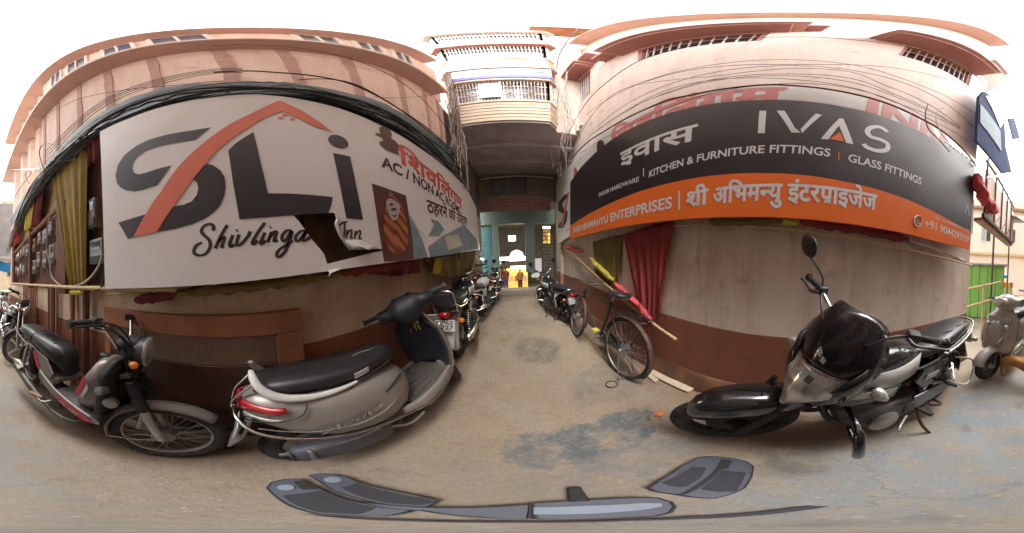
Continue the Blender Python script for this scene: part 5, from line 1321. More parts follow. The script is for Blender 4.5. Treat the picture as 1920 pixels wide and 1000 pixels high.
flat(yy([(420, 405), (560, 330), (740, 185), (790, 95), (885, 110), (840, 180), (780, 190), (640, 320), (500, 395)]), .0270, .004, 'hinge_strip', 'rubber', .001)
flat([(1063, 916), (1089, 914), (1097, 926), (1108, 941), (1066, 943)], .004, .03, 'catch', 'rubber')
# ------------------------------------------------------------------ two-wheelers: x forward from the rear axle, y left, z up
def xf(mb, Mx):
    mb.v = [tuple(Mx @ Vector(p)) for p in mb.v]; return mb
def steer_matrix(hx, hz, rake, ang):
    """turn about the inclined steering axis through (hx, 0, hz)"""
    ax = Vector((-sin(rake), 0, cos(rake))); c = Vector((hx, 0, hz))
    return Matrix.Translation(c) @ Matrix.Rotation(ang, 4, ax) @ Matrix.Translation(-c)
ID = Matrix.Identity(4)
class Bike:
    def __init__(s, name, loc, yaw, lean, label, cat, group=None, scale=1.0):
        s.root = empty(name, loc, label, cat, group, (lean, 0, yaw)); s.root.scale = (scale,) * 3
    def put(s, mb, name, m, parent=None, Mx=None, smooth=50, **kw):
        if Mx is not None: xf(mb, Mx)
        return mb.build(name, M[m], parent or s.root, smooth=smooth, **kw)
    def wheel(s, x, R, t, style, Mx=None, tread=False, rim='alloy', hub='engine', brake=True):
        rr = R - 2 * t + .012
        prof = [(rr + .006, -t * .72), (rr + .014, -t * .66), (rr - .012, -t * .40), (rr - .016, 0), (rr - .012, t * .40), (rr + .014, t * .66), (rr + .006, t * .72), (rr + .020, t * .3), (rr + .020, -t * .3)]
        mb = MB(); n = 44
        rings = [[Vector((x + r * cos(2 * pi * i / n), h, R + r * sin(2 * pi * i / n))) for r, h in prof] for i in range(n)]
        mb.rings(rings, True)
        w = s.put(mb, 'wheel', rim, None, Mx)
        # tyre with a flattened section
        mb = MB(); m = 12
        mb.rings([[Vector((x + (R - t + t * cos(2 * pi * k / m)) * cos(2 * pi * i / 52), t * .92 * sin(2 * pi * k / m) * (1.0 if abs(cos(2 * pi * k / m)) > .3 else 1.02), R + (R - t + t * cos(2 * pi * k / m)) * sin(2 * pi * i / 52))) for k in range(m)] for i in range(52)], True)
        s.put(mb, 'tyre', 'tyre', w, Mx)
        if tread:
            mb = MB(); nn = 60
            for i in range(nn):
                for row, (off, ang) in enumerate(((-.62, .5), (-.22, -.35), (.22, .35), (.62, -.5))):
                    a = 2 * pi * (i + .5 * (row % 2)) / nn; ca = math.asin(off)
                    r = R - t + t * cos(ca) + .001
                    rot = Matrix.Rotation(-a + pi / 2, 3, 'Y') @ Matrix.Rotation(-ca, 3, 'X') @ Matrix.Rotation(ang, 3, 'Z')
                    mb.box((x + r * cos(a), off * t * .92, R + r * sin(a)), (R * 2 * pi / nn * .62, t * .34, .007), rot)
            o = s.put(mb, 'tread', 'tyre', w, Mx, smooth=0); o['kind'] = 'stuff'
        hb = MB(); hr = .055 if style != 'disc' else .06
        hb.lathe([(.02, -.075), (.028, -.06), (hr * .6, -.055), (hr, -.04), (hr, .04), (hr * .6, .055), (.028, .06), (.02, .075)], (x, 0, R), 'Y', 20)
        s.put(hb, 'hub', 'steel' if style == 'spoke' else rim, w, Mx)
        sp = MB()
        if style == 'spoke':
            for k in range(36):
                a = 2 * pi * k / 36; sd = 1 if k % 2 else -1; b = a + .38 * (1 if (k // 2) % 2 else -1)
                sp.tube([(x + hr * .95 * cos(b), sd * .032, R + hr * .95 * sin(b)), (x + (rr - .012) * cos(a), sd * .004, R + (rr - .012) * sin(a))], .0026, 4)
        elif style == 'mag':
            for k in range(5):
                a = 2 * pi * k / 5 + .3
                for d in (-.0,):
                    u = Vector((cos(a), 0, sin(a))); v = Vector((-sin(a), 0, cos(a))); c = Vector((x, 0, R))
                    P = [c + u * (hr * .8) + v * .024, c + u * (rr * .55) + v * .013, c + u * (rr - .006) + v * .022, c + u * (rr - .006) - v * .022, c + u * (rr * .55) - v * .013, c + u * (hr * .8) - v * .024]
                    sp.prism([p + Vector((0, -.014, 0)) for p in P], (0, .028, 0))
        elif style == 'disc':
            sp.lathe([(hr, -.012), (rr - .01, -.03), (rr - .01, -.02), (hr, .0)], (x, 0, R), 'Y', 28)
            for k in range(6):
                a = 2 * pi * k / 6; sp.box((x + .09 * cos(a), -.02, R + .09 * sin(a)), (.03, .012, .016), Matrix.Rotation(-a, 3, 'Y'))
        s.put(sp, 'spokes' if style == 'spoke' else 'wheel_centre', 'steel' if style == 'spoke' else rim, w, Mx, smooth=30)
        return w
    def fender(s, x, R, a0, a1, hw, m, Mx=None, gap=.03, name='mudguard', drop=.035, flare=0.0):
        G = []
        n = 22
        for i in range(n + 1):
            a = a0 + (a1 - a0) * i / n; e = 1 - flare * (i / n) ** 2; row = []
            for k in range(9):
                v = -1 + 2 * k / 8
                r = R + gap - drop * abs(v) ** 2.4
                row.append((x + r * cos(a), hw * v * e, R + r * sin(a)))
            G.append(row)
        return s.put(MB().grid(G), name, m, None, Mx, smooth=60, solid=.006)
    def grip_side(s, p0, p1, side, Mx, lever=True, mirror=None, m='black_plastic'):
        p0, p1 = Vector(p0), Vector(p1); d = (p1 - p0).normalized()
        L_ = (p1 - p0).length
        R = [.0165 + .002 * (i % 2) for i in range(13)]
        g = s.put(MB().tube([p0.lerp(p1, i / 12) for i in range(13)], R, 10), 'grip', 'rubber', None, Mx)
        s.put(MB().lathe([(.024, -.006), (.024, .006)], tuple(p1), tuple(d), 12), 'bar_end', m, g, Mx)
        s.put(MB().box(tuple(p0 - d * .035), (.055, .05, .045), Matrix.Rotation(atan2(d.y, d.x) , 3, 'Z')), 'switch_housing', m, None, Mx, smooth=0, bevel=.008)
        if lever:
            f = Vector((.06, 0, -.005)); P = [p0 - d * .05 + f * .5, p0 - d * .01 + f * 1.1, p0 + d * L_ * .5 + f * .95, p1 + f * .9 + d * .01]
            s.put(MB().tube(spline(P, 4), [.009] * 5 + [.0065] * 7 + [.010], 6), 'lever', 'black_plastic', None, Mx)
        if mirror:
            mx, my, mz = mirror
            q = p0 - d * .03
            head = q + Vector((mx, my, mz))
            st_ = s.put(MB().tube(spline([q, q + Vector((mx * .2, my * .1, mz * .45)), head], 5), .005, 6), 'mirror_stalk', 'black_plastic', None, Mx)
            mb = MB(); rot = Matrix.Rotation(.25, 3, 'Y') @ Matrix.Rotation(.2 * side, 3, 'Z')
            E_ = []
            for r, h in ((.2, -.022), (.75, -.018), (1, 0), (.96, .006), (.0, .006)):
                E_.append([head + rot @ Vector((-h, .062 * r * cos(2 * pi * k / 18) * (1 + .12 * sin(2 * pi * k / 18)), .045 + .060 * r * sin(2 * pi * k / 18))) for k in range(18)])
            mb.rings(E_); s.put(mb, 'mirror', 'black_plastic', st_, Mx)
            s.put(MB().add([head + rot @ Vector((-.0075, .054 * cos(2 * pi * k / 18), .045 + .052 * sin(2 * pi * k / 18))) for k in range(18)], [tuple(range(18))]), 'mirror_glass', 'mirror_glass', st_, Mx)
    def lamp(s, c, d, r, m, Mx=None, stalk=None, name='indicator', L_=.07):
        """egg shaped turn lamp pointing along d"""
        d = Vector(d).normalized(); c = Vector(c)
        o = s.put(MB().lathe([(r * .3, -L_ * .6), (r * .8, -L_ * .35), (r, 0), (r * .85, L_ * .2), (r * .45, L_ * .36), (.004, L_ * .42)], tuple(c), tuple(d), 14), name, m, None, Mx)
        if stalk: s.put(MB().tube([stalk, tuple(c - d * L_ * .3)], .008, 6), 'stalk', 'rubber', o, Mx)
        return o
    def shock(s, a, b, r, m='chrome', body='rubber', Mx=None, turns=9):
        a, b = Vector(a), Vector(b)
        o = s.put(MB().tube([a, b], r * .45, 8), 'shock_absorber', body, None, Mx)
        P = []
        u = (b - a).normalized().orthogonal(); w = (b - a).normalized().cross(u)
        for i in range(turns * 10 + 1):
            t = i / (turns * 10); an = 2 * pi * turns * t
            P.append(a.lerp(b, .06 + .72 * t) + (u * cos(an) + w * sin(an)) * r)
        s.put(MB().tube(P, r * .20, 5), 'spring', m, o, Mx)
        return o
    def plate(s, c, w, h, rot, lines, Mx=None, parent=None):
        """number plate with the dark characters readable in the photograph"""
        c = Vector(c)
        o = s.put(MB().box(tuple(c), (.006, w, h), rot), 'number_plate', 'plate_white', parent, Mx, smooth=0, bevel=.004)
        for i, tx in enumerate(lines):
            V, F = text_flat(tx, .02); x0, x1 = min(v[0] for v in V), max(v[0] for v in V)
            k = w * .84 / (x1 - x0); hh = h * .34 / .7
            P = [c + rot @ Vector((-.0045, w * .42 - (x - x0) * k, h * (.10 - .42 * i) + y * hh)) for x, y in V]
            s.put(MB().add(P, F), 'lettering', 'print_charcoal', o, Mx, smooth=0)
        return o

def side_text(B, body, x0, x1, y, z0, z1, h, m, shear=.3, bold=.01, side=-1, parent=None):
    """raised name on a flank; read from the given side"""
    V, F = text_flat(body, bold, shear); a, b = min(v[0] for v in V), max(v[0] for v in V)
    P = []
    for x, yy_ in V:
        t = (x - a) / (b - a)
        P.append((x0 + (x1 - x0) * t, y, z0 + (z1 - z0) * t + yy_ * h / .7))
    return B.put(MB().add(P, F), 'lettering', m, parent, smooth=0)

# ------------------------------------------------------------------ scooter
def scooter(loc, yaw, lean, steer, label, paint='silver_paint', scale=1.0, near=True, group=None, plate=None, name='scooter'):
    B = Bike(name, loc, yaw, lean, label, 'scooter', group, scale)
    S = steer_matrix(1.02, .80, radians(27), steer)
    B.wheel(0, .215, .046, 'disc', rim='steel', tread=near)
    B.wheel(1.24, .215, .046, 'disc', S, rim='steel')
    # body shell
    secs = [(-.25, 0, .67, .035, .035, 2), (-.235, 0, .665, .085, .07, 2.2), (-.18, 0, .64, .135, .108, 2.4), (-.08, 0, .60, .178, .145, 2.6), (.06, 0, .56, .205, .180, 3.1), (.22, 0, .53, .208, .195, 3.1), (.36, 0, .505, .195, .195, 3.0), (.48, 0, .49, .170, .18, 2.8), (.58, 0, .49, .115, .14, 2.3), (.63, 0, .47, .07, .10, 2.2)]
    body = B.put(MB().loft(secs, 28), 'body_shell', paint, smooth=70)
    # flank crease line and dark slot
    for sd in (-1, 1):
        B.put(MB().tube(spline([(-.20, sd * .150, .560), (.0, sd * .205, .52), (.2, sd * .212, .49), (.36, sd * .193, .50), (.50, sd * .150, .555)], 5), [.003] * 8 + [.006] * 8 + [.003] * 5, 6), 'crease', paint, body)
        B.put(MB().tube(spline([(.33, sd * .190, .60), (.40, sd * .176, .61), (.50, sd * .150, .625)], 4), .006, 6), 'vent_slot', 'black_plastic', body)
        # seam of the tail cover
        B.put(MB().tube(spline([(-.02, sd * .175, .705), (-.05, sd * .192, .655), (-.13, sd * .178, .62), (-.20, sd * .135, .60), (-.245, sd * .08, .58)], 5), .0035, 5), 'seam', 'rubber', body)
        # wrap-round tail lamp with white reflector below
        G = []
        for i in range(9):
            t = i / 8; x = -.255 + .16 * t; hw_ = .06 + .122 * sin(min(1, t * 1.0) * pi / 2)
            zc = .685 + .015 * t
            G.append([Vector((x, sd * (hw_ + .004) * (1 - .10 * k), zc - .035 * (1 - .55 * t) + (.060 * (1 - .75 * t)) * k)) for k in (0, .5, 1)])
        B.put(MB().grid(G), 'tail_lamp', 'red_lens', None, smooth=70, solid=.008)
        G = []
        for i in range(7):
            t = i / 6; x = -.245 + .13 * t; hw_ = .075 + .10 * sin(t * pi / 2)
            G.append([Vector((x, sd * (hw_ + .005), .605 + .02 * t + .035 * (1 - t * .7) * k)) for k in (0, 1)])
        B.put(MB().grid(G), 'reflector', 'clear_lens', None, smooth=70, solid=.006)
    B.put(MB().box((-.262, 0, .675), (.02, .11, .07)), 'tail_lamp', 'red_lens', smooth=0, bevel=.008)
    if near:
        side_text(B, 'Activa', -.02, .27, -.2135, .500, .535, .042, 'print_charcoal', .45, .03, parent=body)
        side_text(B, 'Activa', -.016, .274, -.2155, .504, .539, .042, 'chrome', .45, .012, parent=body)
    # seat, grab handle
    ssec = [(-.20, 0, .76, .06, .025, 2.2), (-.17, 0, .775, .105, .045, 2.4), (-.05, 0, .78, .135, .055, 2.6), (.10, 0, .775, .145, .058, 2.6), (.24, 0, .765, .142, .056, 2.6), (.36, 0, .765, .125, .055, 2.5), (.47, 0, .765, .105, .055, 2.4), (.55, 0, .75, .085, .055, 2.3), (.60, 0, .73, .05, .035, 2.2)]
    seat = B.put(MB().loft(ssec, 24), 'seat', 'vinyl', smooth=70)
    B.put(MB().tube(spline([(-.15, -.112, .745), (.1, -.148, .735), (.3, -.138, .728), (.5, -.098, .725)], 5), .005, 6), 'seat_piping', 'rubber', seat)
    if near:
        for i in range(3): B.put(MB().tube([(.22, -.143, .772 - i * .012), (.31, -.134, .772 - i * .012)], .0035, 5), 'emblem', 'decal_silver', seat)
        B.put(MB().tube(spline([(.30, -.03, .822), (.36, -.02, .822), (.42, -.03, .818), (.47, -.02, .816)], 4), .004, 5), 'stitching', 'grey_plastic', seat)
    for sd in (-1, 1):
        P = spline([(-.20, sd * .06, .875), (-.195, sd * .095, .855), (-.17, sd * .130, .805), (-.11, sd * .150, .760), (-.01, sd * .160, .735), (.12, sd * .160, .728), (.22, sd * .152, .730)], 5); n = len(P)
        B.put(MB().tube(P, [.008 + .013 * sin(pi * min(1, (i + 3) / (n + 1))) for i in range(n)], 10, False, .75), 'grab_handle', 'white_plastic')
    # rear plate, mud flap, engine, exhaust
    B.put(MB().prism([(-.23, -.09, .56), (-.27, -.08, .40), (-.32, -.075, .31), (-.32, .075, .31), (-.27, .08, .40), (-.23, .09, .56)], (.012, 0, .004)), 'mud_flap', 'grey_plastic', smooth=0)
    B.plate((-.285, 0, .46), .17, .10, Matrix.Rotation(.22, 3, 'Y'), plate or ['UP 65'])
    for sd in (-1, 1): B.put(MB().tube([(-.27, sd * .05, .42), (-.24, sd * .05, .52)], .01, 6), 'plate_bracket', 'rubber')
    B.put(MB().loft([(-.12, .05, .26, .05, .05, 2.5), (0, .055, .25, .075, .08, 2.6), (.22, .03, .26, .12, .10, 2.8), (.42, 0, .28, .13, .10, 2.8), (.52, 0, .30, .08, .06, 2.4)], 16), 'engine', 'engine', smooth=60)
    B.put(MB().loft([(-.13, -.125, .265, .012, .02, 2.2), (-.10, -.128, .265, .040, .058, 2.6), (-.02, -.13, .27, .048, .074, 3.4), (.22, -.13, .262, .048, .074, 4.0), (.30, -.128, .26, .046, .068, 4.0), (.325, -.125, .26, .03, .05, 2.6)], 22), 'exhaust_cover', 'exhaust_cover', smooth=50)
    B.put(MB().lathe([(.064, -.006), (.066, 0), (.064, .006)], (-.06, -.128, .266), 'X', 20), 'exhaust_band', 'steel')
    B.put(MB().lathe([(.045, -.004), (.012, -.004), (.012, .004), (.014, .03)], (-.125, -.125, .262), (-1, 0, 0), 14), 'tail_pipe', 'steel')
    B.put(MB().tube(spline([(.30, -.125, .25), (.38, -.12, .20), (.46, -.07, .22)], 5), .018, 8), 'exhaust_pipe', 'engine')
    B.put(MB().box((.10, -.170, .325), (.30, .006, .02)), 'heat_shield', 'steel', smooth=0, bevel=.004)
    B.put(MB().tube(spline([(.30, -.15, .27), (.40, -.20, .24), (.52, -.205, .25)], 5), .010, 8), 'pillion_footrest', 'silver_dark')
    B.put(MB().tube(spline([(.1, .10, .30), (.24, .16, .22), (.24, .18, .05)], 5), .010, 6), 'centre_stand', 'rust_frame')
    # floor
    B.put(MB().prism([(.52, -.16, .335), (.60, -.19, .335), (1.0, -.175, .345), (1.06, -.12, .36), (1.06, .12, .36), (1.0, .175, .345), (.60, .19, .335), (.52, .16, .335)], (0, 0, -.065)), 'floorboard', 'dusty_floor', smooth=0, bevel=.012)
    for k in range(5): B.put(MB().box((.76, -.12 + .06 * k, .343), (.34, .02, .008)), 'floor_rib', 'floor_mat', smooth=0)
    for sd in (-1, 1):
        B.put(MB().loft([(.42, sd * .165, .34, .02, .03, 2.2), (.55, sd * .185, .315, .025, .05, 2.6), (.80, sd * .188, .315, .024, .045, 2.6), (1.0, sd * .182, .335, .02, .045, 2.4), (1.06, sd * .17, .36, .012, .03, 2.2)], 14), 'side_skirt', paint, smooth=60)
    # leg shield: inner face dark, outer apron painted
    def shield(x_off, hw_k=1.0):
        G = []
        for i in range(15):
            t = i / 14; z = .34 + .62 * t
            w = (.175 + .05 * sin(pi * min(1, t * 1.15)) * 1.0) * (1 - .62 * max(0, t - .72) / .28) * hw_k
            row = []
            for k in range(13):
                v = -1 + 2 * k / 12
                x = 1.045 - .13 * t + .05 * (1 - v * v) - .035 * abs(v) ** 3 + x_off
                row.append((x, w * v, z))
            G.append(row)
        return G
    B.put(MB().grid(shield(0)), 'leg_shield', 'leg_shield', smooth=70, solid=.012)
    B.put(MB().grid(shield(.035, 1.02)), 'front_apron', paint, smooth=70, solid=.02)
    B.put(MB().loft([(1.075, 0, .62, .085, .17, 2.4), (1.11, 0, .62, .10, .20, 2.3), (1.165, 0, .61, .075, .17, 2.2), (1.19, 0, .60, .03, .10, 2.0)], 20), 'apron_nose', paint, smooth=70)
    for sd in (-1, 1):
        edge = [Vector(r[0 if sd < 0 else -1]) + Vector((.02, sd * .012, 0)) for r in shield(.015, 1.03)]
        B.put(MB().tube(edge, .0075, 8), 'edge_guard', 'chrome')
        B.put(MB().tube(spline([tuple(edge[0]), (.98, sd * .215, .325), (.75, sd * .222, .29), (.56, sd * .222, .29)], 5), .0075, 8), 'floor_guard', 'chrome')
        # chrome guard round the lower body
        B.put(MB().tube(spline([(-.29, 0, .615), (-.275, sd * .08, .59), (-.21, sd * .155, .535), (-.08, sd * .196, .485), (.10, sd * .213, .435), (.30, sd * .212, .385), (.46, sd * .210, .335), (.56, sd * .206, .30)], 6), .0085, 8), 'body_guard', 'chrome')
        B.put(MB().tube(spline([(-.30, sd * .01, .615), (-.285, sd * .06, .70), (-.24, sd * .07, .76), (-.20, sd * .075, .80)], 5), .007, 8), 'tail_guard', 'chrome')
        B.lamp((1.145, sd * .115, .735), (1, sd * .5, .1), .035, 'clear_lens', name='indicator')
        B.put(MB().tube(spline([(1.175, sd * .018, .50), (1.165, sd * .075, .56), (1.13, sd * .13, .70), (1.07, sd * .165, .82)], 5), .006, 6), 'chrome_strip', 'chrome')
    B.put(MB().prism([(1.115, -.12, .79), (1.10, -.13, .84), (1.10, .13, .84), (1.115, .12, .79)], (.025, 0, .004)), 'front_plate', 'grey_paint', smooth=0)
    # inner details: key, hook, ribbons
    B.put(MB().lathe([(.018, 0), (.018, .012), (.008, .02)], (.895, -.06, .86), (-1, 0, .2), 12), 'key_switch', 'steel')
    B.put(MB().tube(spline([(.915, 0, .80), (.875, 0, .80), (.87, 0, .775), (.885, 0, .765)], 4), .005, 6), 'bag_hook', 'chrome')
    if near:
        B.put(MB().tube(spline([(.90, -.03, .93), (.885, -.035, .88), (.895, -.03, .81), (.905, -.035, .77)], 4), [.004] * 4 + [.008] * 6 + [.004] * 3, 6), 'ribbon', 'amber_lens', label='orange ribbon tied at the key')
        B.put(MB().tube(spline([(.895, -.045, .93), (.885, -.06, .87), (.89, -.065, .82), (.895, -.075, .79)], 4), .005, 6), 'ribbon', 'green_paint', label='green ribbon tied at the key')
    # front wheel guard and fork
    B.fender(1.24, .215, radians(18), radians(165), .075, paint, S, .035, 'front_mudguard', .05)
    for sd in (-1, 1): B.put(MB().tube([(1.24, sd * .062, .215), (1.19, sd * .062, .40)], .018, 8), 'fork_leg', 'engine', None, S)
    B.put(MB().tube([(1.16, 0, .42), (.93, 0, .99)], .03, 10), 'steering_column', 'black_plastic', None, S)
    # handlebar cowl
    S = S @ Matrix.Translation((-.12, .02, -.01)) if near else S
    cw = MB()
    R_ = []
    for k in range(13):
        v = -1 + 2 * k / 12; y = .205 * v; e = .44 + .56 * math.exp(-(v / .52) ** 4)
        zc, xc = 1.035 - .012 * abs(v), .93 - .07 * abs(v) ** 1.5
        R_.append([Vector((xc + .130 * e * cos(2 * pi * j / 14), y, zc - .04 * e + .118 * e * sin(2 * pi * j / 14))) for j in range(14)])
    cw.rings(R_); B.put(cw, 'handlebar_cowl', 'cowl_black' if near else paint, None, S, smooth=70)
    B.put(MB().loft([(.90, 0, .97, .05, .08, 2.2), (1.0, 0, 1.00, .095, .075, 2.4), (1.06, 0, 1.005, .085, .06, 2.4)], 16), 'headlight_cowl', 'cowl_black' if near else paint, None, S, smooth=70)
    B.put(MB().loft([(1.055, 0, 1.005, .082, .055, 2.4), (1.075, 0, 1.003, .06, .04, 2.2), (1.083, 0, 1.0, .02, .015, 2)], 16), 'headlight', 'clear_lens', None, S, smooth=70)
    B.put(MB().box((.875, 0, 1.09), (.06, .15, .012), Matrix.Rotation(.5, 3, 'Y')), 'speedometer', 'mirror_glass', None, S, smooth=0, bevel=.006)
    for sd in (-1, 1):
        B.grip_side((.865, sd * .225, 1.03), (.845, sd * .320, 1.025), sd, S)
    return B

# ------------------------------------------------------------------ motorcycle
def motorcycle(loc, yaw, lean, steer, label, o=None, scale=1.0, group=None):
    q = dict(paint='black_gloss', accent='decal_silver', seat='vinyl', wheel='mag', rim='black_plastic', fairing=False, near=False, tail='black_gloss', head='chrome', plate=None, fender='black_gloss', exhaust='chrome', legguard=True, mirrors=True, spring='chrome', engine='engine', backrest=False, rearguard=None)
    q.update(o or {})
    B = Bike('motorcycle', loc, yaw, lean, label, 'motorcycle', group, scale)
    S = steer_matrix(1.02, .90, radians(26), steer)
    R, t, wb = .295, .046, 1.27
    SW = S if q.get('bars') is None else steer_matrix(1.02, .90, radians(26), radians(q['bars'][0]))
    if q.get('bars'): SW, S = S, Matrix.Translation((q['bars'][1], 0, q['bars'][2])) @ SW
    B.wheel(0, R, t + .004, q['wheel'], rim=q['rim'], tread=q['near'])
    if q['near']: B.put(MB().lathe([(.02, -.02), (.135, -.02), (.14, 0), (.135, .02), (.02, .02)], (wb, .0, R), 'Y', 28), 'shade_disc', 'rubber', None, SW)  # dark disc added to fill the open wheel with shade
    B.wheel(wb, R, t, q['wheel'], SW, rim=q['rim'], tread=q['near'])
    B.fender(0, R, radians(35), radians(190), .075, q['fender'] if not q['rearguard'] else q['rearguard'], None, .05, 'rear_mudguard', .05)
    if not q['near']: B.fender(wb, R, radians(25), radians(178), .072, q['fender'], SW, .035, 'front_mudguard', .055, .25)
    if q['near']:   # long nose of the front mudguard
        B.put(MB().loft([(wb - .38, 0, .44, .035, .05, 2.2), (wb - .32, 0, .495, .07, .085, 2.4), (wb - .17, 0, .555, .090, .090, 2.6), (wb, 0, .575, .093, .085, 2.6), (wb + .11, 0, .55, .086, .080, 2.5), (wb + .18, 0, .50, .066, .066, 2.3), (wb + .225, 0, .445, .03, .035, 2.1)], 22), 'mudguard_shell', q['fender'], None, SW, smooth=70)
        B.put(MB().prism([(wb - .36, -.06, .40), (wb - .50, -.05, .32), (wb - .50, .05, .32), (wb - .36, .06, .40)], (0, 0, .012)), 'mudguard_tail', 'black_plastic', None, SW, smooth=0)
    for sd in (-1, 1):
        B.put(MB().tube([(wb, sd * .085, R), (wb - .10, sd * .085, .50), (wb - .13, sd * .085, .57)], [.024, .025, .021], 10), 'fork_slider', 'rubber' if q['near'] else 'steel', None, SW)
        B.put(MB().tube([(wb - .13, sd * .085, .57), (wb - .17, sd * .085, .655) if q['near'] else (1.00, sd * .085, .96)], .016, 10), 'fork_tube', 'rubber' if q['near'] else 'chrome', None, SW)
    B.put(MB().box((1.055, 0, .84), (.06, .22, .03), Matrix.Rotation(-.45, 3, 'Y')), 'fork_yoke', 'engine', None, S, smooth=0, bevel=.006)
    B.put(MB().box((1.00, 0, .965), (.07, .22, .025), Matrix.Rotation(-.45, 3, 'Y')), 'fork_yoke', 'engine', None, S, smooth=0, bevel=.006)
    # frame
    fr = MB()
    for P in ([(1.02, 0, .90), (.94, 0, .60), (.86, 0, .30), (.74, 0, .24)], [(1.0, 0, .86), (.55, 0, .74)]): fr.tube(spline(P, 4), .020, 8)
    for sd in (-1, 1):
        fr.tube(spline([(.95, sd * .03, .82), (.50, sd * .10, .68), (.1, sd * .12, .68), (-.28, sd * .10, .70)], 4), .013, 8)
        fr.tube(spline([(.42, sd * .10, .66), (.36, sd * .10, .40), (.40, sd * .10, .28)], 4), .015, 8)
        fr.tube([(0, sd * .10, R), (.42, sd * .09, .36)], .018, 8)
    B.put(fr, 'frame', 'black_plastic')
    # engine
    e = MB().loft([(.36, 0, .34, .08, .07, 2.6), (.44, 0, .335, .135, .105, 3), (.62, 0, .33, .145, .11, 3), (.76, 0, .34, .125, .09, 2.8), (.84, 0, .36, .07, .05, 2.4)], 18)
    en = B.put(e, 'engine', q['engine'], smooth=50)
    for sd in (-1, 1):
        B.put(MB().lathe([(.082, 0), (.086, .012), (.07, .03), (.03, .036), (.002, .036)], (.66, sd * .138, .335), (0, sd, 0), 22), 'crankcase_cover', 'steel' if q['near'] else q['engine'], en)
        B.put(MB().lathe([(.055, 0), (.055, .012), (.035, .022), (.002, .022)], (.48, sd * .132, .345), (0, sd, 0), 18), 'side_cover', q['engine'], en)
    cyl = MB()
    for k in range(8):
        cyl.box((.78 + k * .006, 0, .44 + k * .02), (.17, .19 - .004 * abs(k - 4), .009))
    cyl.box((.80, 0, .51), (.10, .12, .18))
    B.put(cyl, 'cylinder_fins', q['engine'], en, smooth=0)
    B.put(MB().box((.83, 0, .625), (.13, .15, .07)), 'cylinder_head', q['engine'], en, smooth=0, bevel=.012)
    B.put(MB().loft([(.50, 0, .56, .05, .05, 2.4), (.58, 0, .56, .07, .06, 2.4), (.70, 0, .56, .045, .05, 2.4)], 12), 'carburettor', 'engine')
    # exhaust on the right
    B.put(MB().tube(spline([(.90, -.03, .58), (.99, -.06, .50), (.97, -.10, .32), (.82, -.15, .22), (.50, -.165, .24), (.30, -.17, .27)], 6), .019, 10), 'exhaust_pipe', q['exhaust'])
    B.put(MB().tube([(.34, -.17, .265), (.26, -.172, .28), (-.22, -.178, .37), (-.30, -.178, .385), (-.31, -.178, .387)], [.020, .042, .048, .040, .018], 16), 'silencer', q['exhaust'] if not q['near'] else 'black_plastic')
    # chain case on the left
    B.put(MB().prism([(-.06, .105, .36), (.44, .105, .42), (.46, .105, .38), (.44, .105, .27), (-.04, .105, .235), (-.09, .105, .295)], (0, .022, 0)), 'chain_case', q['paint'] if q['near'] else 'black_plastic', smooth=0, bevel=.008)
    for sd in (-1, 1):
        B.shock((.03, sd * .135, .32), (.16, sd * .13, .66), .030, q['spring'])
        B.put(MB().tube([(.42, sd * .12, .30), (.42, sd * .25, .295)], [.010, .016], 8), 'footpeg', 'rubber')
        B.put(MB().tube([(.14, sd * .13, .40), (.14, sd * .24, .40)], [.010, .015], 8), 'pillion_footpeg', 'rubber')
        B.put(MB().tube([(.30, sd * .12, .48), (.14, sd * .135, .40)], .010, 6), 'footpeg_bracket', 'steel')
    B.put(MB().tube(spline([(.52, .16, .30), (.60, .20, .27), (.64, .23, .28)], 4), .008, 6), 'gear_pedal', 'steel')
    B.put(MB().tube(spline([(.46, -.16, .30), (.60, -.20, .26), (.66, -.22, .28)], 4), .008, 6), 'brake_pedal', 'steel')
    B.put(MB().tube(spline([(.38, .12, .26), (.42, .20, .14), (.40, .26, .02)], 4), .011, 8), 'side_stand', 'rust_frame')
    B.put(MB().tube(spline([(.30, -.12, .26), (.20, -.13, .14), (.12, -.14, .12), (.12, .14, .12), (.20, .13, .14), (.30, .12, .26)], 4), .012, 8), 'centre_stand', 'rust_frame')
    # tank, seat, side panels, tail
    tk = [(.40, 0, .745, .085, .06, 2.4), (.47, 0, .775, .115, .085, 2.5), (.60, 0, .80, .145, .11, 2.6), (.76, 0, .81, .155, .12, 2.6), (.88, 0, .805, .14, .11, 2.5), (.97, 0, .785, .095, .08, 2.3), (1.0, 0, .775, .04, .04, 2.1)]
    tank = B.put(MB().loft(tk, 26), 'fuel_tank', q['paint'], smooth=70)
    B.put(MB().lathe([(.045, 0), (.045, .012), (.035, .022), (.002, .024)], (.72, 0, .925), 'Z', 18), 'filler_cap', 'chrome', tank)
    for sd in (-1, 1):
        G = []
        for i in range(9):
            tt = i / 8; x = .46 + .46 * tt
            w = .118 + .045 * sin(pi * tt)
            G.append([Vector((x, sd * (w + .0035), .695 + .045 * tt + (.125 - .03 * tt) * k)) for k in (0, .5, 1)])
        B.put(MB().grid(G), 'tank_stripe', q['accent'], tank, smooth=70, solid=.004)
        if q['near']:
            B.put(MB().prism([(.62, sd * .150, .70), (.96, sd * .150, .80), (1.0, sd * .140, .74), (.90, sd * .150, .66), (.66, sd * .150, .61)], (0, sd * .014, 0)), 'tank_shroud', 'black_gloss', smooth=0, bevel=.01)
            B.put(MB().prism([(.66, sd * .1645, .685), (.93, sd * .1645, .765), (.90, sd * .1645, .715), (.69, sd * .1645, .645)], (0, sd * .003, 0)), 'shroud_decal', q['accent'], smooth=0)
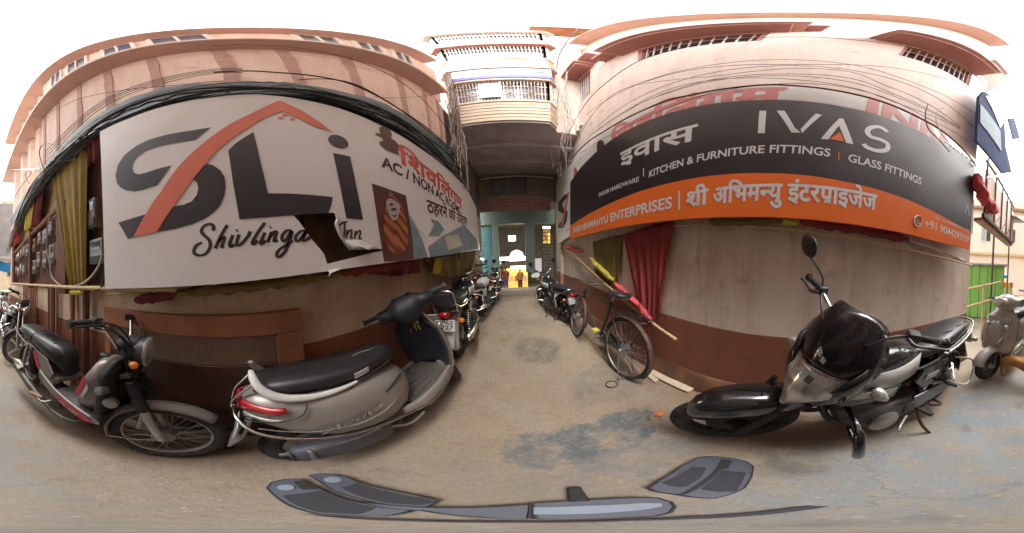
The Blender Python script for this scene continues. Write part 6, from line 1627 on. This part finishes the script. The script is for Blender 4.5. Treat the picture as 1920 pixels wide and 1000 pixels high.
        B.put(MB().prism([(.14, sd * .125, .66), (.44, sd * .135, .70), (.50, sd * .13, .62), (.40, sd * .13, .50), (.22, sd * .128, .52)], (0, sd * .018, 0)), 'side_panel', q['paint'], smooth=0, bevel=.012)
        B.put(MB().prism([(.26, sd * .1455, .60), (.40, sd * .151, .63), (.42, sd * .151, .595), (.30, sd * .1455, .565)], (0, sd * .004, 0)), 'panel_badge', q['accent'], smooth=0)
    ss2 = [(-.38, 0, .80, .05, .02, 2.2), (-.34, 0, .80, .095, .04, 2.5), (-.15, 0, .80, .125, .05, 2.7), (.05, 0, .785, .135, .052, 2.8), (.20, 0, .765, .13, .05, 2.8), (.36, 0, .765, .115, .048, 2.6), (.48, 0, .79, .085, .045, 2.4), (.53, 0, .805, .045, .03, 2.2)]
    seat = B.put(MB().loft(ss2, 24), 'seat', q['seat'], smooth=70)
    tail = B.put(MB().loft([(.25, 0, .69, .12, .04, 2.6), (.0, 0, .70, .125, .05, 2.6), (-.25, 0, .72, .105, .05, 2.5), (-.40, 0, .745, .065, .035, 2.3), (-.45, 0, .755, .03, .02, 2.0)], 20), 'tail_panel', q['tail'], smooth=70)
    for sd in (-1, 1):
        B.put(MB().tube(spline([(.18, sd * .138, .70), (-.05, sd * .148, .715), (-.28, sd * .135, .75), (-.40, sd * .10, .81), (-.43, 0, .825)], 6), .011, 8), 'grab_rail', 'chrome' if not q['near'] else 'steel')
        if q['near']: B.put(MB().prism([(.20, sd * .128, .715), (-.20, sd * .128, .755), (-.30, sd * .118, .765), (-.10, sd * .128, .725), (.16, sd * .13, .69)], (0, sd * .006, 0)), 'tail_stripe', q['accent'], smooth=0)
    B.put(MB().loft([(-.40, 0, .715, .055, .035, 2.5), (-.45, 0, .71, .05, .035, 2.5), (-.47, 0, .705, .03, .022, 2.2)], 16), 'tail_lamp', 'red_lens', smooth=70)
    if q['backrest']:
        B.put(MB().box((-.42, 0, .86), (.05, .20, .17), Matrix.Rotation(-.12, 3, 'Y')), 'backrest', 'vinyl', smooth=0, bevel=.02)
        B.put(MB().tube(spline([(-.36, .12, .72), (-.44, .12, .90), (-.46, .08, .955), (-.46, -.08, .955), (-.44, -.12, .90), (-.36, -.12, .72)], 5), .009, 8), 'backrest_rail', 'chrome')
    B.put(MB().prism([(-.33, -.075, .60), (-.42, -.07, .46), (-.46, -.06, .34), (-.46, .06, .34), (-.42, .07, .46), (-.33, .075, .60)], (.015, 0, .004)), 'rear_flap', q['rearguard'] or 'black_plastic', smooth=0)
    B.plate((-.455, 0, .60), .20, .12, Matrix.Rotation(.15, 3, 'Y'), q['plate'] or ['UP65'])
    for sd in (-1, 1):
        B.lamp((-.38, sd * .155, .63), (-.4, sd, 0), .028, 'amber_lens' if not q['near'] else 'clear_lens', None, (-.38, sd * .06, .64))
    # handlebar
    hb = spline([(1.0, 0, .985), (1.0, .09, .99), (.985, .16, 1.05), (.95, .26, 1.085), (.915, .36, 1.08)], 5)
    for sd in (-1, 1): B.put(MB().tube([(p.x, p.y * sd, p.z) for p in hb], .011, 8), 'handlebar', 'chrome', None, S)
    for sd in (-1, 1):
        mir = None
        if q['mirrors'] is True or q['mirrors'] == sd: mir = (.04, sd * .10, .15)
        B.grip_side((.945, sd * .27, 1.085), (.895, sd * .39, 1.075), sd, S, True, mir)
    cb = MB()
    for sd in (-1, 1): cb.tube(spline([(.96, sd * .22, 1.08), (1.06, sd * .16, 1.10), (1.10, sd * .06, .98), (1.02, sd * .04, .80)], 5), .005, 5)
    B.put(cb, 'cables', 'cable', None, S)
    if q['fairing']:
        # tinted fly screen, chrome-lipped lens and black cowl
        G = []
        for i in range(11):
            t = i / 10; row = []
            hw_ = .175 * (1 - .26 * t ** 3) * (.90 + .10 * min(1, 3 * t)) + .02
            for k in range(13):
                v = -1 + 2 * k / 12
                row.append((1.205 - .155 * t - .11 * v * v + .02 * sin(pi * t), hw_ * v * (1 + .02 * sin(pi * t)), .905 + .235 * t - .035 * v * v * (1 - t) - .02 * v * v - .085 * t * abs(v) ** 4))
            G.append(row)
        vs = B.put(MB().grid(G), 'fly_screen', 'visor', None, S, smooth=80, solid=.006)
        lp = [Vector(p) + Vector((.006, 0, 0)) for p in G[0]]
        B.put(MB().tube(lp, .006, 6), 'screen_lip', 'chrome', vs, S)
        for dx in (0, .03):      # the pale two-bar mark
            Pm = []
            for (v, tt) in ((.02 + dx, .22), (.045 + dx, .22), (.06 + dx, .30), (.035 + dx, .30)): Pm.append((v, tt))
        def on_screen(v, t): return Vector((1.205 - .155 * t - .11 * v * v + .02 * sin(pi * t) + .006, (.175 * (1 - .26 * t ** 3) + .02) * v, .909 + .235 * t - .035 * v * v * (1 - t) - .02 * v * v - .085 * t * abs(v) ** 4))
        for quad in ([(.16, .14), (.02, .16), (.02, .30), (.16, .27)], [(-.02, .20), (-.16, .24), (-.16, .40), (-.02, .34)]):
            P_ = [on_screen(v * .75, t) for v, t in ((quad[0][0], quad[0][1]), (quad[1][0], quad[1][1]), (quad[2][0], quad[2][1] - .04), (quad[3][0], quad[3][1] - .05))]
            B.put(MB().add(P_, [(0, 1, 2, 3)]), 'screen_mark', 'grey_paint', vs, S, smooth=0)
        # lens: rounded shield shape bulging forward
        G = []
        for i in range(9):
            t = i / 8; row = []
            hw_ = .175 * (1 - (1 - t) ** 2.2 * .72)
            for k in range(13):
                v = -1 + 2 * k / 12
                row.append((1.295 - .10 * t + .02 * sin(pi * t) - .105 * v * v, hw_ * v, .665 + .225 * t - .03 * v * v * t + .025 * v * v * (1 - t)))
            G.append(row)
        ln = B.put(MB().grid(G), 'headlight_lens', 'clear_lens', None, S, smooth=80, solid=.006)
        B.put(MB().tube([Vector(r[0]) for r in G[::-1]] + [Vector(p) for p in G[0][1:-1]] + [Vector(r[-1]) for r in G], .007, 6), 'lens_rim', 'steel', ln, S)
        B.put(MB().lathe([(.065, 0), (.055, -.04), (.02, -.06)], (1.225, 0, .80), (1, 0, .3), 18), 'reflector_bowl', 'chrome', ln, S)
        B.put(MB().tube([Vector(p) + Vector((.004, 0, -.004)) for p in G[-1]], .007, 6), 'chrome_strip', 'chrome', ln, S)
        for i0, i1, k0, k1, mm in ((3, 7, 3, 6, 'lens_dark'), (3, 7, 7, 10, 'lens_dark'), (1, 4, 5, 8, 'lens_dark'), (4, 6, 4, 6, 'chrome'), (4, 6, 8, 10, 'chrome'), (6, 8, 5, 8, 'chrome')):
            B.put(MB().grid([[Vector(G[i][k]) + Vector((.0015 if mm == 'lens_dark' else .003, 0, .001)) for k in range(k0, k1)] for i in range(i0, i1)]), 'lens_facet', mm, ln, S, smooth=0)
        for sd in (-1, 1):
            B.put(MB().loft([(.93, sd * .13, .86, .02, .05, 2.2), (1.02, sd * .15, .86, .035, .10, 2.4), (1.12, sd * .155, .84, .030, .105, 2.4), (1.18, sd * .130, .80, .025, .085, 2.3), (1.225, sd * .07, .71, .02, .03, 2.1)], 16), 'cowl', 'black_gloss', None, S, smooth=70)
            B.lamp((1.05, sd * .235, .765), (.35, sd * .9, -.05), .034, 'clear_lens', S, (1.03, sd * .13, .78), L_=.13)
        B.put(MB().loft([(1.00, 0, .95, .08, .04, 2.4), (1.06, 0, .96, .10, .04, 2.4), (1.11, 0, .95, .08, .03, 2.2)], 14), 'instrument_pod', 'black_plastic', None, S, smooth=70)
        B.put(MB().loft([(1.02, 0, .78, .08, .07, 2.4), (1.16, 0, .76, .10, .06, 2.4), (1.24, 0, .70, .05, .025, 2.2)], 14), 'chin', 'black_gloss', None, S, smooth=70)
    else:
        B.put(MB().lathe([(.03, -.10), (.07, -.075), (.085, -.02), (.087, .0)], (1.13, 0, .885), (1, 0, -.05), 22), 'headlight_bowl', q['head'], None, S)
        B.put(MB().lathe([(.088, -.006), (.092, .0), (.086, .010), (.05, .022), (.002, .026)], (1.13, 0, .885), (1, 0, -.05), 22), 'headlight', 'clear_lens', None, S)
        for sd in (-1, 1):
            B.put(MB().lathe([(.042, -.04), (.045, .0), (.04, .012), (.002, .016)], (1.03, sd * .055, 1.02), (-.5, 0, 1), 16), 'gauge', 'black_plastic', None, S)
            B.lamp((1.08, sd * .17, .86), (.2, sd, 0), .028, 'amber_lens', S, (1.06, sd * .09, .86))
    if q['legguard']:
        for sd in (-1, 1):
            if q['near']:
                B.put(MB().tube(spline([(.84, sd * .05, .56), (.87, sd * .22, .54), (.90, sd * .30, .46), (.89, sd * .31, .30), (.84, sd * .25, .24), (.80, sd * .08, .28)], 6), [.013] * 8 + [.020] * 15 + [.013] * 8, 10), 'leg_guard', 'black_gloss')
            else:
                B.put(MB().tube(spline([(.92, sd * .04, .62), (.95, sd * .24, .58), (.97, sd * .30, .46), (.95, sd * .26, .34), (.88, sd * .06, .30)], 6), .012, 8), 'leg_guard', 'chrome')
    if q['near']:
        B.put(MB().tube(spline([(.02, .14, .60), (-.04, .26, .58), (-.05, .27, .40), (.04, .26, .36), (.10, .14, .40)], 5), .007, 6), 'foot_guard', 'steel')
        side_text(B, 'Discover', .02, -.26, .129, .80, .80, .035, 'grey_plastic', .35, .0) if False else None
        B.put(MB().tube(spline([(.10, .06, .838), (.02, .085, .838), (-.06, .06, .846), (-.14, .085, .846), (-.22, .06, .846), (-.28, .075, .845)], 4), .005, 5), 'seat_script', 'grey_plastic', seat)
    return B
# ------------------------------------------------------------------ moped
def moped(loc, yaw, lean, steer, label):
    B = Bike('moped', loc, yaw, lean, label, 'moped')
    wb, R, t = 1.70, .285, .036
    S = steer_matrix(1.46, .85, radians(24), steer)
    B.wheel(.20, .27, .040, 'spoke', rim='alloy')
    B.wheel(wb, R, t, 'spoke', S, tread=True, rim='alloy')
    B.fender(wb, R, radians(38), radians(200), .050, 'grey_plastic', S, .030, 'front_mudguard', .040)
    B.fender(.20, .27, radians(60), radians(200), .060, 'grey_plastic', None, .04, 'rear_mudguard', .04)
    for sd in (-1, 1):
        B.put(MB().tube([(wb + .005, sd * .066, R), (wb - .06, sd * .066, .46), (wb - .085, sd * .066, .545)], [.020, .025, .026], 10), 'fork_slider', 'alloy', None, S)
        P, R_ = [], []
        for i in range(25):
            tt = i / 24; P.append((wb - .085 - .085 * tt, sd * .066, .545 + .22 * tt)); R_.append(.036 if i % 2 else .028)
        B.put(MB().tube(P, R_, 12), 'fork_gaiter', 'rubber', None, S)
        B.put(MB().tube([(wb, sd * .075, R), (wb - .27, sd * .055, .20)], .005, 5), 'mudguard_stay', 'chrome', None, S)
        B.put(MB().tube([(wb - .085, sd * .075, .54), (wb - .10, sd * .085, .40)], .012, 6), 'fork_brace', 'steel', None, S)
    B.put(MB().box((1.51, 0, .80), (.06, .19, .03), Matrix.Rotation(-.4, 3, 'Y')), 'fork_yoke', 'engine', None, S, smooth=0, bevel=.006)
    B.put(MB().tube([(1.53, 0, .76), (1.43, 0, .98)], .028, 10), 'steering_head', 'black_plastic', None, S)
    # tank leg-shield
    tk = [(1.20, 0, .42, .10, .02, 2.3), (1.22, 0, .50, .135, .10, 2.6), (1.27, 0, .58, .15, .19, 2.8), (1.33, 0, .63, .15, .235, 2.8), (1.385, 0, .66, .135, .215, 2.8), (1.40, 0, .67, .12, .19, 2.6)]
    tank = B.put(MB().loft(tk, 26), 'fuel_tank', 'silver_dark', smooth=70)
    for sd in (-1, 1):
        B.put(MB().prism([(1.225, sd * .150, .56), (1.30, sd * .156, .76), (1.32, sd * .156, .70), (1.25, sd * .152, .54)], (0, sd * .004, 0)), 'tank_decal', 'decal_red', tank, smooth=0)
        B.put(MB().prism([(1.28, sd * .155, .56), (1.33, sd * .157, .70), (1.345, sd * .156, .66), (1.30, sd * .155, .55)], (0, sd * .004, 0)), 'tank_decal', 'decal_silver', tank, smooth=0)
    B.put(MB().lathe([(.035, 0), (.035, .02), (.02, .028), (.002, .028)], (1.31, 0, .855), 'Z', 16), 'filler_cap', 'black_plastic', tank)
    B.put(MB().prism([(1.39, -.16, .46), (1.41, -.165, .80), (1.44, -.10, .90), (1.44, .10, .90), (1.41, .165, .80), (1.39, .16, .46)], (.05, 0, .01)), 'front_panel', 'rubber', smooth=0, bevel=.015)
    B.put(MB().prism([(1.38, -.13, .30), (1.42, -.15, .46), (1.42, .15, .46), (1.38, .13, .30)], (.03, 0, .0)), 'lower_guard', 'rubber', smooth=0, bevel=.01)
    B.put(MB().lathe([(.042, 0), (.045, .012), (.04, .03), (.002, .034)], (1.475, -.115, .60), (.3, -1, 0), 18), 'horn', 'steel')
    B.put(MB().lathe([(.030, 0), (.028, .05), (.002, .055)], (1.45, -.14, .70), (0, -1, .2), 14), 'ignition_switch', 'steel')
    # floor
    B.put(MB().prism([(.98, -.13, .43), (1.24, -.145, .40), (1.40, -.13, .40), (1.40, .13, .40), (1.24, .145, .40), (.98, .13, .43)], (0, 0, -.04)), 'floorboard', 'floor_mat', smooth=0, bevel=.006)
    for sd in (-1, 1):
        B.put(MB().prism([(.72, sd * .135, .50), (.98, sd * .140, .445), (1.38, sd * .150, .415), (1.44, sd * .145, .37), (1.34, sd * .150, .34), (.98, sd * .140, .37), (.74, sd * .135, .42)], (0, sd * .022, 0)), 'floor_rail', 'grey_plastic', smooth=0, bevel=.006)
        B.put(MB().prism([(1.05, sd * .1655, .425), (1.38, sd * .1755, .40), (1.41, sd * .1745, .375), (1.34, sd * .1755, .355), (1.05, sd * .1655, .385)], (0, sd * .003, 0)), 'rail_decal', 'decal_red', smooth=0)
        B.put(MB().tube([(.74, sd * .150, .505), (.98, sd * .156, .452), (1.38, sd * .168, .420)], .006, 6), 'rail_trim', 'decal_silver')
    side_text(B, 'XL 100', 1.10, 1.30, -.181, .388, .366, .028, 'decal_silver', .3, .01)
    # frame, engine
    fr = MB()
    fr.tube(spline([(1.46, 0, .70), (1.36, 0, .42), (1.22, 0, .34), (.85, 0, .36), (.55, 0, .55)], 5), .024, 8)
    for sd in (-1, 1):
        fr.tube([(.20, sd * .085, .27), (.72, sd * .08, .34)], .016, 8)
        fr.tube(spline([(.75, sd * .08, .42), (.50, sd * .09, .64), (-.10, sd * .09, .70)], 4), .012, 8)
    B.put(fr, 'frame', 'rubber')
    B.put(MB().loft([(.78, -.02, .29, .05, .05, 2.4), (.86, -.02, .28, .10, .085, 2.8), (1.02, -.02, .275, .11, .09, 2.8), (1.12, -.02, .28, .085, .07, 2.6), (1.22, 0, .31, .06, .06, 2.4), (1.30, 0, .33, .03, .03, 2.2)], 18), 'engine', 'engine', smooth=60)
    B.put(MB().lathe([(.075, 0), (.078, .012), (.06, .025), (.002, .028)], (.98, -.125, .275), (0, -1, 0), 20), 'engine_cover', 'engine')
    cf = MB()
    for k in range(6): cf.box((1.14 + k * .022, 0, .31 + k * .003), (.008, .14, .13))
    B.put(cf, 'cylinder_fins', 'engine', smooth=0)
    B.put(MB().tube(spline([(.96, -.15, .28), (.93, -.20, .26), (.86, -.22, .27)], 4), .010, 8), 'kick_lever', 'steel')
    B.put(MB().tube([(.90, -.19, .285), (.78, -.235, .275)], .020, 10), 'kick_pedal', 'wood_pale')
    B.put(MB().tube(spline([(1.28, -.05, .30), (1.22, -.12, .20), (1.05, -.16, .19), (.85, -.165, .22)], 5), .016, 8), 'exhaust_pipe', 'engine')
    B.put(MB().tube([(.88, -.165, .215), (.80, -.17, .23), (.36, -.19, .30), (.24, -.195, .32), (.20, -.195, .325)], [.020, .034, .037, .034, .014], 16), 'silencer', 'engine')
    B.put(MB().prism([(.30, -.235, .36), (.22, -.235, .40), (.30, -.175, .405), (.42, -.175, .375), (.42, -.235, .345)], (0, 0, .012)), 'silencer_shield', 'silver_dark', smooth=0, bevel=.005)
    for sd in (-1, 1):
        B.put(MB().tube([(.21, sd * .105, .29), (.26, sd * .10, .52), (.29, sd * .095, .66)], [.020, .022, .014], 10), 'rear_shock', 'alloy')
        B.put(MB().tube([(.56, sd * .12, .36), (.52, sd * .13, .50), (.50, sd * .12, .66)], [.034, .042, .030], 12), 'frame_boot', 'rubber')
        B.put(MB().tube(spline([(.50, sd * .11, .66), (.2, sd * .13, .64), (-.12, sd * .12, .68)], 4), .008, 6), 'carrier_rail', 'steel')
        B.put(MB().prism([(.46, sd * .115, .67), (.62, sd * .125, .50), (.90, sd * .13, .50), (.93, sd * .125, .56), (.80, sd * .12, .66)], (0, sd * .014, 0)), 'side_panel', 'silver_dark', smooth=0, bevel=.01)
        B.put(MB().prism([(.52, sd * .1395, .635), (.64, sd * .1445, .515), (.72, sd * .1445, .515), (.58, sd * .1395, .64)], (0, sd * .003, 0)), 'panel_decal', 'decal_red', smooth=0)
    B.put(MB().prism([(.62, -.13, .505), (.92, -.13, .505), (.96, -.12, .53), (.96, .12, .53), (.92, .13, .505), (.62, .13, .505)], (0, 0, -.05)), 'seat_base', 'grey_plastic', smooth=0, bevel=.02)
    sc_ = [(.0, 0, .755, .07, .03, 2.2), (.04, 0, .755, .115, .055, 2.6), (.20, 0, .75, .130, .065, 2.8), (.40, 0, .745, .132, .07, 2.8), (.43, 0, .745, .126, .066, 2.6), (.46, 0, .745, .133, .075, 2.8), (.62, 0, .735, .138, .085, 2.8), (.80, 0, .72, .130, .095, 2.7), (.90, 0, .695, .112, .105, 2.6), (.955, 0, .65, .085, .10, 2.4), (.97, 0, .60, .06, .07, 2.2)]
    seat = B.put(MB().loft(sc_, 26), 'seat', 'vinyl', smooth=70)
    for k in range(7):
        x = .52 + k * .045
        B.put(MB().tube([(x + .02 * abs(v), .136 * v * .98, .735 + .088 * (1 - abs(v) ** 2.6) + .002) for v in [-1 + 2 * j / 14 for j in range(15)]], .0035, 5), 'seat_rib', 'vinyl', seat)
    B.put(MB().tube([(.43, .134 * sin(a), .745 + .072 * cos(a)) for a in [-1.9 + 3.8 * j / 16 for j in range(17)]], .006, 5), 'strap', 'rubber', seat)
    # bars, lamp
    bar = spline([(1.44, 0, .965), (1.45, .075, .975), (1.41, .17, 1.10), (1.37, .21, 1.135), (1.33, .31, 1.125)], 5)
    for sd in (-1, 1): B.put(MB().tube([(p.x, p.y * sd, p.z) for p in bar], .0115, 10), 'handlebar', 'chrome', None, S)
    for sd in (-1, 1): B.grip_side((1.365, sd * .225, 1.133), (1.325, sd * .345, 1.122), sd, S)
    B.put(MB().lathe([(.025, -.13), (.06, -.11), (.085, -.03), (.088, 0)], (1.60, 0, .955), (1, 0, -.02), 22), 'headlight_bowl', 'black_plastic', None, S)
    B.put(MB().lathe([(.089, -.006), (.094, 0), (.088, .012), (.05, .026), (.002, .030)], (1.60, 0, .955), (1, 0, -.02), 22), 'headlight', 'clear_lens', None, S)
    B.put(MB().loft([(1.42, 0, .98, .05, .04, 2.4), (1.48, 0, 1.00, .075, .045, 2.6), (1.55, 0, 1.0, .06, .04, 2.4)], 14), 'speedometer', 'rubber', None, S, smooth=60)
    for sd in (-1, 1):
        B.lamp((1.575, sd * .130, .905), (.7, sd * .5, 0), .024, 'amber_lens', S, (1.52, sd * .07, .90), 'indicator', .06)
    cb = MB()
    for i, (y0, z0, dx) in enumerate(((-.24, 1.12, .0), (-.20, 1.10, .02), (-.22, 1.14, .05), (.2, 1.1, .02), (.24, 1.12, .05))):
        cb.tube(spline([(1.37, y0, z0), (1.46 + dx * .5, y0 * .7, z0 - .02), (1.52 + dx * .5, y0 * .35, .98), (1.54, y0 * .25, .80), (1.48, y0 * .2, .60)], 5), .0055, 5)
    for k in range(9): cb.tube(spline([(1.46 + .01 * k, -.05 + .012 * k, .98), (1.50, -.09 + .02 * k, .92 + .008 * k), (1.52, -.06 + .014 * k, .82)], 4), .006, 5)
    B.put(cb, 'cables', 'cable', None, S)
    return B

# ------------------------------------------------------------------ bicycle
def bicycle(loc, yaw, lean, steer, label, scale=1.0):
    B = Bike('bicycle', loc, yaw, lean, label, 'bicycle', None, scale)
    R, t, wb = .345, .020, 1.17
    S = steer_matrix(1.03, .75, radians(22), steer)
    w1 = B.wheel(0, R, t, 'spoke', rim='steel'); w2 = B.wheel(wb, R, t, 'spoke', S, rim='steel')
    B.fender(0, R, radians(20), radians(215), .030, 'rust_frame', None, .022, 'rear_mudguard', .022)
    B.fender(wb, R, radians(38), radians(190), .030, 'rust_frame', S, .022, 'front_mudguard', .022)
    def tb(P, r, name, m='bike_black', Mx=None): return B.put(MB().tube(P, r, 8), name, m, None, Mx)
    bb, sc_, hd0, hd1 = (.47, 0, .30), (.30, 0, .80), (1.045, 0, .66), (.985, 0, .82)
    fr = MB()
    for P, r in (((bb, sc_), .015), ((bb, hd0), .016), (((.315, 0, .765), hd1), .014), ((hd0, hd1), .019)): fr.tube(list(P), r, 8)
    for sd in (-1, 1):
        fr.tube([(0, sd * .055, R), (.47, sd * .03, .30)], .009, 6); fr.tube([(0, sd * .055, R), (.31, sd * .02, .76)], .008, 6)
        fr.tube([(0, sd * .065, R), (-.30, sd * .04, R + .14)], .004, 5); fr.tube([(0, sd * .065, R), (-.16, sd * .04, R + .30)], .004, 5)
    B.put(fr, 'frame', 'bike_black')
    fk = MB()
    for sd in (-1, 1): fk.tube(spline([(wb, sd * .05, R), (1.11, sd * .052, .50), (1.06, sd * .045, .66)], 4), .011, 8)
    fk.box((1.055, 0, .672), (.04, .11, .03)); B.put(fk, 'fork', 'bike_black', None, S)
    tb([hd1, (.95, 0, .93)], .012, 'stem', 'chrome', S)
    hbp = spline([(.96, 0, .93), (.965, .12, .945), (.90, .24, .965), (.74, .285, .955)], 5)
    for sd in (-1, 1):
        B.put(MB().tube([(p.x, p.y * sd, p.z) for p in hbp], .011, 8), 'handlebar', 'rust_frame', None, S)
        B.put(MB().tube([(.80, sd * .275, .958), (.70, sd * .29, .952)], .017, 10), 'grip', 'rubber', None, S)
        B.put(MB().tube([(.975, sd * .10, .915), (.90, sd * .225, .935), (.76, sd * .270, .925)], .005, 6), 'brake_rod', 'chrome', None, S)
    tb([(.99, .03, .90), (1.02, .03, .72)], .004, 'brake_link', 'chrome', S)
    tb([sc_, (.275, 0, .87)], .012, 'seat_post', 'chrome')
    B.put(MB().loft([(.06, 0, .905, .06, .018, 2.2), (.10, 0, .91, .105, .03, 2.4), (.17, 0, .905, .110, .032, 2.4), (.25, 0, .895, .075, .028, 2.3), (.34, 0, .895, .035, .024, 2.2), (.40, 0, .89, .018, .014, 2)], 18), 'saddle', 'vinyl', smooth=70)
    for sd in (-1, 1): B.put(MB().torus((.13, sd * .06, .872), .022, .005, 'Z', 12, 5), 'saddle_spring', 'steel')
    # carrier
    ca = MB()
    for y in (-.07, 0, .07): ca.tube([(.24, y, .735), (-.20, y, .735)], .005, 5)
    ca.tube(spline([(-.18, -.075, .735), (-.26, -.07, .735), (-.26, .07, .735), (-.18, .075, .735)], 4), .007, 6)
    for x in (.18, .04, -.10): ca.tube([(x, -.075, .735), (x, .075, .735)], .005, 5)
    for sd in (-1, 1): ca.tube([(0, sd * .075, R), (-.10, sd * .075, .73)], .005, 5)
    B.put(ca, 'carrier', 'bike_black')
    # chain guard, cranks, stand
    B.put(MB().prism([(-.02, -.045, .39), (.45, -.05, .40), (.57, -.05, .36), (.58, -.05, .28), (.50, -.05, .22), (-.02, -.045, .30), (-.05, -.045, .345)], (0, -.012, 0)), 'chain_guard', 'bike_black', smooth=0, bevel=.004)
    cr = MB(); cr.torus((.47, -.035, .30), .085, .006, 'Y', 24, 5)
    cr.tube([(.47, -.07, .30), (.56, -.08, .16)], .008, 6); cr.tube([(.47, .07, .30), (.38, .08, .44)], .008, 6); cr.tube([(.47, -.07, .30), (.47, .07, .30)], .018, 8)
    B.put(cr, 'crank', 'steel')
    B.put(MB().box((.56, -.125, .16), (.085, .075, .022)), 'pedal', 'cloth_lemon', smooth=0, bevel=.004); B.put(MB().box((.38, .125, .44), (.085, .075, .022)), 'pedal', 'cloth_lemon', smooth=0, bevel=.004)
    st = MB()
    for sd in (-1, 1): st.tube([(0, sd * .07, R), (-.08, sd * .09, .02)], .007, 6)
    st.tube([(-.08, -.09, .02), (-.08, .09, .02)], .008, 6); B.put(st, 'stand', 'steel')
    B.put(MB().box((-.30, 0, .50), (.012, .05, .07), Matrix.Rotation(.5, 3, 'Y')), 'rear_reflector', 'red_lens', smooth=0, bevel=.004)
    return B

# ------------------------------------------------------------------ placement
R90 = pi / 2
moped((-.60, -2.12, 0), radians(93.5), radians(-4), radians(11), 'dusty grey moped with cracked black seat and wire spoked front wheel by the mesh frame')
scooter((-.67, .20, 0), R90, radians(-8.5), radians(38), 'dusty silver scooter with pale grab handle and black leg shield seen side on', 'silver_paint', 1.04, True, None, ['UP65', 'AX 7214'])
motorcycle((.88, -1.25, 0), radians(94.5), radians(-4.5), radians(17), 'glossy black motorcycle with tinted fly screen and silver striped tank parked by the wall', dict(fairing=True, near=True, paint='black_gloss', wheel='mag', rim='rubber', mirrors=-1, exhaust='engine', bars=(36, -.16, .0)), 1.09)
motorcycle((-.72, 2.12, 0), radians(96), radians(-4), radians(14), 'black motorcycle with red tail lamp, white number plate and white rear flap', dict(wheel='spoke', rim='chrome', backrest=True, plate=['UP65', '9727'], rearguard='white_plastic', tail='black_gloss'), 1.1)
motorcycle((-.74, 3.52, 0), radians(84), radians(-6), radians(10), 'white tailed motorcycle standing second in the row on the left', dict(tail='white_plastic', paint='white_plastic', seat='vinyl', plate=['UP65', '6130'], rearguard='grey_plastic'), .95)
motorcycle((-.56, 4.75, 0), radians(86), radians(-6), radians(-16), 'dark motorcycle standing farthest along the left row by the hall step', dict(plate=['UP65', 'BK']), .95)
motorcycle((1.0, 3.20, 0), radians(100), radians(-3), radians(10), 'dark motorcycle parked askew by the drainpipe with a white number plate', dict(plate=['UP65', 'CE 4715'], wheel='mag', tail='black_plastic'), .95)
motorcycle((-.66, -3.74, 0), radians(89), radians(-5), radians(52), 'black and chrome motorcycle with white alloy wheels and amber indicators behind the moped', dict(wheel='mag', rim='alloy', mirrors=1), 1.0)
motorcycle((-.58, -5.6, 0), radians(92), radians(-7), radians(5), 'silver and black motorcycle farthest back at the left end of the street', dict(paint='white_plastic', wheel='mag'), .97)
scooter((.46, -3.22, 0), radians(82), radians(-5), radians(-12), 'grey silver scooter with chrome trimmed apron facing along the wall behind the black motorcycle', 'silver_light', 1.04, False)
scooter((.30, -5.0, 0), radians(84), radians(-5), radians(-8), 'pale scooter half hidden behind the grey silver one', 'white_plastic', 1.02, False)
bicycle((.99, 1.30, 0), radians(90), radians(7), radians(-6), 'old black roadster bicycle with rusty mudguards leaning by the red curtain', 1.06)

# ------------------------------------------------------------------ dog
def dog(loc, yaw):
    V = [(0, 0, .30), (.12, 0, .305), (.26, 0, .29), (.38, 0, .30), (.45, 0, .34), (.50, 0, .37), (.58, 0, .355),       # spine to muzzle
         (-.03, .045, .22), (-.055, .05, .11), (-.04, .05, .02), (-.01, .05, .012),
         (-.03, -.045, .22), (-.055, -.05, .11), (-.04, -.05, .02), (-.01, -.05, .012),
         (.34, .045, .20), (.335, .05, .10), (.345, .05, .02), (.375, .05, .012),
         (.34, -.045, .20), (.335, -.05, .10), (.345, -.05, .02), (.375, -.05, .012),
         (-.07, 0, .29), (-.16, 0, .25), (-.22, 0, .17)]
    E = [(0, 1), (1, 2), (2, 3), (3, 4), (4, 5), (5, 6), (0, 7), (7, 8), (8, 9), (9, 10), (0, 11), (11, 12), (12, 13), (13, 14), (3, 15), (15, 16), (16, 17), (17, 18), (3, 19), (19, 20), (20, 21), (21, 22), (0, 23), (23, 24), (24, 25)]
    r = [.075, .072, .085, .072, .050, .055, .026, .050, .022, .017, .015, .050, .022, .017, .015, .036, .021, .017, .015, .036, .021, .017, .015, .025, .016, .010]
    me = bpy.data.meshes.new('dog'); me.from_pydata(V, E, [])
    o = bpy.data.objects.new('dog', me); COL.objects.link(o)
    o.modifiers.new('skin', 'SKIN')
    for i, q in enumerate(r): me.skin_vertices[0].data[i].radius = (q, q)
    me.skin_vertices[0].data[0].use_root = True
    s_ = o.modifiers.new('sub', 'SUBSURF'); s_.levels = s_.render_levels = 2
    me.materials.append(M['dog_fur']); o.location = loc; o.rotation_euler = (0, 0, yaw)
    for sd in (-1, 1):
        MB().add([(.46, sd * .03, .41), (.50, sd * .05, .415), (.475, sd * .075, .36)], [(0, 1, 2)]).build('ear', M['dog_fur'], o, smooth=0, solid=.008)
        MB().ball((.535, sd * .032, .385), .008, 8, 6).build('eye', M['rubber'], o)
    MB().ball((.60, 0, .36), (.012, .014, .011), 8, 6).build('nose', M['rubber'], o)
    return tag(o, 'tan short haired dog walking past the silver scooters at the picture edge', 'dog')
dog((.40, -2.06, 0), radians(150))
